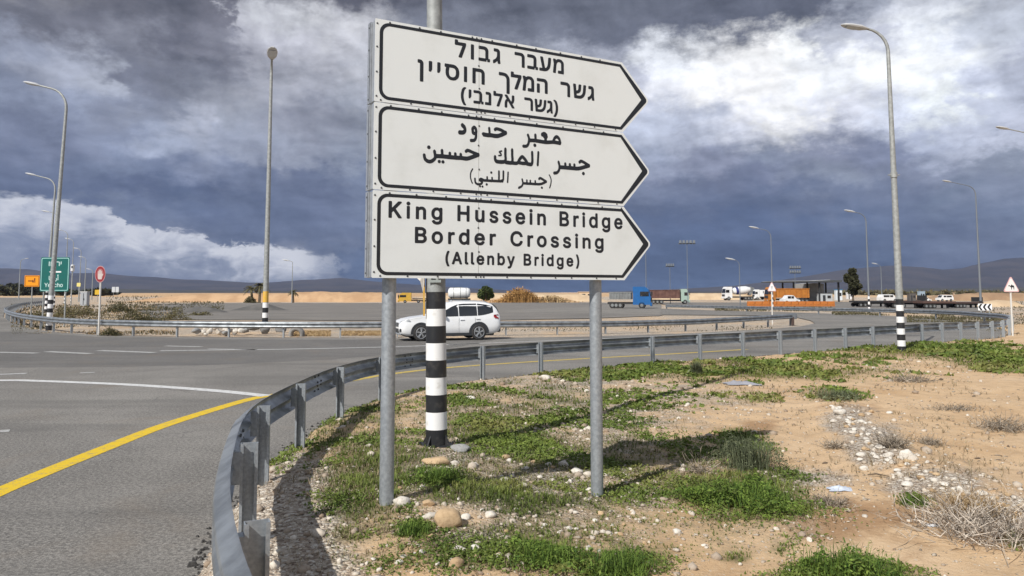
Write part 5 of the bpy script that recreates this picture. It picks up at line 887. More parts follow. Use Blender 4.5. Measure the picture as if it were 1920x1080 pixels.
# ------------------------------------------------------------------ street lamps
lamp_body = mat('lamp_housing', (0.52, 0.53, 0.54), 0.5, 0.1, (0.38, 0.39, 0.40), 8, 0.5)
lamp_glass = mat('lamp_glass', (0.50, 0.53, 0.57), 0.45)
def street_lamp(label, base, height, r0, r1, arm_yaw=math.pi, arm=2.2, rise=0.9, lean=(0, 0), stripes=0, sh=0.2, first='black', group=None, seg=14, head=1.0, flange=True, collar=None, band=None, cap_end=False, pole_mat=None):
    """tapered pole, painted bands at the foot, bent arm, flat lantern; local z up"""
    root = thing('street_lamp', label, 'street lamp', base, 0, group); pm = pole_mat or galv_dull
    root.rotation_euler = (lean[1], lean[0], 0)
    zs = [-0.1, 0.0]; ms = [black_p]
    blk = first == 'black'
    for i in range(stripes):
        zs.append((i + 1) * sh); ms.append(black_p if blk else white_p); blk = not blk
    if band:
        zs += [band[0], band[1]]; ms += [pm, yellow_p]
    tail = np.linspace(zs[-1], height - rise, 7)[1:]
    zs += list(tail); ms += [pm] * len(tail)
    if not stripes: ms[0] = pm
    rad = [r0 + (r1 - r0) * max(z, 0) / height for z in zs]
    ca, sa = math.cos(arm_yaw), math.sin(arm_yaw)
    mb = MB(); mb.tube([(0, 0, z) for z in zs], rad, pm, seg, mats=ms)
    # bent top and arm
    bend = [(0, 0, height - rise)]; rr = rad[-1]
    for q in np.linspace(0, 1, 7)[1:]:
        a = q * R(78); bx = (1 - math.cos(a)) * rise * 0.95; bz = math.sin(a) * rise * 0.95
        bend.append((bx * ca, bx * sa, height - rise + bz))
    lx, ly, lz = bend[-1]; d0 = math.hypot(lx, ly)
    if arm > d0: bend.append((arm * ca, arm * sa, lz + (arm - d0) * 0.22))
    mb2 = MB(); mb2.tube(bend, [rr * (1 - 0.35 * i / (len(bend) - 1)) for i in range(len(bend))], pm, 10)
    mb.build('pole', root, smooth=True); mb2.build('arm', root, smooth=True)
    ex, ey, ez = bend[-1]; L_ = 0.78 * head; w_ = 0.17 * head
    hd = MB(); rings = []
    for q, ww, hh in [(-.08, .25, .3), (0.05, .5, .6), (.25, .9, 1), (.6, 1.0, .95), (.85, .8, .7), (1.0, .3, .3)]:
        rings.append([(q * L_, w_ * ww * math.cos(w), 0.085 * head * hh * max(math.sin(w), -0.45)) for w in np.linspace(0, 2 * math.pi, 13)[:-1]])
    tilt = 0.2
    def place(p): 
        x, y, z = p; x2 = x * math.cos(tilt) - z * math.sin(tilt); z2 = x * math.sin(tilt) + z * math.cos(tilt)
        return (ex + x2 * ca - y * sa, ey + x2 * sa + y * ca, ez + z2)
    hd.loft([[place(p) for p in r_] for r_ in rings], lamp_body); h_ = hd.build('lamp_head', root, smooth=True)
    gl = MB(); gl.loft([[place((q * L_, w_ * ww * math.cos(w), -0.04 * head - 0.035 * head * dd * max(0, -math.sin(w)) )) for w in np.linspace(math.pi, 2 * math.pi, 7)] for q, ww, dd in [(.3, .6, .2), (.5, .85, 1), (.8, .6, .6)]], lamp_glass, closed=False); gl.build('lens', h_, smooth=True)
    if flange:
        fb = MB(); fb.box((0, 0, 0.012), (r0 * 2.7, r0 * 2.7, 0.024), black_p if stripes else pm, 0.3, 0.006)
        for k in range(4):
            a = k * math.pi / 2 + 0.3 + math.pi / 4
            fb.prism([(r0 * .9, 0.02), (r0 * 1.5, 0.02), (r0 * 1.38, 0.05), (r0 * .95, 0.14)], -0.008, 0.008, black_p if stripes else pm)
            n_ = len(fb.v); 
            for j in range(n_ - 8, n_):
                x, y, z = fb.v[j]; fb.v[j] = (x * math.cos(a) - y * math.sin(a), x * math.sin(a) + y * math.cos(a), z)
            fb.cyl((r0 * 1.5 * math.cos(a + .5), r0 * 1.5 * math.sin(a + .5), .02), (r0 * 1.5 * math.cos(a + .5), r0 * 1.5 * math.sin(a + .5), .05), .014, black_p, 6)
        fb.build('base_plate', root)
    if collar:
        cb = MB(); rc = r0 + (r1 - r0) * collar / height
        cb.tube([(0, 0, collar - .1), (0, 0, collar - .09), (0, 0, collar + .09), (0, 0, collar + .1)], [rc, rc * 1.25, rc * 1.25, rc], pm, seg)
        cb.cyl((-rc * 2.2, 0, collar), (rc * 2.2, 0, collar), .02, pm, 6); cb.build('collar', root)
    return root
# the near pole, behind the sign
b = aty(818.5, 838, 8.92); b.z = gz1(b.x, b.y) + 0.0
near_pole = street_lamp('thick lamp post with a black and white banded foot, standing right behind the arrow sign', b, 12.2, 0.128, 0.05, math.pi * .95, 2.4, 0.9, (R(-0.72), 0), 9, 0.2, 'black', seg=28, band=None)
mk = MB(); mk.box((-0.139, -0.03, 2.02), (0.012, 0.07, 0.62), yellow_p, 0.25); mk.box((-.135, -.055, 1.62), (.012, .06, .2), yellow_p, .25); mk.build('number_strip', near_pole)
bt = MB(); bt.box((0, -0.1345, 1.99), (0.15, 0.006, 0.16), mat('tag_sheet', (.30, .33, .32), .5)); pl_ = bt.build('number_tag', near_pole)
outlines('digits', TEXT['digits'], sign_b, z=-0.139, s=0.00016, parent=near_pole, off=(-0.05, 1.945))
ff = MB(); ff.add([(-.125, -.10, 2.06), (-.21, -.12, 2.12), (-.235, -.13, 1.99), (-.17, -.135, 1.93), (-.14, -.12, 1.80), (-.125, -.11, 1.9)], [(0, 1, 2, 3), (0, 3, 4, 5)], mat('torn_paper', (.7, .66, .6), .8)); ff.build('torn_sticker', near_pole)
# the lamp on the right of the verge
b = G(1691, 660); b.z = gz1(b.x, b.y)
street_lamp('tall grey lamp post with banded foot and collar, standing alone on the sandy verge', b, 11.4, 0.135, 0.055, math.pi * 0.97, 0.6, 0.9, (R(-0.35), 0), 9, 0.2, 'black', seg=20, head=1.15, collar=6.1)
LG = 'street lamps around the junction'
def lamp_at(px, base_py, top_py, tip_px, label, stripes, r0=.11, sh=.25, zb=0.0, head=1.1, group=LG, **kw):
    p = onz(px, base_py, zb); s = FPX / p.y; h = (base_py - top_py) / s
    dx = (tip_px - px) / s; yaw = 0 if dx > 0 else math.pi
    return street_lamp(label, p, h, max(r0, .0007 * p.y), max(.05, .0004 * p.y), yaw, max(abs(dx) - .5, .3) if abs(dx) > .3 else .5, kw.pop('rise', 1.0), (0, 0), stripes, sh, 'black', group, 10, head, False, **kw)
lamp_at(92, 618, 163, 32, 'tall lamp post with a banded foot in front of the green town sign', 9, .13, .2, head=1.3, lean=None) if False else None
p = onz(91, 618, 0); s = FPX / p.y
street_lamp('tall lamp post with banded foot, right in front of the green town sign', p, (618 - 158) / s, .15, .07, math.pi * .98, 1.75, 1.3, (R(1.9), 0), 8, .24, 'black', LG, 12, 1.25, False)
p = onz(86, 585, 0); s = FPX / p.y
street_lamp('lamp post seen close behind the lamp of the green town sign, second along the road', p, (585 - 332) / s, .17, .08, math.pi, 2.2, 1.3, (R(1.6), 0), 8, .3, 'black', LG, 10, 1.5, False)
for px, by, ty, tx, lab in [(101, 576, 398, 78, 'lamp post third along the road behind the green town sign'), (121, 572, 432, 104, 'lamp post fourth along the road, its arm above the right edge of the green sign'),
                            (133, 567, 448, 124, 'thin far lamp post just right of the green town sign, beside the white box'), (148, 565, 466, 139, 'thin far lamp post above the grey roadside cabinet'), (158, 564, 482, 150, 'thin far lamp post between the grey cabinet and the red round sign'),
                            (172, 562, 505, 165, 'shortest far lamp post, just left of the red round sign'), (35, 561, 486, 46, 'far lamp post at the dark trees, left of the orange sign')]:
    lamp_at(px, by, ty, tx, lab, 6 if by > 566 else 0, .12, .3, head=1.5)
p = onz(496.5, 624, 0); s = FPX / p.y
street_lamp('straight lamp post with a yellow band above its banded foot, behind the far rail', p, (624 - 108) / s, .155, .075, R(-71), .55, .6, (0, 0), 6, .26, 'black', LG, 14, 1.6, False, band=(1.58, 2.15))
lamp_at(547, 568, 490, 545, 'short far mast with a boxy head, beside the small palm', 0, .10, .3, head=2.0, rise=.4)
# far side on the right
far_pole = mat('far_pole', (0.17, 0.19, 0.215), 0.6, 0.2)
_lamp = lamp_at
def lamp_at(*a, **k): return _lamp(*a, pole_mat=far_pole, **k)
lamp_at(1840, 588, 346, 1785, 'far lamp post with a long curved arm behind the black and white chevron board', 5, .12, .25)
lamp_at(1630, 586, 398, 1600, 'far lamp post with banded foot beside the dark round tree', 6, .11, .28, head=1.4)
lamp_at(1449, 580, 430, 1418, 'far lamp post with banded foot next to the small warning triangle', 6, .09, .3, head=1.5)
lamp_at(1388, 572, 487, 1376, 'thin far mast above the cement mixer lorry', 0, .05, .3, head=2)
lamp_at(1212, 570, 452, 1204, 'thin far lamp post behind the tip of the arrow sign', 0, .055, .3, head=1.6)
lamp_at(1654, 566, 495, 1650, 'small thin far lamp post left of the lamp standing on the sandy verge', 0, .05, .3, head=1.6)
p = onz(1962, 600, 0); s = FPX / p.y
street_lamp('lamp post at the edge of the photo, only its long arm and lantern in view', p, (600 - 246) / s, .13, .06, math.pi, 2.1, .8, (0, 0), 8, .25, 'black', LG, 12, 1.3, False)
def light_mast(label, px, base_py, top_py, wpx, rows):
    p = onz(px, base_py, 0); s = FPX / p.y; h = (base_py - top_py) / s; w = wpx / s
    root = thing('floodlight_mast', label, 'floodlight mast', p, 0, 'floodlight masts over the lorry park')
    mb = MB(); mb.tube([(0, 0, 0), (0, 0, h)], [.0005 * p.y, .00035 * p.y], far_pole, 8); mb.build('pole', root)
    for r_ in range(rows):
        z = h - r_ * h * .13 if rows > 1 else h
        cb = MB(); cb.box((0, 0, z - .2), (w, .15, .12), far_pole); cb.build('crossbar', root)
        for i in range(5):
            hb = MB(); hb.box((-w / 2 + w * (i + .5) / 5, -.2, z + .1), (w / 6.5, .35, .5), far_pole, 0, .05, (.8, .8)); hb.build('floodlight', root)
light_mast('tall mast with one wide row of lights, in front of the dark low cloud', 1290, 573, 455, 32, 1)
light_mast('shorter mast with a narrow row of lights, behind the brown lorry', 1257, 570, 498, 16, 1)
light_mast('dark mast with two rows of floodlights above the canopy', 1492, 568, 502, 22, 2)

# ------------------------------------------------------------------ hills, plain and air
def hill(name, ridge_px, Y, depth, m, seed, foot=547.5, rough=0.10):
    """a range with its crest at distance Y; slopes run towards and away from the viewer"""
    NC = int((ridge_px[-1][0] - ridge_px[0][0]) / 9); px = np.linspace(ridge_px[0][0], ridge_px[-1][0], NC); cr = np.interp(px, [p[0] for p in ridge_px], [p[1] for p in ridge_px])
    X = (px - CX) / FPX * Y; H = (HOR - cr) / FPX * Y
    rows = 26; V = []
    for j in range(rows):
        q = j / (rows - 1); dy = (q - 0.55) * depth
        prof = np.clip(1 - abs(q - 0.55) / (0.55 if q < 0.55 else 0.45), 0, 1) ** 1.15
        n_ = fbm(X / (depth * .12) + seed, np.full_like(X, q * 7 + seed), 5); gul = fbm(X / (depth * .045) + seed * 3, np.full_like(X, q * 2.2), 4)
        z = H * prof * (1 + (n_ - .5) * rough * 2 + (gul - .5) * 0.55 * (1 - prof)) - 1
        s = (Y + dy) / Y
        for x, zz in zip(X, z): V.append((x * s, Y + dy, zz))
    V = np.array(V); i = np.arange(rows * NC).reshape(rows, NC)
    return structure(raw(name, V, [np.stack([i[:-1, :-1], i[:-1, 1:], i[1:, 1:], i[1:, :-1]], -1).reshape(-1, 4)], [m], smooth=True))
hill_m = mat('hill_slopes', (0.030, 0.029, 0.034), 1.0, 0, (0.060, 0.052, 0.052), 0.004, 0.9)
hill_n = mat('low_ridge', (0.030, 0.032, 0.026), 1.0, 0, (0.07, 0.06, 0.04), 0.01, 0.8)
hill('hills', [(-3200, 470), (-2400, 488), (-1700, 462), (-1100, 480), (-700, 474), (-300, 486), (-100, 498), (0, 502), (60, 504), (130, 508), (200, 511), (260, 516), (330, 521), (400, 525), (470, 529), (520, 528), (580, 523), (640, 520), (690, 524), (760, 530), (860, 538), (1000, 546), (1060, 548)], 5200, 2400, hill_m, 3)
hill('hills', [(1080, 548), (1200, 544), (1300, 539), (1380, 534), (1450, 525), (1520, 514), (1580, 506), (1640, 499), (1675, 496.5), (1732, 496.5), (1766, 501), (1800, 499), (1847, 486), (1881, 479.5), (1940, 476), (2100, 468), (2300, 470), (2700, 460), (3300, 474), (4200, 466), (5000, 480)], 4600, 2400, hill_m, 9)
hill('hills', [(-3000, 538), (-1500, 535), (-300, 536), (0, 538), (200, 540), (400, 543), (600, 544.5), (700, 545), (1000, 547)], 2600, 900, hill_n, 14, rough=.25)
hill('hills', [(1150, 547), (1400, 543.5), (1600, 541), (1750, 538), (1900, 537), (2200, 535), (3200, 538), (4500, 536)], 2400, 900, hill_n, 21, rough=.25)

# ------------------------------------------------------------------ dirt banks and heaps
tan_m = mat('bank_earth', (0.50, 0.33, 0.19), 0.95, 0, (0.36, 0.22, 0.12), 0.25, 0.8, 0.5, 1.0)
pale_m = mat('pale_earth', (0.56, 0.43, 0.28), 0.95, 0, (0.42, 0.30, 0.19), 0.3, 0.7, 0.5, 1.0)
grit_m = mat('dark_grit', (0.085, 0.083, 0.08), 0.95, 0, (0.14, 0.13, 0.12), 1.0, 0.7, 0.5, 4.0)
def bank(name, label, crest, base_py, m, deep=0.5, cat='dirt bank', group=None, seed=0):
    """a long heap: crest given by pixels over a base line"""
    Y = onz(crest[0][0], base_py, 0).y; s = FPX / Y; n_ = max(24, int((crest[-1][0] - crest[0][0]) / 3))
    px = np.linspace(crest[0][0], crest[-1][0], n_); H = (base_py - np.interp(px, [c[0] for c in crest], [c[1] for c in crest])) / s
    H = np.maximum(H, 0); D = (np.max(H) * 2.2 + 1) * deep * 2; rows = 13; V = []; X = (px - CX) / FPX * Y
    for j in range(rows):
        q = j / (rows - 1); p_ = math.sin(math.pi * min(1, q)) ** 0.8
        z = H * p_ * (0.8 + 0.4 * fbm(X * .35 + seed, np.full_like(X, q * 3 + seed), 4)) - .05
        for x, zz in zip(X, z): V.append((x, Y + q * D, zz))
    i = np.arange(rows * n_).reshape(rows, n_)
    o = raw(name, np.array(V), [np.stack([i[:-1, :-1], i[:-1, 1:], i[1:, 1:], i[1:, :-1]], -1).reshape(-1, 4)], [m], smooth=True)
    return structure(o)
bank('dirt_bank', '', [(225, 566), (300, 556), (330, 552), (380, 551), (440, 551), (500, 550), (560, 549), (610, 548), (660, 547.5), (700, 548.5), (745, 551), (765, 555), (790, 566)], 566, tan_m, .6, seed=2)
bank('dirt_bank', '', [(745, 565), (790, 556), (850, 552), (920, 551), (1000, 550), (1040, 551), (1085, 552), (1120, 556), (1145, 565)], 565, pale_m, .6, seed=5)
bank('dirt_bank', '', [(900, 567), (930, 560), (965, 556), (990, 558), (1020, 557), (1060, 559), (1090, 567)], 567, tan_m, .5, seed=8)
bank('dirt_bank', '', [(1215, 562), (1250, 553), (1300, 550), (1350, 550), (1400, 552), (1430, 562)], 562, pale_m, .6, seed=11)
bank('dirt_bank', '', [(1840, 575), (1855, 566), (1880, 562), (1910, 565), (1930, 575)], 575, pale_m, .5, seed=15)
bank('dirt_bank', '', [(1690, 566), (1780, 553), (1850, 549), (1930, 550), (2100, 551), (2300, 564)], 564, mat('brown_earth', (0.27, 0.17, 0.10), .95, 0, (.40, .27, .16), .2, .7), .8, seed=18)
bank('grit_heap', '', [(425, 582), (455, 575), (480, 570), (495, 568.5), (510, 573), (530, 580), (545, 582)], 582, grit_m, .4, seed=21)
bank('grit_heap', '', [(300, 588), (340, 578), (362, 574), (395, 577), (420, 584), (430, 588)], 586, grit_m, .4, seed=24)

# ------------------------------------------------------------------ leaf and straw makers
def leaf_mat(name, a, b, rough=0.75, tr=0.25):
    m = bpy.data.materials.new(name); m.use_nodes = True; t = NT(m.node_tree); bs = m.node_tree.nodes['Principled BSDF']
    vc = t.new('ShaderNodeVertexColor', layer_name='cover'); sc = t.new('ShaderNodeSeparateColor'); t.l.new(vc.outputs[0], sc.inputs[0])
    c = t.mix(sc.outputs[0], tuple(a) + (1,), tuple(b) + (1,)); c = t.mix(sc.outputs[1], c, (0.27, 0.225, 0.085, 1)); t.l.new(c, bs.inputs['Base Color'])
    bs.inputs['Roughness'].default_value = rough; bs.inputs['Specular IOR Level'].default_value = 0.25
    return m
def cards(name, P, size, m, parent=None, aspect=1.6, up=0.3, tint=None, seed=1, dry=None):
    """many small folded leaves at points P"""
    r = np.random.default_rng(seed); n_ = len(P); P = np.asarray(P, float)
    sz = size * r.uniform(.6, 1.35, n_)
    th = r.uniform(0, 2 * np.pi, n_); el_ = np.arcsin(np.clip(r.uniform(-1, 1, n_) * (1 - up) + up, -1, 1))
    a = np.stack([np.cos(th) * np.cos(el_), np.sin(th) * np.cos(el_), np.sin(el_)], 1)
    q = r.normal(size=(n_, 3)); b = np.cross(a, q); b /= np.linalg.norm(b, axis=1)[:, None] + 1e-9
    a *= (sz * aspect / 2)[:, None]; b *= (sz / 2)[:, None]
    V = np.stack([P - a, P + b * .9, P + a, P - b * .9], 1).reshape(-1, 3)
    Fq = np.arange(4 * n_).reshape(-1, 4)
    tc = np.repeat(r.random(n_) if tint is None else tint, 4); colr = np.stack([tc, 0 * tc if dry is None else np.repeat(dry, 4), tc, np.ones_like(tc)], 1)
    return raw(name, V, [Fq], [m], parent=parent, col=colr)
def blades(name, P, h, w, m, parent=None, lean=0.6, seed=1, curl=0.5, tint=None, per=1, dry=None):
    """thin bent blades rising from points P; h, w arrays or numbers"""
    r = np.random.default_rng(seed); P = np.repeat(np.asarray(P, float), per, 0); n_ = len(P)
    h = np.repeat(np.broadcast_to(h, (n_ // per,)), per) * r.uniform(.55, 1.25, n_); w = np.repeat(np.broadcast_to(w, (n_ // per,)), per) * r.uniform(.7, 1.2, n_)
    th = r.uniform(0, 2 * np.pi, n_); d_ = np.stack([np.cos(th), np.sin(th), 0 * th], 1); s_ = np.stack([-np.sin(th), np.cos(th), 0 * th], 1)
    s_ = s_ * np.cos(r.uniform(0, 1, n_))[:, None]
    ln = lean * r.uniform(.1, 1, n_)
    up = np.array([0, 0, 1.0])
    mid = P + d_ * (ln * h * .35)[:, None] + up * (h * .6)[:, None] * 1
    tip = P + d_ * (ln * h)[:, None] + up * (h * (1 - curl * ln))[:, None]
    V = np.stack([P - s_ * (w / 2)[:, None], P + s_ * (w / 2)[:, None], mid + s_ * (w * .4)[:, None], mid - s_ * (w * .4)[:, None], tip], 1).reshape(-1, 3)
    o = np.arange(n_)[:, None] * 5
    tc = np.repeat(r.random(n_) if tint is None else np.repeat(tint, per), 5); colr = np.stack([tc, 0 * tc if dry is None else np.repeat(np.repeat(dry, per), 5), tc, np.ones_like(tc)], 1)
    return raw(name, V, [o + np.array([[0, 1, 2, 3]]), o + np.array([[3, 2, 4]])], [m], parent=parent, col=colr)
bark = mat('bark', (0.10, 0.075, 0.05), 0.9, 0, (0.17, 0.13, 0.09), 6, .8, .6, 14)
dark_leaf = leaf_mat('dark_foliage', (0.028, 0.032, 0.016), (0.065, 0.062, 0.03))
green_leaf = leaf_mat('green_foliage', (0.035, 0.06, 0.018), (0.10, 0.125, 0.04))
olive_leaf = leaf_mat('olive_foliage', (0.06, 0.058, 0.03), (0.16, 0.14, 0.075))
straw_leaf = leaf_mat('straw', (0.30, 0.20, 0.10), (0.52, 0.38, 0.21))
rust_leaf = leaf_mat('rusty_straw', (0.28, 0.15, 0.05), (0.46, 0.27, 0.10))
grey_leaf = leaf_mat('grey_twigs', (0.20, 0.165, 0.125), (0.40, 0.34, 0.27))
def clump_points(c, rad, n_, r, flat=1.0, shell=.55):
    u = r.normal(size=(n_, 3)); u /= np.linalg.norm(u, axis=1)[:, None]
    k = (shell + (1 - shell) * r.random(n_)) ** 0.8
    return np.array(c) + u * (np.array(rad) * k[:, None])
def tree(label, base, H, Wd, clumps, n_, size, leaf, seed, trunk_r=.15, name='tree', cat='tree', group=None, trunk_h=.35):
    root = thing(name, label, cat, base, 0, group); r = np.random.default_rng(seed)
    tb = MB(); top = H * trunk_h
    tb.tube([(0, 0, -.1), (r.normal(0, .03) * Wd, 0, top * .6), (0, r.normal(0, .03) * Wd, top), (.03 * Wd, 0, H * .72)], [trunk_r, trunk_r * .8, trunk_r * .6, trunk_r * .15], bark, 8)
    P = []
    for (fx, fz, fr) in clumps:
        c = (fx * Wd / 2, r.normal(0, .16) * Wd, fz * H); P.append(clump_points(c, (fr * Wd / 2, fr * Wd / 2, fr * Wd / 2 * .85), int(n_ * fr ** 2), r))
        tb.tube([(0, 0, top * .9), ((fx * Wd / 4), c[1] * .5, (top + fz * H) / 2), c], [trunk_r * .4, trunk_r * .25, trunk_r * .08], bark, 5)
    tb.build('trunk', root, smooth=True); cards('crown', np.vstack(P), size, leaf, root, seed=seed)
    return root
# round dark tree by the lorry park
p = onz(1600, 570, 0); s = p.y / FPX
tree('tall dark rounded tree standing alone beyond the flatbed trailers', p, 70 * s, 32 * s, [(0.1, .88, .38), (-.3, .72, .42), (.3, .72, .45), (-.55, .63, .3), (.1, .6, .55), (-.2, .48, .48), (.35, .47, .42), (.05, .36, .45), (.3, .30, .3), (-.25, .33, .3)], 2600, .42, dark_leaf, 31, .25, trunk_h=.25)
# green bush and tan reed bush behind the white car
p = onz(911, 566, 0); s = p.y / FPX
tree('round green bush on the pale bank, just right of the white tanker', p, 29 * s, 36 * s, [(-.3, .6, .5), (.25, .65, .52), (0, .8, .42), (.5, .42, .4), (-.5, .4, .4), (0, .35, .55)], 1500, .36, green_leaf, 5, .12, 'bush', 'bush', trunk_h=.15)
def reed_bush(label, px, base_py, wpx, hpx, leaf, n_, seed, name='bush', cat='bush', group=None, cards_too=True):
    p = onz(px, base_py, 0); s = p.y / FPX; r = np.random.default_rng(seed); root = thing(name, label, cat, p, 0, group)
    u = r.normal(0, .33, n_); v = r.normal(0, .2, n_); hh = hpx * s * np.clip(1.05 - 1.6 * np.abs(u) ** 1.5 - .3 * r.random(n_), .15, 1.2)
    P = np.stack([u * wpx * s, v * wpx * s, 0 * u - .02], 1)
    blades('stems', P, hh, .10 * s * 8, leaf, root, .7, seed)
    Q = np.stack([u * wpx * s, v * wpx * s, hh * r.uniform(.3, .95, n_)], 1); cards('leaves', Q, 2.3 * s, leaf, root, seed=seed + 1)
    return root
reed_bush('wide tan reed bush rising over the earth bank behind the white car', 975, 567, 68, 30, rust_leaf, 1500, 41)
reed_bush('low straw coloured bush right of the tan reeds', 1035, 567, 60, 15, straw_leaf, 500, 42)
# palms
def palm(label, px, base_py, hpx, seed, lean=0):
    p = onz(px, base_py, 0); s = p.y / FPX; H = hpx * s; root = thing('palm_tree', label, 'palm tree', p, 0, 'small palms on the sandy bank'); r = np.random.default_rng(seed)
    tb = MB(); tb.tube([(0, 0, -.1), (lean * .4, 0, H * .35), (lean, 0, H * .72)], [.32, .25, .2], bark, 8); tb.build('trunk', root)
    P = []; 
    V = []; F = []; 
    for k in range(38):
        a = r.uniform(0, 2 * math.pi); e_ = r.uniform(-.35, 1.25); L = H * r.uniform(.3, .42); pts = []
        for q in np.linspace(0, 1, 7):
            rr_ = L * q * math.cos(e_ * (1 - q * .25)); zz = L * (math.sin(e_) * q - .55 * q * q); pts.append(np.array([lean + rr_ * math.cos(a), rr_ * math.sin(a), H * .72 + zz]))
        for q in range(6):
            side = np.array([-math.sin(a), math.cos(a), 0]) * L * .24
            for sg in (-1, 1):
                for j in range(3):
                    b0 = pts[q] + (pts[q + 1] - pts[q]) * j / 3; b1 = pts[q] + (pts[q + 1] - pts[q]) * (j + 1.6) / 3; tipp = b1 + side * sg * (1.2 - q / 7) + np.array([0, 0, -L * .05]) + (pts[q + 1] - pts[q]) * .5
                    i = len(V); V += [b0, b1, tipp]; F.append((i, i + 1, i + 2))
    tc = np.repeat(r.random(len(F)), 3); raw('crown', np.array(V), [np.array(F)], [olive_leaf], parent=root, col=np.stack([tc, 0 * tc, tc, 0 * tc + 1], 1)); return root
palm('taller of the small palms, close beside the yellow-banded lamp post', 486, 567.5, 44, 3, .2)
palm('shorter palm left of the yellow-banded lamp post', 473, 567.5, 36, 4, -.3)
palm('small palm at the foot of the short far mast', 549, 567.2, 27, 6)
reed_bush('dark olive scrub bush left of the two palms', 469, 567.6, 16, 15, olive_leaf, 200, 44)
# far tree belt on the left: one mass of trees beyond the road
r = np.random.default_rng(77); P = []; tn = []
for k in range(240):
    px = r.uniform(-1100, 215) if k % 3 else r.uniform(-320, 60); py = 555 - r.uniform(0, 3); p = onz(px, py, 0); s = p.y / FPX
    hh = (r.uniform(9, 22) if px < 70 else r.uniform(6, 15)) * s; w = r.uniform(8, 16) * s
    q = clump_points((p.x, p.y, hh * .52), (w, w * .7, hh * .5), 150, r); P.append(q); tn.append(np.full(150, r.random()) * .6 + r.random(150) * .4)
tag(cards('treeline', np.vstack(P), 2.2, dark_leaf, tint=np.concatenate(tn), seed=7), kind='stuff')
# scattered dark scrub along the far plain on the right
P = []
for k in range(90):
    px = r.uniform(1560, 2050); p = onz(px, 551.5 + r.uniform(0, 2.5), 0); s = p.y / FPX; P.append(clump_points((p.x, p.y, 1.2 * s), (6 * s, 4 * s, 2.0 * s), 40, r))
tag(cards('far_scrub', np.vstack(P), 4.0, olive_leaf, seed=8), kind='stuff')

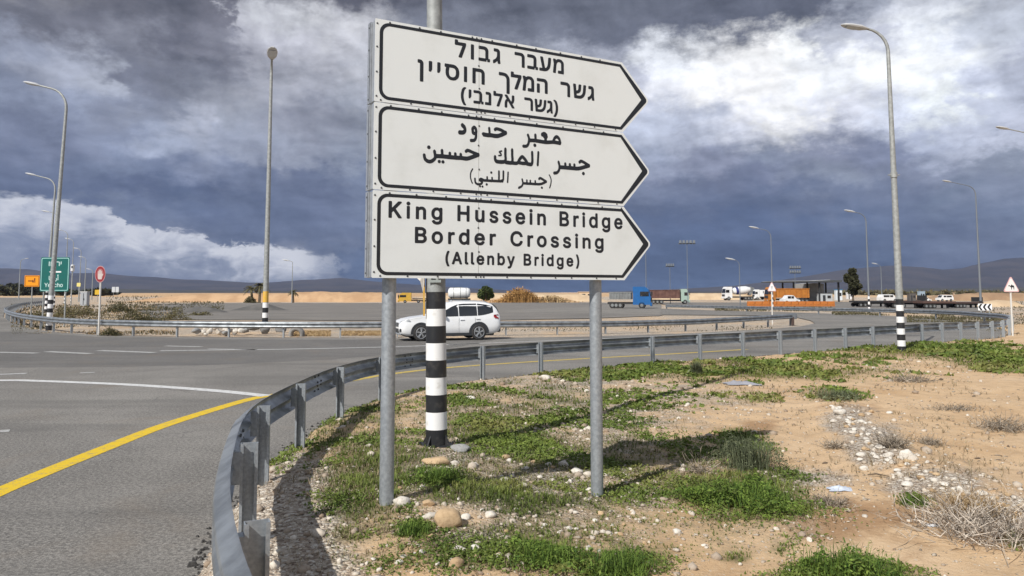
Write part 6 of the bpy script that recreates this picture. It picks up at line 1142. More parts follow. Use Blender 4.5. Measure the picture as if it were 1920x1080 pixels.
# ------------------------------------------------------------------ the white car
def make_car(label, base, yaw):
    root = thing('estate_car', label, 'car', base, yaw)
    L, W, H = 4.66, 1.80, 1.70
    # side outline stations: x from nose (0) to tail; lower z, belt z, roof z (None where there is no cabin)
    st = [(0.00, .42, .66, .70, .62), (0.10, .30, .80, .84, .80), (0.30, .24, .88, .93, .86), (0.70, .22, .96, 1.01, .89), (1.15, .22, 1.01, 1.06, .90), (1.45, .22, 1.01, 1.10, .90), (1.60, .22, 1.02, 1.20, .90),
          (2.05, .22, 1.02, 1.53, .90), (2.35, .22, 1.02, 1.66, .90), (2.9, .22, 1.03, 1.705, .90), (3.5, .22, 1.04, 1.70, .90), (4.0, .24, 1.05, 1.665, .895), (4.3, .27, 1.06, 1.58, .89), (4.48, .32, 1.05, 1.40, .875), (4.60, .38, 1.02, 1.14, .85), (4.66, .46, .92, .98, .80)]
    rings = []
    for x, z0, zb, zr, hw in st:
        tum = min(1, max(0, (zr - zb - .06) / .5)); rw = hw * (0.97 - 0.22 * tum)
        pts = [(hw * .86, z0), (hw * .97, z0 + .10), (hw * 1.0, z0 + (zb - z0) * .45), (hw * .985, z0 + (zb - z0) * .8), (hw * .96, zb), (rw * 1.0 + (hw * .96 - rw) * .25, zb + (zr - zb) * .72), (rw * .96, zb + (zr - zb) * .92), (rw * .72, zr), (0, zr + .012)]
        ring = [(x - L / 2, -y, z) for y, z in pts] + [(x - L / 2, y, z) for y, z in pts[-2::-1]]
        rings.append(ring)
    mb = MB(); mb.loft(rings, car_w); body = mb.build('body', root, smooth=True, ang=50)
    S = lambda x: x - L / 2
    def at(x, f, out=0.004, side=-1):
        """a point of the flank at station x, f 0..1 from belt to roof"""
        X_ = [q[0] for q in st]; g = lambda k: np.interp(x, X_, [q[k] for q in st])
        zb, zr, hw = g(2), g(3), g(4); tum = min(1, max(0, (zr - zb - .06) / .5)); rw = hw * (.97 - .22 * tum); yb = hw * .96
        y7 = rw + (yb - rw) * .25
        if f <= .72: y = yb + (y7 - yb) * f / .72
        else: y = y7 + (rw * .96 - y7) * (f - .72) / .2
        return (S(x), side * (y + out), zb + (zr - zb) * f)
    for side in (-1, 1):
        for nm, xa, xb, fa0, fb0, ta, tb_ in [('window', 1.90, 2.64, .04, .04, .50, .83), ('window', 2.68, 3.52, .04, .04, .83, .85), ('window', 3.56, 4.30, .05, .28, .85, .78)]:
            q = 8; g = MB(); xs2 = np.linspace(xa, xb, q)
            lo = [at(x, fa0 + (fb0 - fa0) * (i / (q - 1)) ** 2, .012, side) for i, x in enumerate(xs2)]; hi = [at(x, ta + (tb_ - ta) * i / (q - 1), .012, side) for i, x in enumerate(xs2)]
            md = [at(x, (fa0 + ta) / 2, .014, side) for x in xs2]
            g.loft([lo, md, hi], glass_d, caps=False, closed=False); g.build(nm, root, smooth=True)
        # black sill and arches
        tr = MB(); tr.box((S(2.33), side * .862, .26), (2.0, .07, .14), dark_p, 0, .02); tr.build('sill_trim', root)
        for i, x in enumerate((0.93, 3.60)):
            ar = MB(); n_ = 14
            o_, i_, = [], []
            for k in range(n_ + 1):
                a = math.pi * (k / n_) * 1.08 - .04 * math.pi; o_.append((S(x) + .47 * math.cos(a), side * .906, .345 + .46 * math.sin(a))); i_.append((S(x) + .37 * math.cos(a), side * .906, .345 + .37 * math.sin(a)))
            b_ = [(p[0], side * .80, p[2]) for p in i_]
            ar.loft([o_, i_, b_], dark_p, caps=False, closed=False); 
            ar.add([(S(x), side * .903, .345)] + [(p[0], side * .903, p[2]) for p in i_], [(0, k + 1, k + 2) for k in range(n_)], dark_p); ar.build('wheel_arch', root)
            w = MB(); y0 = side * .72; y1 = side * .93
            w.tube([(S(x), y0, .345), (S(x), y0 + side * .02, .345), (S(x), y1 - side * .03, .345), (S(x), y1, .345)], [.30, .345, .345, .31], rubber, 28); wh = w.build('wheel', root, smooth=True)
            rm = MB(); rm.tube([(S(x), y1 - side * .005, .345), (S(x), y1 + side * .006, .345)], [.235, .225], mat('rim_shadow', (.03, .03, .032), .6), 24)
            for k in range(5):
                for dq in (-.13, .13):
                    a = k * 2 * math.pi / 5 + dq + .3; ca_, sa_ = math.cos(a), math.sin(a); 
                    rm.tube([(S(x) + .04 * ca_, y1 + side * .018, .345 + .04 * sa_), (S(x) + .225 * ca_, y1 + side * .012, .345 + .225 * sa_)], [.024, .02], rim_m, 5)
            rm.tube([(S(x) + .228 * math.cos(a), y1 + side * .008, .345 + .228 * math.sin(a)) for a in np.linspace(0, 2 * math.pi, 25)], .016, rim_m, 5)
            rm.cyl((S(x), y1, .345), (S(x), y1 + side * .028, .345), .05, rim_m, 10); rm.build('rim', wh, smooth=True)
        mi = MB(); mi.box((S(1.93), side * .99, 1.12), (.14, .2, .14), car_w, 0, .04); mi.build('mirror', root)
        hd = MB(); hd.box((S(1.95) + .86, side * .915, .90), (.2, .03, .035), car_w, 0, .008); hd.box((S(3.55), side * .915, .93), (.2, .03, .035), car_w, 0, .008); hd.build('handle', root)
        ln = MB(); 
        for xx in (2.66, 1.75, 3.42): ln.box((S(xx), side * .899, .66), (.008, .006, .68), mat('panel_gap', (.25, .25, .26), .6))
        ln.build('door_gap', root)
        hl = MB(); V = [(S(.03), side * .52, .74), (S(.09), side * .70, .76), (S(.46), side * .885, .86), (S(.40), side * .875, .93), (S(.10), side * .66, .85), (S(.05), side * .52, .80)]
        hl.add([(x - .012, y * 1.02, z + .01) for x, y, z in V], [(0, 1, 2, 3, 4, 5)], clear_l); hl.build('headlight', root)
        tl = MB(); V = [(S(4.30), side * .90, .98), (S(4.28), side * .895, 1.10), (S(4.50), side * .86, 1.12), (S(4.64), side * .70, 1.04), (S(4.66), side * .70, .94), (S(4.52), side * .87, .93)]
        tl.add([(x + .012, y * 1.015, z) for x, y, z in V], [(0, 1, 2, 3, 4, 5)], red_l); tl.build('tail_light', root)
        rr_ = MB(); rr_.tube([(S(2.2), side * .60, 1.66), (S(2.4), side * .615, 1.735), (S(3.9), side * .615, 1.71), (S(4.1), side * .59, 1.63)], .018, alu, 6); rr_.build('roof_rail', root)
        fl = MB(); fl.box((S(.06), side * .62, .47), (.10, .26, .13), dark_p, 0, .02); fl.cyl((S(-.005), side * .62, .47), (S(.02), side * .62, .47), .05, clear_l, 10); fl.build('fog_light', root)
    ws = MB(); n_ = 7
    ws.loft([[(S(x) - .014, y * w, z + .014) for y in np.linspace(-1, 1, n_)] for x, z, w in ((1.50, 1.15, .78), (1.78, 1.34, .70), (2.10, 1.545, .63))], glass_d, caps=False, closed=False); ws.build('windscreen', root, smooth=True)
    rw_ = MB(); rw_.loft([[(S(x) + .014, y * w, z + .01) for y in np.linspace(-1, 1, n_)] for x, z, w in ((4.575, 1.20, .74), (4.49, 1.40, .70), (4.34, 1.56, .62))], glass_d, caps=False, closed=False); rw_.build('rear_window', root, smooth=True)
    gr = MB(); gr.box((S(-.012), 0, .70), (.03, .95, .17), dark_p, 0, .02)
    for k in range(3): gr.box((S(-.03), 0, .65 + k * .05), (.02, .9, .012), rim_m)
    gr.box((S(-.0), 0, .45), (.05, 1.0, .16), dark_p, 0, .03); gr.box((S(.03), 0, .30), (.12, 1.35, .07), alu, 0, .02); gr.build('grille', root)
    un = MB(); un.box((0, 0, .30), (4.1, 1.45, .22), dark_p, 0, .03); un.build('underbody', root)
    bp_ = MB(); bp_.box((S(4.63), 0, .42), (.12, 1.45, .2), dark_p, 0, .03); bp_.build('rear_bumper', root)
    return root
pc = onz(838, 636.5, 0.0)
make_car('white estate car with roof rails driving across the junction behind the banded pole', (pc.x, pc.y, 0.004), R(19)).scale = (0.97, 0.97, 1.0)

# ------------------------------------------------------------------ lorries and other vehicles in the yard (seen small)
blue_m = mat('blue_paint', (0.014, 0.115, 0.33), .35, 0, (.01, .07, .21), 2, .5); brown_m = mat('rust_brown_paint', (.10, .045, .035), .75, 0, (.17, .09, .07), 1.2, .8)
grey_tr = mat('grey_tipper', (.20, .21, .21), .6, 0, (.13, .13, .13), 1.5, .7); orange_m = mat('orange_paint', (.48, .18, .03), .5, 0, (.33, .12, .02), 1.5, .7)
white_v = mat('white_vehicle', (.74, .75, .76), .4, 0, (.6, .59, .56), 1.5, .5); navy_m = mat('navy_band', (.02, .03, .14), .5); green_c = mat('pale_green_cab', (.32, .42, .36), .5)
yellow_m = mat('digger_yellow', (.60, .36, .04), .5, 0, (.42, .25, .05), 1.5, .6); chass_m = mat('chassis', (.03, .03, .032), .8)
def put_wheels(root, xs_, y, r_, w=.3):
    for x in xs_:
        for sd in (-1, 1):
            mb = MB(); mb.tube([(x, sd * y, r_), (x, sd * (y - w), r_)], r_, rubber, 14); mb.tube([(x, sd * (y + .01), r_), (x, sd * (y - .05), r_)], r_ * .5, grey_tr, 10); mb.build('wheel', root)
def cab_parts(root, x, W, z0, H, D, m, fwd=1, tall=True):
    """lorry cab with its front at x + fwd*D/2"""
    cb = MB(); pr = [(-D / 2, z0), (D / 2, z0), (D / 2 + .03, z0 + H * .42), (D / 2 - .12 * D, z0 + H * .86), (D / 2 - .3 * D, z0 + H), (-D / 2, z0 + H)]
    cb.prism([(x + fwd * a, b_) for a, b_ in pr], -W / 2, W / 2, m); c_ = cb.build('cab', root)
    ws = MB(); a0, a1 = D / 2 + .045, D / 2 - .10 * D + .03
    ws.add([(x + fwd * a0, -W * .43, z0 + H * .45), (x + fwd * a0, W * .43, z0 + H * .45), (x + fwd * a1, W * .41, z0 + H * .82), (x + fwd * a1, -W * .41, z0 + H * .82)], [(0, 1, 2, 3)], glass_d); ws.build('windscreen', c_)
    for sd in (-1, 1):
        w = MB(); w.box((x + fwd * D * .16, sd * (W / 2 + .01), z0 + H * .6), (D * .5, .03, H * .26), glass_d); w.build('side_window', c_)
        m_ = MB(); m_.box((x + fwd * (D / 2 + .1), sd * (W / 2 + .15), z0 + H * .62), (.1, .2, .5), dark_p, 0, .03); m_.build('mirror', c_)
    b_ = MB(); b_.box((x + fwd * (D / 2 + .05), 0, z0 + .05), (.25, W, .45), m if tall else dark_p, 0, .05); b_.box((x + fwd * (D / 2 + .06), 0, z0 + .7), (.1, W * .7, .5), dark_p, 0, .03); b_.build('bumper', root)
    for sd in (-1, 1):
        l_ = MB(); l_.box((x + fwd * (D / 2 + .18), sd * W * .36, z0 + .08), (.04, .3, .16), clear_l); l_.build('headlight', root)
def lorry(label, px, base_py, hpx, lpx, cab_m, body, yaw=0.0, fwd=1, cab_frac=.24, group=None, name='lorry', cat='lorry', body_h=(.38, .72), wheels=(.08, .17, .26, .6, .7), cabH=None):
    """built at true size, then scaled to what the photo shows at that place"""
    p = onz(px, base_py, 0); s = p.y / FPX; H = hpx * s; L = lpx * s; W = min(2.5, H * .72)
    root = thing(name, label, cat, p, yaw, group); r_ = H * .145; z0 = H * .17
    D = L * cab_frac; cab_parts(root, fwd * (L / 2 - D / 2), W, z0, H - z0, D, cab_m, fwd)
    ch = MB(); ch.box((-fwd * D * .2, 0, z0 + H * .07), (L * .93, W * .5, H * .1), chass_m); ch.build('chassis', root)
    put_wheels(root, [-fwd * L / 2 + fwd * L * q for q in wheels] + [fwd * (L / 2 - D * .5)], W / 2, r_)
    Lb = L - D * 1.08; xb = -fwd * (D * 1.08) / 2
    body(root, xb, Lb, W, H * body_h[0] if body_h[0] < 1 else 0, H * body_h[1], fwd)
    return root
def tipper(m, slope=.85, ribs=7):
    def f(root, x, L, W, z0, z1, fwd):
        b_ = MB(); b_.box((x, 0, (z0 + z1) / 2), (L * .98, W * .94, z1 - z0), m, 0, 0, None)
        for k in range(ribs):
            for sd in (-1, 1): b_.box((x - L / 2 + L * (k + .5) / ribs, sd * W * .485, (z0 + z1) / 2), (.12, .1, (z1 - z0) * .96), m)
        for sd in (-1, 1): b_.box((x, sd * W * .475, z1), (L, .14, .12), m)
        b_.build('tipper_body', root)
    return f
def mixer(root, x, L, W, z0, z1, fwd):
    d_ = MB(); r_ = (z1 - z0) * .52; n_ = 9; zc = (z0 + z1) / 2 + .1
    prof = [(-.5, .25, -.0), (-.42, .55, 0), (-.2, .95, 0), (0.05, 1.0, 0), (.2, .97, 1), (.32, .86, 1), (.36, .8, 0), (.46, .5, 0)]
    path = [(x + fwd * L * q * .95, 0, zc - q * .25 * (z1 - z0)) for q, _, _ in prof]
    d_.tube(path, [r_ * k for _, k, _ in prof], white_v, 18, mats=[navy_m if a[2] and b_[2] else white_v for a, b_ in zip(prof, prof[1:])]); d_.build('drum', root, smooth=True, ang=60)
    h_ = MB(); h_.prism([(x - fwd * L * .38, z0 - .2), (x - fwd * L * .56, z1 * .9), (x - fwd * L * .4, z1 * 1.02), (x - fwd * L * .3, z0)], -W * .25, W * .25, grey_tr); h_.build('chute', root)
def flatbed(root, x, L, W, z0, z1, fwd):
    b_ = MB(); b_.box((x, 0, z0 + .1), (L, W, .2), chass_m); b_.build('load_bed', root)
def boxbody(m):
    def f(root, x, L, W, z0, z1, fwd):
        b_ = MB(); b_.box((x, 0, (z0 + z1) / 2), (L, W, z1 - z0), m, 0, .08); b_.build('cargo_box', root)
    return f
lorry('bright blue lorry with a grey tipper trailer, facing right in the yard', 1182, 578, 40, 76, blue_m, tipper(grey_tr, ribs=8), R(-14), 1, .42, body_h=(.42, .74), wheels=(.08, .17, .27))
lorry('rust brown lorry with a long tipper and pale green cab, behind the blue lorry', 1254, 570, 28, 72, green_c, tipper(brown_m, ribs=9), R(-6), 1, .2, body_h=(.38, .92), wheels=(.1, .2, .3))
lorry('white concrete mixer lorry with a dark blue band on its drum', 1384, 563, 25, 56, white_v, mixer, R(6), -1, .24, body_h=(.42, 1.0), wheels=(.1, .2, .3))
lorry('small white box lorry between the mixer and the orange lorry', 1425, 562, 19, 24, white_v, boxbody(white_v), R(4), -1, .36, body_h=(.3, .95), wheels=(.2,))
lorry('long orange tipper lorry parked before the canopy', 1476, 568.5, 30, 78, orange_m, tipper(orange_m, ribs=6), R(3), -1, .17, body_h=(.34, .9), wheels=(.08, .18, .3, .5))
lorry('yellow loader lorry half hidden behind the left sign post', 774, 568, 19, 52, yellow_m, flatbed, R(5), -1, .45, body_h=(.35, .6), wheels=(.1, .3))
# white tank trailer
p = onz(861, 568, 0); s = p.y / FPX; tk = thing('tank_trailer', 'white rounded tank trailer parked on the bank behind the white car', 'trailer', p, R(4)); H = 29 * s; L = 42 * s
mb = MB(); rr_ = H * .34; mb.tube([(-L * .5, 0, H * .64), (-L * .47, 0, H * .64), (-L * .40, 0, H * .64), (L * .36, 0, H * .64), (L * .46, 0, H * .64), (L * .5, 0, H * .64)], [rr_ * .35, rr_ * .75, rr_, rr_, rr_ * .8, rr_ * .3], white_v, 18); mb.build('tank', tk, smooth=True, ang=60)
mb = MB()
for q in (-.25, .05, .3): mb.tube([(L * q, rr_ * 1.02 * math.cos(a), H * .64 + rr_ * 1.02 * math.sin(a)) for a in np.linspace(0, 2 * math.pi, 19)], .05, grey_tr, 5)
mb.build('tank_band', tk); mb = MB(); mb.box((0, 0, H * .24), (L, H * .4, H * .1), chass_m); mb.box((-L * .35, 0, H * .3), (.2, H * .5, H * .2), chass_m); mb.box((L * .35, 0, H * .3), (.2, H * .5, H * .2), chass_m); mb.build('chassis', tk)
mb = MB(); mb.box((0, 0, H * .985), (L * .3, H * .1, H * .06), grey_tr); mb.build('hatch', tk); put_wheels(tk, [L * .2, L * .36, -L * .38], H * .32, H * .13, .25)
def small_car(label, px, base_py, hpx, lpx, m, van=False, yaw=0.0, fwd=-1, name=None, group=None):
    p = onz(px, base_py, 0); s = p.y / FPX; H = hpx * s; L = lpx * s; W = H * 1.05
    root = thing(name or ('parked_van' if van else 'parked_car'), label, 'van' if van else 'car', p, yaw, group)
    pr = [(-.5, .2), (-.49, .5), (-.36, .56), (-.24, .95), (-.1, 1.0), (.4, .98), (.49, .6), (.5, .2)] if van else [(-.5, .2), (-.5, .48), (-.3, .58), (-.14, .93), (.0, 1), (.2, .97), (.36, .62), (.49, .56), (.5, .2)]
    b_ = MB(); b_.prism([(-fwd * x * L, z * H) for x, z in pr], -W / 2, W / 2, m); body = b_.build('body', root)
    for sd in (-1, 1):
        for xa, xb in (((-.2, -.02), (.02, .36)) if van else ((-.13, .02), (.05, .24))):
            w = MB(); xa, xb = -fwd * xa * L, -fwd * xb * L
            w.box(((xa + xb) / 2, sd * (W / 2 + .01), H * .76), (abs(xb - xa), .03, H * .25), glass_d); w.build('window', root)
    ws = MB(); q = ([(-.355, .6), (-.25, .92)] if van else [(-.29, .61), (-.155, .91)]); ws.add([(-fwd * q[0][0] * L + fwd * .03, -W * .42, q[0][1] * H + .02), (-fwd * q[0][0] * L + fwd * .03, W * .42, q[0][1] * H + .02), (-fwd * q[1][0] * L + fwd * .03, W * .40, q[1][1] * H + .02), (-fwd * q[1][0] * L + fwd * .03, -W * .40, q[1][1] * H + .02)], [(0, 1, 2, 3)], glass_d); ws.build('windscreen', root)
    put_wheels(root, [-L * .3, L * .31], W / 2 + .01, H * .2, .18); return root
small_car('white saloon car parked in front of the orange lorry', 1481, 570.5, 17, 32, white_v, False, R(4), 1)
small_car('white van parked right of the banded far lamp, behind the dark flatbed trailers', 1664, 566, 14, 34, white_v, True, R(8), 1)
small_car('white minibus at the right end of the dark flatbed trailers', 1771, 565, 12, 28, white_v, True, R(5), -1)
small_car('small white pickup by the brown far trailers', 1736, 565, 7, 18, white_v, False, 0, 1)
def trailer(label, px, base_py, hpx, lpx, m, yaw=0, load=None):
    p = onz(px, base_py, 0); s = p.y / FPX; H = hpx * s; L = lpx * s; W = 2.4
    root = thing('flatbed_trailer', label, 'trailer', p, yaw, 'flatbed trailers parked in a row')
    b_ = MB(); b_.box((0, 0, H * .8), (L, W, H * .26), m); b_.build('load_bed', root); b_ = MB(); b_.box((0, 0, H * .55), (L * .9, W * .4, H * .22), chass_m); b_.build('chassis', root)
    l_ = MB(); l_.box((L * .32, .6, H * .25), (.2, .2, H * .5), chass_m); l_.box((L * .32, -.6, H * .25), (.2, .2, H * .5), chass_m); l_.build('landing_leg', root)
    put_wheels(root, [-L * .4, -L * .28, -L * .16], W / 2, H * .3)
    if load: h_ = MB(); h_.box((L * .46, 0, H * 1.3), (.2, W, H * .7), chass_m); h_.build('headboard', root)
    return root
trailer('leftmost dark flatbed trailer, close behind the dark tree', 1634, 575, 12, 70, chass_m, R(3))
trailer('dark flatbed trailer behind the lamp on the sandy verge', 1698, 577, 14, 66, mat('dark_brown', (.045, .03, .028), .8), R(-3), True)
trailer('brown flatbed trailer in front of the white pickup', 1752, 578, 14, 62, mat('rust_bed', (.09, .05, .04), .85), R(2))
trailer('rightmost brown flatbed trailer, ending at the chevron board', 1808, 577, 12, 52, mat('rust_bed2', (.07, .045, .04), .85), R(-2), True)

# ------------------------------------------------------------------ canopy, huts, barriers
conc = mat('concrete', (.36, .35, .33), .9, 0, (.26, .25, .23), 1.2, .7)
p = onz(1516, 566, 0); s = p.y / FPX; cn = thing('fuel_canopy', 'long flat canopy on dark columns behind the orange lorry, a grey shed at one end', 'canopy', p, 0)
mb = MB(); mb.prism([(-62 * s, 38.2 * s), (10 * s, 38.8 * s), (40 * s, 40.6 * s), (60 * s, 40.2 * s), (60 * s, 36.8 * s), (40 * s, 37.0 * s), (10 * s, 36.6 * s), (-62 * s, 36.6 * s)], -1, 9, mat('canopy_roof', (.06, .065, .07), .7)); mb.build('roof', cn)
mb = MB(); mb.prism([(-61 * s, 38.9 * s), (8 * s, 39.6 * s), (38 * s, 41.2 * s), (38 * s, 40.8 * s), (8 * s, 39.2 * s), (-61 * s, 38.5 * s)], -1, 8.6, mat('canopy_sheet', (.55, .56, .57), .5)); mb.build('roof_sheet', cn)
for x in (-26, 22, 58):
    for y in (.3, 7):
        mb = MB(); mb.box((x * s, y, 18.3 * s), (2.6 * s, .35, 36.6 * s), chass_m); mb.build('column', cn)
mb = MB(); mb.prism([(24 * s, 0), (60 * s, 0), (60 * s, 35 * s), (40 * s, 36 * s), (24 * s, 34.5 * s)], 8.5, 16, conc); mb.build('shed', cn)
def hut(label, px, base_py, wpx, hpx, m, name='hut', roofm=None, flat=True, group=None):
    p = onz(px, base_py, 0); s = p.y / FPX; root = thing(name, label, name.replace('_', ' '), p, 0, group); W = wpx * s; H = hpx * s
    mb = MB(); mb.box((0, W * .4, H * .47), (W, W * .8, H * .94), m); mb.build('wall', root)
    mb = MB(); mb.box((0, W * .4, H * .97), (W * 1.08, W * .88, H * .06), roofm or m); mb.build('roof', root)
    mb = MB(); mb.box((-W * .2, -.03, H * .38), (W * .22, .06, H * .7), dark_p); mb.build('door', root); mb = MB(); mb.box((W * .22, -.03, H * .55), (W * .28, .06, H * .3), glass_d); mb.build('window', root)
    return root
hut('light grey cabin with a dark roof under the right end of the canopy', 1550, 566, 22, 17, mat('grey_cabin', (.42, .44, .45), .7), 'hut', chass_m)
hut('white and blue kiosk just left of the dark tree', 1574, 563, 11, 20, mat('kiosk_white', (.62, .68, .72), .5), 'kiosk', mat('kiosk_blue', (.05, .22, .42), .5))
hut('small white cabin right of the kiosk, at the foot of the dark tree', 1594, 561, 9, 13, white_v, 'hut')
hut('sand coloured low building on the horizon, left of the blue lorry', 1100, 562, 28, 15, mat('tan_wall', (.62, .46, .30), .9), 'building')
hut('pale low building far out on the brown plain', 1806, 552.5, 22, 4, mat('pale_wall', (.6, .5, .4), .9), 'building')
hut('blue-white shed behind the flatbed trailers', 1730, 563, 10, 17, mat('pale_blue', (.30, .38, .46), .7), 'hut')
hut('dark shed behind the trailers, right of the sandy verge lamp', 1712, 564, 12, 14, mat('dark_shed', (.10, .09, .085), .8), 'hut')
for k in range(12):
    px = 1408 + k * 13.6; p = onz(px, 574.5, 0); s = p.y / FPX
    mb = MB(); L = 13.2 * s; H = 9.5 * s; mb.prism([(-L / 2, 0), (L / 2, 0), (L / 2, H * .25), (L / 2 - .05, H), (-L / 2 + .05, H), (-L / 2, H * .25)], -.28, .28, mat('orange_barrier', (.52, .17, .03), .6, 0, (.38, .13, .03), .9, .7)); 
    for q in (-.25, .25): mb.box((q * L, -.29, H * .55), (L * .3, .03, H * .35), MATS['orange_barrier'])
    o = mb.build('plastic_barrier', loc=p); tag(o, 'orange plastic road barrier in the straight row before the canopy', 'barrier', 'orange barriers in a row')
# roadside cabinet and camera box on the left
p = onz(155, 574, 0); s = p.y / FPX; cb = thing('roadside_cabinet', 'grey metal roadside cabinet among the far lamp posts on the left', 'cabinet', p)
mb = MB(); mb.box((0, .5, 13 * s), (13 * s, 10 * s, 26 * s), mat('cabinet_grey', (.36, .38, .40), .6), 0, .05); mb.build('housing', cb); mb = MB(); mb.box((0, .5, 26.5 * s), (14 * s, 11 * s, 1.2 * s), white_v); mb.build('lid', cb); mb = MB(); mb.box((0, .5 - 5.1 * s, 13 * s), (.4 * s, .1, 22 * s), dark_p); mb.box((1.2 * s, .5 - 5.2 * s, 13 * s), (.6 * s, .1, 3 * s), dark_p); mb.build('door', cb)
p = onz(133, 575, 0); s = p.y / FPX; cb = thing('camera_post', 'white camera box on a thin post, right of the green town sign', 'camera post', p)
mb = MB(); mb.cyl((0, 0, 0), (0, 0, 66 * s), .07, galv_dull, 8); mb.build('post', cb); mb = MB(); mb.box((0, 0, 72 * s), (5 * s, .5, 13 * s), white_v, 0, .08); mb.build('camera_box', cb); mb = MB(); mb.box((.5 * s, -.27, 74 * s), (2 * s, .05, 4 * s), dark_p); mb.build('lens', cb)

# ------------------------------------------------------------------ traffic signs
red_s = mat('sign_red', (.26, .018, .025), .5); sgreen = mat('sign_green', (.0, .115, .10), .45, 0, (.0, .09, .08), 2, .5); sorange = mat('sign_orange', (.85, .30, .0), .5); wsheet = mat('white_sheet', (.78, .78, .78), .45); gpale = mat('sign_line', (.30, .55, .52), .5)
def plate(mb, poly, y, t_, m): mb.prism(poly, y, y + t_, m)
def rrect(w, h, r_, cx_=0, cz_=0):
    P = []
    for sx_, sz_, a0 in ((1, -1, -90), (1, 1, 0), (-1, 1, 90), (-1, -1, 180)):
        for k in range(5): a = R(a0 + k * 22.5); P.append((cx_ + sx_ * (w / 2 - r_) + r_ * math.cos(a), cz_ + sz_ * (h / 2 - r_) + r_ * math.sin(a)))
    return P
# green town sign
town_w = mat('town_lettering', (.50, .66, .64), .5)
p = onz(98, 612, 0); s = p.y / FPX; gs_ = thing('town_sign', 'green town sign with white Hebrew, Arabic and English lettering on two posts', 'road sign', p, R(-3))
W, Hh, zc = 56 * s, 64 * s, (612 - 515) * s
for x in (-.38, .38): mb = MB(); mb.cyl((x * W, .08, 0), (x * W, .08, zc + Hh * .45), .045, galv_dull, 8); mb.build('post', gs_)
mb = MB(); plate(mb, rrect(W, Hh, .08, 0, zc), 0, .02, sgreen); pn = mb.build('panel', gs_)
bd = MB(); A_ = rrect(W * .955, Hh * .96, .09, 0, zc); B_ = rrect(W * .905, Hh * .918, .06, 0, zc); k = len(A_); bd.add([(x, -.004, z) for x, z in A_] + [(x, -.004, z) for x, z in B_], [(i, (i + 1) % k, k + (i + 1) % k, k + i) for i in range(k)], gpale); bd.build('border', pn)
for key, wid, x0, z in (('town_hebrew', .44, -.22, .245), ('town_arabic', .34, -.20, -.17), ('town_latin', .64, -.34, -.37)):
    xs2 = [q for L_ in TEXT[key] for q in L_[0::2]]; sc_ = wid * W / (max(xs2) - min(xs2))
    outlines('lettering', TEXT[key], town_w, z=-.004, s=sc_, parent=pn, off=(x0 * W - min(xs2) * sc_, zc + z * Hh))
mb = MB(); zz = zc + .07 * Hh; mb.add([(-.20 * W, -.004, zz), (-.10 * W, -.004, zz + .035 * Hh), (-.10 * W, -.004, zz - .035 * Hh)], [(0, 1, 2)], wsheet); mb.add([(-.10 * W, -.0042, zz - .022 * Hh), (.22 * W, -.0042, zz - .022 * Hh), (.22 * W, -.0042, zz + .022 * Hh), (-.10 * W, -.0042, zz + .022 * Hh)], [(0, 1, 2, 3)], wsheet); mb.build('arrow', pn)
# orange direction board
p = onz(56, 606, 0); s = p.y / FPX; os_ = thing('detour_sign', 'orange detour board with black marks on one post, left of the green sign', 'road sign', p, R(3))
zc = (606 - 527.5) * s; W, Hh = 27 * s, 21 * s; mb = MB(); mb.cyl((0, .07, 0), (0, .07, zc + Hh * .3), .04, galv_dull, 8); mb.build('post', os_)
mb = MB(); plate(mb, rrect(W, Hh, .05, 0, zc), 0, .02, sorange); pn = mb.build('panel', os_); bd = MB(); A_ = rrect(W * .93, Hh * .92, .06, 0, zc); B_ = rrect(W * .86, Hh * .82, .04, 0, zc); k = len(A_); bd.add([(x, -.004, z) for x, z in A_] + [(x, -.004, z) for x, z in B_], [(i, (i + 1) % k, k + (i + 1) % k, k + i) for i in range(k)], mat('border_brown', (.25, .08, .0), .6)); bd.build('border', pn)
mb = MB(); 
for x0, x1, z0_, z1_ in ((-.26, .0, -.04, .05), (.02, .10, -.12, .10), (.14, .22, .0, .26), (.05, .24, -.12, -.04)): mb.box(((x0 + x1) / 2 * W, -.004, zc + (z0_ + z1_) / 2 * Hh), ((x1 - x0) * W, .004, (z1_ - z0_) * Hh), mat('mark_brown', (.12, .03, .0), .6))
mb.build('marks', pn)
# red round sign with a raised hand
p = onz(183, 627.5, 0); s = p.y / FPX; rs_ = thing('no_entry_sign', 'round red-ringed sign with a pale raised hand, on a thin white post', 'road sign', p, R(-12))
hand_m = mat('hand_pale', (.55, .46, .43), .5); zc = (627.5 - 515) * s; r0 = 15.5 * s; mb = MB(); mb.cyl((0, .06, 0), (0, .06, zc), .045, mat('pale_post', (.62, .60, .56), .6), 8); mb.build('post', rs_)
def disc(mb, r_, y, m, zc, kx=.72): mb.add([(r_ * kx * math.cos(a), y, zc + r_ * math.sin(a)) for a in np.linspace(0, 2 * math.pi, 29)[:-1]], [tuple(range(28))], m)
mb = MB(); mb.prism([(r0 * .72 * math.cos(a), zc + r0 * math.sin(a)) for a in np.linspace(0, 2 * math.pi, 29)[:-1]], 0, .02, mat('sign_pink_edge', (.55, .30, .30), .5)); pn = mb.build('panel', rs_)
mb = MB(); disc(mb, r0 * .93, -.003, red_s, zc); mb.build('ring', pn); mb = MB(); disc(mb, r0 * .66, -.006, mat('hand_ground', (.36, .13, .13), .5), zc); mb.build('disc', pn)
mb = MB(); hw = r0 * .26; mb.prism([(-hw, zc - r0 * .62), (hw, zc - r0 * .62), (hw * 1.1, zc + .05 * r0), (-hw * 1.1, zc + .05 * r0)], -.010, -.007, hand_m)
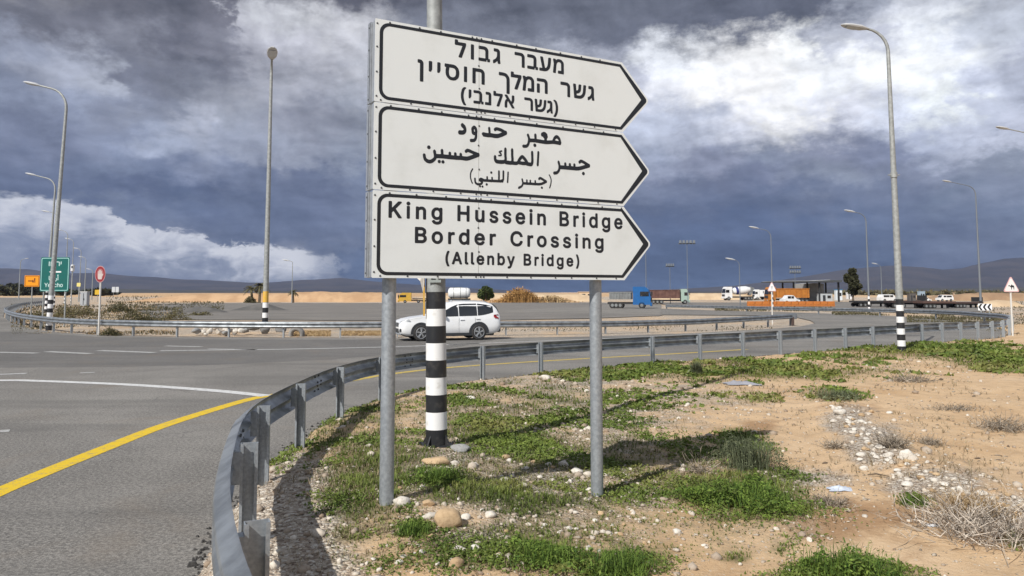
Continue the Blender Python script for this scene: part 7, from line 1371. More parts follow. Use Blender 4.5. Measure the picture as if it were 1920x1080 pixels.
for i, (x, hh) in enumerate(((-.8, .36), (-.28, .52), (.26, .50), (.8, .38))): mb.prism([(x * hw - hw * .22, zc + .05 * r0), (x * hw + hw * .22, zc + .05 * r0), (x * hw + hw * .2, zc + hh * r0), (x * hw - hw * .2, zc + hh * r0)], -.010, -.007, hand_m)
mb.prism([(hw * 1.0, zc - .35 * r0), (hw * 1.75, zc - .02 * r0), (hw * 1.4, zc + .08 * r0), (hw * 1.0, zc - .12 * r0)], -.010, -.007, hand_m); mb.build('hand', pn)
# triangles
def tri(w, h, zb, r_=.06):
    P = []; C_ = [(-w / 2, zb), (w / 2, zb), (0, zb + h)]
    cx_, cz_ = 0, zb + h / 3
    for i, (x, z) in enumerate(C_):
        d_ = Vector((cx_ - x, cz_ - z)).normalized(); c = Vector((x, z)) + d_ * r_ * 2; a0 = math.atan2(-d_.y, -d_.x)
        for k in range(5): a = a0 - R(60) + R(30) * k; P.append((c.x + r_ * math.cos(a), c.y + r_ * math.sin(a)))
    return P
pink = mat('faded_red', (.66, .40, .40), .5)
def triangle_sign(label, px, base_py, bot, top, wpx, picture, yaw=0):
    p = onz(px, base_py, 0); s = p.y / FPX; root = thing('warning_sign', label, 'road sign', p, yaw); zb = (base_py - bot) * s; h = (bot - top) * s; w = wpx * s
    mb = MB(); mb.cyl((0, .06, -.1), (0, .06, zb + h * .5), .04, MATS['pale_post'], 8); mb.build('post', root)
    mb = MB(); plate(mb, tri(w, h, zb), 0, .015, pink); pn = mb.build('panel', root); mb = MB(); plate(mb, tri(w * .86, h * .86, zb + h * .05), -.006, .004, wsheet); f_ = mb.build('face', pn)
    mb = MB(); c = (0, zb + h * .33); k = w * .2
    if picture == 'camel':
        pol = [(-.9, .15), (-.75, .42), (-.45, .38), (-.35, .15), (-.1, .3), (.1, .62), (.35, .35), (.7, .3), (.85, .0), (.8, -.75), (.62, -.75), (.6, -.2), (.2, -.15), (.12, -.75), (-.06, -.75), (-.08, -.15), (-.35, -.05), (-.5, .05), (-.6, .2), (-.85, .05)]
        plate(mb, [(c[0] + x * k, c[1] + z * k) for x, z in pol], -.0085, .002, sign_b)
    else: plate(mb, [(c[0] + x * k, c[1] + z * k) for x, z in ((-.5, .8), (.5, .8), (.5, .6), (.1, .6), (.1, -.7), (-.1, -.7), (-.1, .6), (-.5, .6))], -.0085, .002, sign_b)
    mb.build('pictogram', pn); return root
p = onz(1901, 634, 0.0)
triangle_sign('white warning triangle with a black animal, at the end of the guard rail loop', 1901, 632.5, 548.5, 518, 35, 'camel', R(8))
triangle_sign('small white warning triangle with a black T, beside the bent end of the low rail', 1449, 607, 547, 528.5, 18, 'tee')
# chevron board
p = onz(1848, 599, 0); s = p.y / FPX; cv = thing('chevron_board', 'black and white chevron board pointing left, beyond the rail loop', 'road sign', p, R(-32)); zc = (599 - 576) * s; W, Hh = 22 * s, 12.5 * s
for x in (-.3, .3): mb = MB(); mb.cyl((x * W, .06, 0), (x * W, .06, zc), .05, galv_dull, 8); mb.build('post', cv)
mb = MB(); plate(mb, rrect(W, Hh, .03, 0, zc), 0, .02, wsheet); pn = mb.build('panel', cv)
for k in (-1, 0, 1):
    mb = MB(); x = k * W * .32; q = W * .16; plate(mb, [(x - q, zc), (x, zc + Hh * .48), (x + q * .95, zc + Hh * .48), (x - q * .05, zc), (x + q * .95, zc - Hh * .48), (x, zc - Hh * .48)], -.005, .004, sign_b); mb.build('chevron', pn)
# little far signs
def far_sign(label, px, base_py, cy_, w, h, m, cat='road sign', group=None, two=False):
    p = onz(px, base_py, 0); s = p.y / FPX; root = thing('road_sign', label, cat, p, 0, group); mb = MB(); z = (base_py - cy_) * s
    mb.cyl((0, .1, 0), (0, .1, z), .06, galv_dull, 6); mb.build('post', root); mb = MB(); plate(mb, rrect(w * s, h * s, .1, 0, z), 0, .03, m); mb.build('panel', root)
far_sign('small yellow far sign above the roadside cabinet', 146, 566, 534, 7, 7, mat('far_yellow', (.7, .6, .2), .6))
far_sign('small amber far sign behind the post of the red round sign', 182, 566, 548, 10, 9, mat('far_amber', (.6, .38, .02), .6))
WS = 'pair of blank far signs'
far_sign('blank pale grey far sign of the close pair beyond the red round sign', 212, 560, 543, 6, 10, mat('far_grey', (.5, .52, .54), .6), group=WS)
far_sign('blank pale grey far sign of the close pair beyond the red round sign', 219, 560, 543, 6, 10, MATS['far_grey'], group=WS)

# ------------------------------------------------------------------ the air between here and the hills
hz = bpy.data.meshes.new('haze'); bm = bmesh.new(); bmesh.ops.create_cube(bm, size=1); bm.to_mesh(hz); bm.free()
hz_o = bpy.data.objects.new('haze', hz); C.objects.link(hz_o); hz_o.location = (0, 0, 449); hz_o.scale = (21000, 16400, 900)
hm = bpy.data.materials.new('haze'); hm.use_nodes = True; t = NT(hm.node_tree); hm.node_tree.nodes.clear(); o_ = t.new('ShaderNodeOutputMaterial'); pv = t.new('ShaderNodeVolumePrincipled')
pv.inputs['Color'].default_value = (0.36, 0.50, 0.90, 1); pv.inputs['Density'].default_value = 0.000045; pv.inputs['Anisotropy'].default_value = 0.0; t.l.new(pv.outputs[0], o_.inputs['Volume']); hz.materials.append(hm); hz_o['kind'] = 'stuff'

# ------------------------------------------------------------------ herbs and grass on the verge
def scatter(n_, r0, r1, a0, a1, seed):
    """points on the ground, denser near the viewpoint"""
    r = np.random.default_rng(seed); rr = r0 * (r1 / r0) ** r.random(n_); th = r.uniform(R(a0), R(a1), n_)
    x = rr * np.sin(th); y = rr * np.cos(th); z = gz(x, y); sd = inside_sd(x, y, verge_poly)
    return x, y, z, sd, rr, r
herb = leaf_mat('herb_leaves', (0.036, 0.068, 0.013), (0.170, 0.225, 0.042), .6)
grassm = leaf_mat('grass_blades', (0.052, 0.088, 0.017), (0.205, 0.250, 0.055), .6)
drym = leaf_mat('dry_blades', (0.16, 0.12, 0.07), (0.42, 0.34, 0.22), .8)
x, y, z, sd, rr, r = scatter(290000, 2.3, 48, -42, 60, 51)
g_, k_, s_ = cover(x, y, z)
acc = (sd > 0.12) & (r.random(len(x)) < np.clip((g_ - 0.20) * 1.25, 0, 1))
x, y, z, g_, rr, sd = x[acc], y[acc], z[acc], g_[acc], rr[acc], sd[acc]
patch = fbm(x * .8 + 90, y * .8, 3); lushness = np.clip(g_ * 1.1, .3, 1.3)
isg = patch < 0.50
dryness = np.clip((fbm(x * .55 + 200, y * .55, 4) - .52) * 2.6, 0, .6); P = np.stack([x, y, z - .004], 1); sc_ = (np.maximum(rr, 4) / 7) ** 0.5
lod = np.clip(fbm(x * 2.2, y * 2.2, 3) * 1.5 - .25, 0, 1)
i = np.where(isg)[0]; hh = 0.055 * lushness[i] * sc_[i] * r.uniform(.5, 1.4, len(i))
tag(blades('grass', P[i], hh, .0062 * sc_[i] * np.maximum(1, rr[i] / 9), grassm, None, .9, 61, .45, np.clip(lod[i] * .75 + r.random(len(i)) * .35, 0, 1), per=5, dry=np.clip(dryness[i] + r.normal(0, .12, len(i)), 0, .9)), kind='stuff')
i = np.where(~isg)[0]; reps = 6
Q = np.repeat(P[i], reps, 0) + r.normal(0, 1, (len(i) * reps, 3)) * np.array([.030, .030, 0]) * np.repeat(sc_[i], reps)[:, None]
Q[:, 2] += r.random(len(Q)) * .045 * np.repeat(lushness[i] * sc_[i], reps) + .006
tag(cards('weeds', Q, .0165 * np.repeat(sc_[i] * np.clip(rr[i] / 8, 1, 3), reps), herb, None, 1.8, .15, np.clip(np.repeat(lod[i], reps) * .7 + r.random(len(Q)) * .4, 0, 1), 62, np.clip(np.repeat(dryness[i], reps) * .75 + r.normal(0, .1, len(Q)), 0, .8)), kind='stuff')
# dry stalks and litter
x, y, z, sd, rr, r = scatter(60000, 2.3, 45, -42, 60, 52)
g_, k_, s_ = cover(x, y, z); nn_ = fbm(x * .9 + 12, y * .9, 4)
acc = (sd > .1) & (r.random(len(x)) < np.clip((nn_ - .5) * 2.6 + .10 + .35 * np.clip(s_, 0, 1) + .25 * np.clip(g_, 0, 1), 0, 1))
x, y, z, rr = x[acc], y[acc], z[acc], rr[acc]
tag(blades('dry_grass', np.stack([x, y, z], 1), .055 * (np.maximum(rr, 4) / 7) ** .5 * r.uniform(.5, 1.5, len(x)), .0045 * np.maximum(1, rr / 8), drym, None, 1.6, 63, .55, None, per=4), kind='stuff')

# ------------------------------------------------------------------ stones
ico = bmesh.new(); bmesh.ops.create_icosphere(ico, subdivisions=1, radius=1); IV = np.array([v.co for v in ico.verts]); IF = np.array([[v.index for v in f.verts] for f in ico.faces]); ico.free()
def stone_mat(name, a, b):
    m = bpy.data.materials.new(name); m.use_nodes = True; t = NT(m.node_tree); bs = m.node_tree.nodes['Principled BSDF']
    vc = t.new('ShaderNodeVertexColor', layer_name='cover'); sc = t.new('ShaderNodeSeparateColor'); t.l.new(vc.outputs[0], sc.inputs[0]); v = t.new('ShaderNodeTexCoord').outputs['Object']
    n_ = t.noise(v, 45, 5, .65); c = t.mix(sc.outputs[0], a + (1,), b + (1,)); c = t.mix(t.mapr(n_, .45, .75, 0, .5), c, (a[0] * .7, a[1] * .62, a[2] * .55, 1)); t.l.new(c, bs.inputs['Base Color']); bs.inputs['Roughness'].default_value = .9
    bp = t.new('ShaderNodeBump'); bp.inputs['Strength'].default_value = .5; bp.inputs['Distance'].default_value = .01; t.l.new(n_, bp.inputs['Height']); t.l.new(bp.outputs[0], bs.inputs['Normal']); return m
peb_m = stone_mat('pebble', (0.27, 0.20, 0.14), (0.66, 0.60, 0.51))
x, y, z, sd, rr, r = scatter(90000, 2.3, 40, -40, 60, 53)
g_, k_, s_ = cover(x, y, z)
acc = (sd > -.1) & (r.random(len(x)) < np.clip(k_ * .55 + .035, 0, 1) * np.clip(1.2 - g_ * .6, .15, 1))
x, y, z, rr, k_ = x[acc], y[acc], z[acc], rr[acc], k_[acc]
n_ = len(x); sz = np.clip(np.exp(r.normal(math.log(.0105), .55, n_)), .004, .05) * (np.maximum(rr, 4) / 6) ** .45
A_ = r.uniform(0, 2 * np.pi, n_); sxx = r.uniform(.8, 1.5, n_); syy = r.uniform(.7, 1.1, n_); szz = r.uniform(.45, .85, n_)
B_ = IV[None] * (1 + r.normal(0, .16, (n_, len(IV), 1))); bx = B_[..., 0] * sxx[:, None]; by = B_[..., 1] * syy[:, None]; bz = B_[..., 2] * szz[:, None]
c_, s2 = np.cos(A_)[:, None], np.sin(A_)[:, None]
V = np.stack([x[:, None] + (bx * c_ - by * s2) * sz[:, None], y[:, None] + (bx * s2 + by * c_) * sz[:, None], z[:, None] + bz * sz[:, None] + .25 * sz[:, None]], -1).reshape(-1, 3)
Fq = (np.arange(n_)[:, None, None] * len(IV) + IF[None]).reshape(-1, 3); tc = np.repeat(r.random(n_) ** 1.1, len(IV))
tag(raw('pebbles', V, [Fq], [peb_m], col=np.stack([tc, tc, tc, 0 * tc + 1], 1)), kind='stuff')

x, y, z, sd, rr, r = scatter(60000, 2.3, 26, -40, 60, 57)
g_, k_, s_ = cover(x, y, z); cl_ = fbm(x * 1.1 + 33, y * 1.1, 4)
acc = (sd > .05) & (r.random(len(x)) < np.clip((cl_ - .42) * 2.4 + .12 + .4 * np.clip(s_, 0, 1) + .2 * np.clip(k_, 0, 1), 0, .8)); x, y, z, rr = x[acc], y[acc], z[acc], rr[acc]; n_ = len(x)
sz = np.exp(r.normal(math.log(.0055), .5, n_)) * (np.maximum(rr, 4) / 6) ** .6; A_ = r.uniform(0, 2 * np.pi, n_); OV = np.array([[1, 0, 0], [0, 1, 0], [-1, 0, 0], [0, -1, 0], [0, 0, 1], [0, 0, -1.0]]); OF = np.array([[0, 1, 4], [1, 2, 4], [2, 3, 4], [3, 0, 4], [1, 0, 5], [2, 1, 5], [3, 2, 5], [0, 3, 5]])
B_ = OV[None] * (1 + r.normal(0, .2, (n_, 6, 1))) * np.stack([r.uniform(.8, 2.2, n_), r.uniform(.6, 1.1, n_), r.uniform(.4, .8, n_)], 1)[:, None, :]; c_, s2 = np.cos(A_)[:, None], np.sin(A_)[:, None]
V = np.stack([x[:, None] + (B_[..., 0] * c_ - B_[..., 1] * s2) * sz[:, None], y[:, None] + (B_[..., 0] * s2 + B_[..., 1] * c_) * sz[:, None], z[:, None] + (B_[..., 2] + .2) * sz[:, None]], -1).reshape(-1, 3)
tc = np.repeat(np.clip(r.normal(.45, .35, n_), 0, 1), 6); grit_st = stone_mat('grit', (0.13, 0.095, 0.065), (0.60, 0.53, 0.43))
tag(raw('grit', V, [(np.arange(n_)[:, None, None] * 6 + OF[None]).reshape(-1, 3)], [grit_st], col=np.stack([tc, tc, tc, 0 * tc + 1], 1)), kind='stuff')
ic2 = bmesh.new(); bmesh.ops.create_icosphere(ic2, subdivisions=3, radius=1); JV = np.array([v.co for v in ic2.verts]); JF = np.array([[v.index for v in f.verts] for f in ic2.faces]); ic2.free()
def rock_mesh(seed, tone, size=(1, .8, .6), angular=.5):
    r = np.random.default_rng(seed); V = JV.copy()
    for k in range(9):
        nrm = r.normal(size=3); nrm /= np.linalg.norm(nrm); dcut = r.uniform(.5, .95); q = V @ nrm; ov = np.maximum(q - dcut, 0); V -= np.outer(ov * angular * 1.6 if angular < .6 else ov, nrm)
    V *= (1 + (fbm(JV[:, 0] * 2 + seed, JV[:, 1] * 2 + JV[:, 2] * 1.7, 4) - .5)[:, None] * .35)
    V = V * np.array(size); t_ = np.clip(tone + (fbm(JV[:, 0] * 3 + seed, JV[:, 2] * 3 + JV[:, 1], 3) - .5) * .5, 0, 1)
    return V, np.stack([t_, t_, t_, 0 * t_ + 1], 1)
white_st = stone_mat('white_stone', (0.40, 0.34, 0.27), (0.68, 0.645, 0.58)); tan_st = stone_mat('tan_stone', (0.30, 0.19, 0.10), (0.52, 0.38, 0.23)); grey_st = stone_mat('grey_stone', (0.12, 0.12, 0.12), (0.34, 0.34, 0.335))
def rock(px, py, wpx, label, m=None, tone=.7, shape=(1, .8, .6), seed=0, ang=.5, group=None, cat='stone', sink=.25, name='stone', loc=None):
    p = loc if loc is not None else G(px, py); s = p.y / FPX; w = wpx * s / 2
    V, colr = rock_mesh(seed * 7 + int(px), tone, tuple(w * q for q in shape), ang)
    a = random.uniform(0, 6.28) if group else random.uniform(-.4, .4); V = np.stack([V[:, 0] * math.cos(a) - V[:, 1] * math.sin(a), V[:, 0] * math.sin(a) + V[:, 1] * math.cos(a), V[:, 2]], 1)
    o = raw(name, V, [JF], [m or white_st], smooth=True, col=colr); o.location = (p.x, p.y + w * .3, p.z + w * shape[2] * (1 - sink * 2)); return tag(o, label, cat, group)
rock(753, 948, 33, 'smooth pale stone right beside the foot of the left sign post', tone=.75, shape=(1, .8, .62), seed=1, ang=.3)
rock(838, 988, 58, 'large rounded tan boulder on the bare soil right of the left sign post', tan_st, .75, (1, .8, .72), 2, .35, name='boulder', cat='boulder')
rock(805, 973, 30, 'pale stone leaning on the left side of the large tan boulder', tone=.6, shape=(1, .7, .55), seed=3)
rock(803, 948, 26, 'flat tan stone between the left sign post and the tan boulder', tan_st, .8, (1, .8, .5), 4)
rock(820, 872, 56, 'broad pinkish tan rock lying in front of the banded pole foot', tan_st, tone=.95, shape=(1, .7, .42), seed=5, ang=.8, name='rock', cat='rock')
rock(862, 848, 40, 'grey broken slab at the right of the banded pole foot', grey_st, .75, (1, .6, .45), 6, .8, name='rock', cat='rock')
rock(920, 970, 24, 'rounded cream stone on the bare soil, right of the tan boulder', tone=.7, seed=7, ang=.3)
rock(1126, 965, 15, 'yellowish white stone just below the foot of the right sign post', tan_st, .95, (1, .8, .6), 8)
rock(1706, 862, 34, 'white wedge-shaped stone standing up in the stony ridge', tone=.95, shape=(1, .5, .8), seed=9, ang=.9)
rock(1622, 882, 18, 'cream stone at the foot of the stony ridge, beside a dark stick', tone=.8, seed=10)
rock(1669, 776, 12, 'lone white stone on the sand above the stony ridge', tone=.9, seed=11)
rock(1082, 888, 26, 'white stone against the foot of the right sign post, on its left', tone=.85, shape=(1, .7, .5), seed=12)
rock(1022, 711, 26, 'flat white stone near the guard rail, left of the right sign post', tone=.8, shape=(1, .7, .4), seed=13)
rock(945, 905, 18, 'cream round stone on the gravel between the banded pole and the right sign post', tone=.75, seed=14)
rock(1912, 995, 26, 'white stone at the edge of the photo below the twig heap', tone=.85, seed=15)
rock(1320, 1024, 10, 'small bright white stone alone on the soil below the green mat', tone=1.0, seed=16)
SG = 'small pale stones strewn over the verge'
RIDGE_ST = []; rp_ = [(1570, 772), (1605, 800), (1645, 835), (1690, 868), (1740, 895), (1800, 920), (1880, 950), (1930, 975)]
for k in range(95):
    q = random.random() * (len(rp_) - 1.001); i_ = int(q); f_ = q - i_; RIDGE_ST.append((rp_[i_][0] * (1 - f_) + rp_[i_ + 1][0] * f_ + random.gauss(0, 22), rp_[i_][1] * (1 - f_) + rp_[i_ + 1][1] * f_ + random.gauss(0, 11), random.uniform(6, 15)))
for k in range(55): RIDGE_ST.append((random.uniform(720, 1200), random.uniform(865, 1060), random.uniform(6, 14)))
for k, (px, py, w) in enumerate([(949, 860, 20), (1012, 896, 12), (1057, 874, 22), (1106, 923, 16), (935, 1045, 18), (953, 1047, 18), (1067, 994, 16), (1214, 893, 14), (1355, 868, 10), (1269, 1001, 20), (1104, 1032, 20), (791, 1040, 20), (765, 1040, 18), (755, 1046, 15), (748, 1058, 18),
        (889, 1033, 22), (893, 1047, 18), (873, 974, 20), (934, 1045, 18), (862, 1036, 28), (854, 1066, 36), (881, 750, 22), (850, 872, 22), (889, 874, 22), (807, 1006, 12), (1576, 776, 26), (1702, 912, 24), (1844, 928, 22), (1910, 968, 20), (1457, 994, 12), (1518, 1015, 14), (1622, 970, 14), (1445, 872, 8),
        (1639, 691, 9), (1616, 855, 20), (1718, 880, 14), (1690, 875, 16), (1650, 842, 16), (1668, 858, 20), (1688, 893, 18), (1730, 900, 20), (1600, 812, 14), (1625, 826, 16), (1640, 806, 12), (1750, 922, 16), (1775, 912, 18), (1800, 920, 16), (1862, 938, 16), (1880, 948, 18), (1590, 790, 12), (1080, 880, 12), (985, 880, 14), (1000, 868, 12), (960, 895, 16), (1035, 902, 14), (1130, 1000, 14), (1170, 985, 12), (1320, 885, 12), (1290, 760, 10), (1180, 745, 9), (1230, 722, 9), (1100, 735, 10), (1705, 700, 9), (1840, 716, 10), (1740, 690, 9), (700, 1050, 12), (820, 1060, 14), (980, 1060, 14), (1210, 1020, 12)] + RIDGE_ST):
    rock(px, py, w, 'small pale stone lying loose on the roadside verge', white_st if k % 4 else tan_st, random.uniform(.45, .95), (1, random.uniform(.6, .9), random.uniform(.45, .7)), 20 + k, random.choice([.3, .5, .8]), SG)
# rubble under the far rail: pale pieces and dark boulders, and the half-buried tyre
RB = 'pale rubble pieces under the far rail'
for k in range(26):
    px = random.uniform(345, 445); p = onz(px, random.uniform(627, 632), 0); p.y += 1.2; p.z = -.02 + max(0, random.gauss(.12, .12))
    rock(px, 630, random.uniform(7, 17), 'pale rubble piece in the heap under the far guard rail', white_st if k % 3 else grey_st, random.uniform(.4, .9), (1, .8, random.uniform(.6, .9)), 100 + k, .8, RB, 'rubble', loc=p, sink=.1)
for k, (px, w, dz, lab) in enumerate([(456, 26, .1, 'dark grey boulder under the far rail, left of the banded foot of the yellow-banded lamp'), (477, 24, .05, 'flat dark slab beside the dark grey boulder under the far rail'), (512, 26, .0, 'low grey mound of rock between the lamp foot and the half-buried tyre')]):
    p = onz(px, 630, 0); p.y += 1.3; p.z = dz; rock(px, 630, w, lab, grey_st, .35, (1, .8, .75), 140 + k, .8, None, 'boulder', loc=p, sink=.0, name='boulder')
p = onz(546, 631, 0); s = p.y / FPX; tb = MB(); tr_ = 11 * s
tb.tube([(tr_ * math.cos(a), 0, tr_ * math.sin(a)) for a in np.linspace(-.35, math.pi + .35, 24)], [4.4 * s] * 24, mat('dusty_tyre', (.27, .26, .245), .9, 0, (.16, .155, .15), 4, .8), 12)
o = tb.build('tyre', smooth=True); o.location = (p.x, p.y + .9, .05); o.scale = (1, 1.6, 1); tag(o, 'dusty grey tyre half buried upright under the far rail', 'tyre')

# ------------------------------------------------------------------ bushes, twig heaps and litter near by
def twig_heap(label, px, py, wpx, hpx, n_, leaf, seed, name='dry_bush', flat=1.0, wk=1.0, group=None):
    p = G(px, py); s = p.y / FPX; r = np.random.default_rng(seed); root = thing(name, label, 'bush', p, 0, group); w = wpx * s / 2; h = hpx * s; mb = MB()
    V = []; Fq = []; tints = []
    for k in range(n_):
        b = np.array([r.normal(0, .35) * w, r.normal(0, .35) * w * flat, 0]); a = r.uniform(0, 6.28); el_ = r.uniform(.15, 1.25); L = h * r.uniform(.5, 1.25) / max(.5, math.sin(el_)) * .8
        q = b.copy(); d_ = np.array([math.cos(a) * math.cos(el_), math.sin(a) * math.cos(el_) * flat, math.sin(el_)]); rad = .0035 * wk * max(1, p.y / 7)
        i0 = len(V); m_ = 5; tt = r.random()
        for j in range(m_):
            sd_ = np.cross(d_, r.normal(size=3)); sd_ /= np.linalg.norm(sd_) + 1e-9; rj = rad * (1 - j / m_ * .7)
            V += [q - sd_ * rj, q + sd_ * rj]; tints += [tt, tt]
            q = q + d_ * L / m_; d_ = d_ + r.normal(0, .28, 3); d_[2] -= .06; d_ /= np.linalg.norm(d_)
        Fq += [(i0 + 2 * j, i0 + 2 * j + 1, i0 + 2 * j + 3, i0 + 2 * j + 2) for j in range(m_ - 1)]
    tc = np.array(tints); V = np.array(V); V[:, 2] = np.maximum(V[:, 2], -.01)
    raw('twigs', V, [np.array(Fq)], [leaf], parent=root, col=np.stack([tc, 0 * tc, tc, 0 * tc + 1], 1)); return root
pale_twig = leaf_mat('pale_twigs', (0.30, 0.25, 0.20), (0.60, 0.53, 0.45))
twig_heap('wide heap of bleached dry twigs at the right edge, over the tufts of straw', 1835, 1000, 300, 84, 620, pale_twig, 201, wk=1.25)
twig_heap('straw coloured dry tuft behind the heap of bleached twigs', 1830, 962, 150, 48, 700, straw_leaf, 202, wk=.8)
twig_heap('round grey dry bush in the stony ridge', 1672, 838, 54, 36, 260, grey_leaf, 203)
twig_heap('smaller grey dry bush on the sand, right of the stony ridge', 1744, 833, 44, 22, 160, grey_leaf, 204)
twig_heap('sprawling grey dry bush on the sand at the right edge', 1880, 805, 110, 36, 240, grey_leaf, 205)
twig_heap('thin bare grey twigs beside the green bush', 1308, 885, 50, 44, 90, grey_leaf, 206)
twig_heap('low dry grey bush across the sand, near the lamp post', 1705, 715, 110, 20, 220, grey_leaf, 207, flat=.6)
twig_heap('flat grey dry bush along the pale sand bank', 1790, 768, 150, 14, 200, grey_leaf, 208, flat=.5)
twig_heap('low dead bush in the stony ground, left of the round dry bush', 1565, 840, 40, 24, 120, grey_leaf, 209)
twig_heap('dry brown tuft on the soil below the plastic bag', 1555, 945, 90, 26, 200, grey_leaf, 210)
def leafy_bush(label, px, py, wpx, hpx, n_, leaf, seed, size=.03):
    p = G(px, py); s = p.y / FPX; r = np.random.default_rng(seed); root = thing('leafy_bush', label, 'bush', p); w = wpx * s / 2; h = hpx * s
    Q = np.stack([r.normal(0, .5, n_) * w, r.normal(0, .42, n_) * w, 0 * r.random(n_)], 1); keep = fbm(Q[:, 0] * 3.1 + p.x * 3 + seed, Q[:, 1] * 3.1 + p.y, 4) + r.normal(0, .03, n_) > .43; Q = Q[keep]; n_ = len(Q); lump = np.clip(fbm(Q[:, 0] * 5 + seed, Q[:, 1] * 5, 3) * 2.2 - .45, .12, 1.15); Q[:, 2] = h * np.clip(1 - (Q[:, 0] / w) ** 2 * .5, .15, 1) * lump * r.random(n_) ** .6
    cards('leaves', Q, size, leaf, root, 2.4, .4, None, seed, np.clip(r.normal(.02, .1, n_) + .35 * (Q[:, 2] < h * .15), 0, .7)); B_ = np.stack([r.normal(0, .35, 220) * w, r.normal(0, .3, 220) * w, np.zeros(220)], 1); blades('bush_stems', B_, h * .95, .005, leaf, root, 1.0, seed + 1, .5, None, 3); return root  # the second mesh holds the bush's thin stems, added among the leaf cards
sage = leaf_mat('sage_leaves', (0.07, 0.085, 0.045), (0.17, 0.19, 0.11)); vivid = leaf_mat('vivid_leaves', (0.030, 0.068, 0.011), (0.155, 0.235, 0.038))
leafy_bush('grey-green feathery bush beside the shadow of the arrow sign', 1400, 878, 130, 68, 4200, sage, 301, .012)
leafy_bush('small upright green plant at the guard rail, beyond the right sign post', 1307, 702, 22, 30, 220, sage, 302, .05)
leafy_bush('dense bright green leafy mat right of the right sign post', 1390, 945, 250, 50, 15000, vivid, 303, .0135)
leafy_bush('bright green leafy clump at the bottom edge of the verge', 1590, 1085, 200, 60, 7500, vivid, 304, .012)
leafy_bush('dark green leafy clump just behind the foot of the left sign post', 820, 905, 110, 34, 4000, vivid, 305, .012)
leafy_bush('small round green rosette left of the tan boulder', 775, 1000, 66, 22, 2400, vivid, 306, .011)
leafy_bush('bright green clump at the bottom edge below the right sign post', 1150, 1075, 170, 46, 6500, vivid, 307, .012)
leafy_bush('low grey-green bush on the sand beyond the shadow of the sign', 1565, 748, 100, 22, 700, sage, 308, .035)
leafy_bush('small green clump among the dry twigs', 1716, 948, 50, 18, 900, vivid, 309, .015)
leafy_bush('green grassy clump left of the tan boulder patch, under the sign', 1010, 1050, 150, 34, 5200, vivid, 310, .0125)
# scrub on the island behind the far rail
sg = 'scrub bushes on the island behind the far rail'
SCR = [(262, 604, 100, 40, dark_leaf, 900, 'broad dark bush behind the far rail, right of the red round sign'), (208, 631, 46, 17, dark_leaf, 420, 'dark bush under the far rail beside the post of the red round sign'), (330, 600, 60, 26, olive_leaf, 420, 'olive bush right of the broad dark bush'), (150, 592, 90, 24, olive_leaf, 600, 'olive scrub below the grey roadside cabinet'),
       (118, 600, 50, 30, olive_leaf, 360, 'olive scrub right of the green sign posts'), (225, 586, 60, 22, dark_leaf, 420, 'dark low scrub behind the broad dark bush'), (65, 596, 60, 22, olive_leaf, 360, 'olive scrub under the orange sign'), (375, 592, 46, 14, olive_leaf, 240, 'low olive tuft left of the dark grit heap')]
for k, (px, by, w, h, lf, n_, lab) in enumerate(SCR):
    p = onz(px, by, -.04); s = p.y / FPX; r = np.random.default_rng(400 + k); root = thing('scrub_bush', lab, 'bush', p, 0, sg); wd = w * s / 2
    n_ *= 3; Q = np.stack([r.normal(0, .45, n_) * wd, r.normal(0, .3, n_) * wd, np.zeros(n_)], 1); Q[:, 2] = h * s * np.clip(fbm(Q[:, 0] * 1.1 + k * 9, Q[:, 1] * 1.1, 3) * 2 - .3, .2, 1.2) * np.clip(1 - np.abs(Q[:, 0] / wd) ** 1.6, .1, 1) * r.random(n_) ** .6 * r.uniform(.6, 1, n_)
    cards('leaves', Q, 1.5 * s, lf, root, 1.7, .3, None, 410 + k, np.clip(r.normal(.12, .2, len(Q)), 0, .7))
# low growth covering the island and the strip beyond the road loop
def lowgrowth(name, boxes, m, seed, hpx, n_, wpx=1.6):
    r = np.random.default_rng(seed); P = []; H = []; W = []
    for (x0, y0, x1, y1, w) in boxes:
        k = int(n_ * w); px = r.uniform(x0, x1, k); py = r.uniform(y0, y1, k)
        for a, b_ in zip(px, py):
            p = onz(a, b_, -.05); s = p.y / FPX
            if fbm(np.array([p.x * .35 + seed]), np.array([p.y * .18]), 3)[0] < .46: continue
            P.append((p.x, p.y, -.05)); H.append(hpx * s); W.append(wpx * s)
    tag(blades(name, np.array(P), np.array(H), np.array(W), m, None, .9, seed, .4, None, per=3), kind='stuff')
lowgrowth('island_grass', [(20, 572, 330, 628, 1.0), (200, 566, 420, 584, .3)], olive_leaf, 501, 3.2, 8000, 1.1)
lowgrowth('island_straw', [(30, 572, 320, 626, .5), (550, 622, 620, 631, .45), (640, 622, 735, 630, .45), (20, 600, 330, 628, .3)], straw_leaf, 502, 4.0, 3000, 1.1)
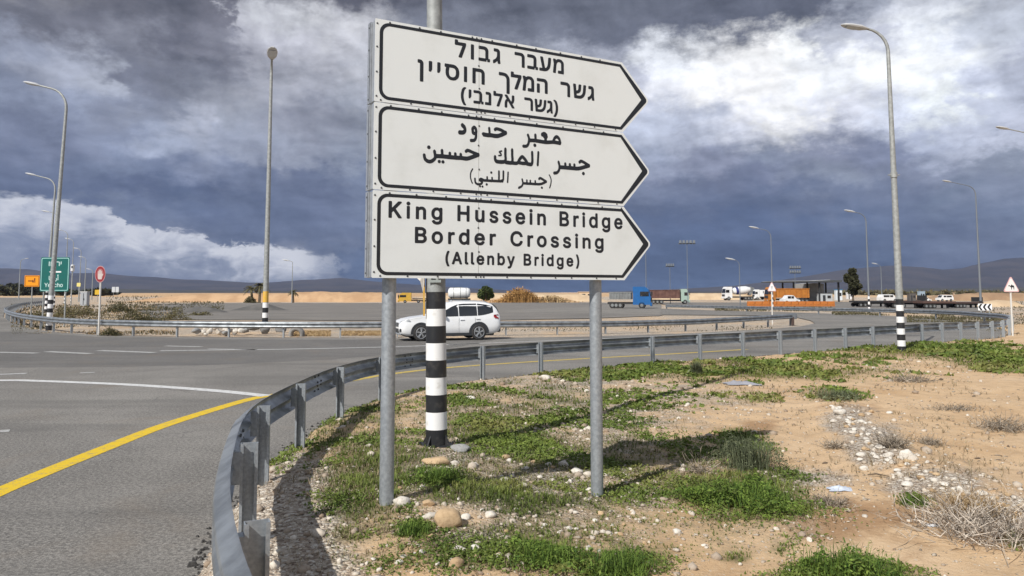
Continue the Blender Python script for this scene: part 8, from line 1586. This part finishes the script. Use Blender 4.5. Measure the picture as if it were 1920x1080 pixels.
lowgrowth('loop_grass', [(1560, 586, 1720, 592, .3), (1700, 589, 1880, 606, .8), (1340, 577, 1560, 584, .3), (1850, 600, 1935, 640, .25)], olive_leaf, 503, 4.5, 4000, 1.1)
lowgrowth('plain_scrub', [(200, 556, 520, 566, .35), (1850, 566, 1930, 600, .3), (900, 612, 1450, 622, .25)], olive_leaf, 504, 3.2, 2200, 1.0)
# litter
def crumple(label, px, py, wpx, m, seed, name, cat, hk=.3):
    p = G(px, py); s = p.y / FPX; r = np.random.default_rng(seed); k = 14; w = wpx * s / 2; gx, gy = np.meshgrid(np.linspace(-1, 1, k), np.linspace(-1, 1, k))
    zz = (fbm(gx * 2.3 + seed, gy * 2.3, 4) - .35) * hk * 2.2 * w; rim = np.clip(1.15 - np.hypot(gx, gy), 0, 1); zz = np.maximum(zz * rim, 0) + .006
    jx = gx * w * (1 + (fbm(gy * 3 + seed, gx, 2) - .5) * .5); jy = gy * w * .7 * (1 + (fbm(gx * 3, gy + seed, 2) - .5) * .5)
    V = np.stack([jx, jy, zz], -1).reshape(-1, 3); i = np.arange(k * k).reshape(k, k); F = np.stack([i[:-1, :-1], i[:-1, 1:], i[1:, 1:], i[1:, :-1]], -1).reshape(-1, 4)
    o = raw(name, V, [F], [m]); o.location = p; return tag(o, label, cat)
crumple('crumpled pale blue plastic bag on the bare soil right of the green mat', 1575, 918, 44, mat('bag_blue', (.55, .60, .68), .3), 11, 'plastic_bag', 'litter', .4)
crumple('torn grey plastic sheet on the grass beyond the sign shadow', 1390, 720, 60, mat('sheet_grey', (.34, .34, .37), .4), 14, 'plastic_sheet', 'litter', .35)
crumple('small white plastic scrap caught in the heap of dry twigs', 1748, 986, 24, mat('scrap_white', (.62, .63, .64), .3), 17, 'plastic_scrap', 'litter', .6)
p = G(1648, 895); s = p.y / FPX; mb = MB(); mb.tube([(-18 * s, 6 * s, .02), (-4 * s, 1 * s, .035), (16 * s, -7 * s, .02)], [.006, .008, .006], bark, 6); o = mb.build('stick', loc=p); tag(o, 'short dark stick lying on the sand at the foot of the stony ridge', 'stick')
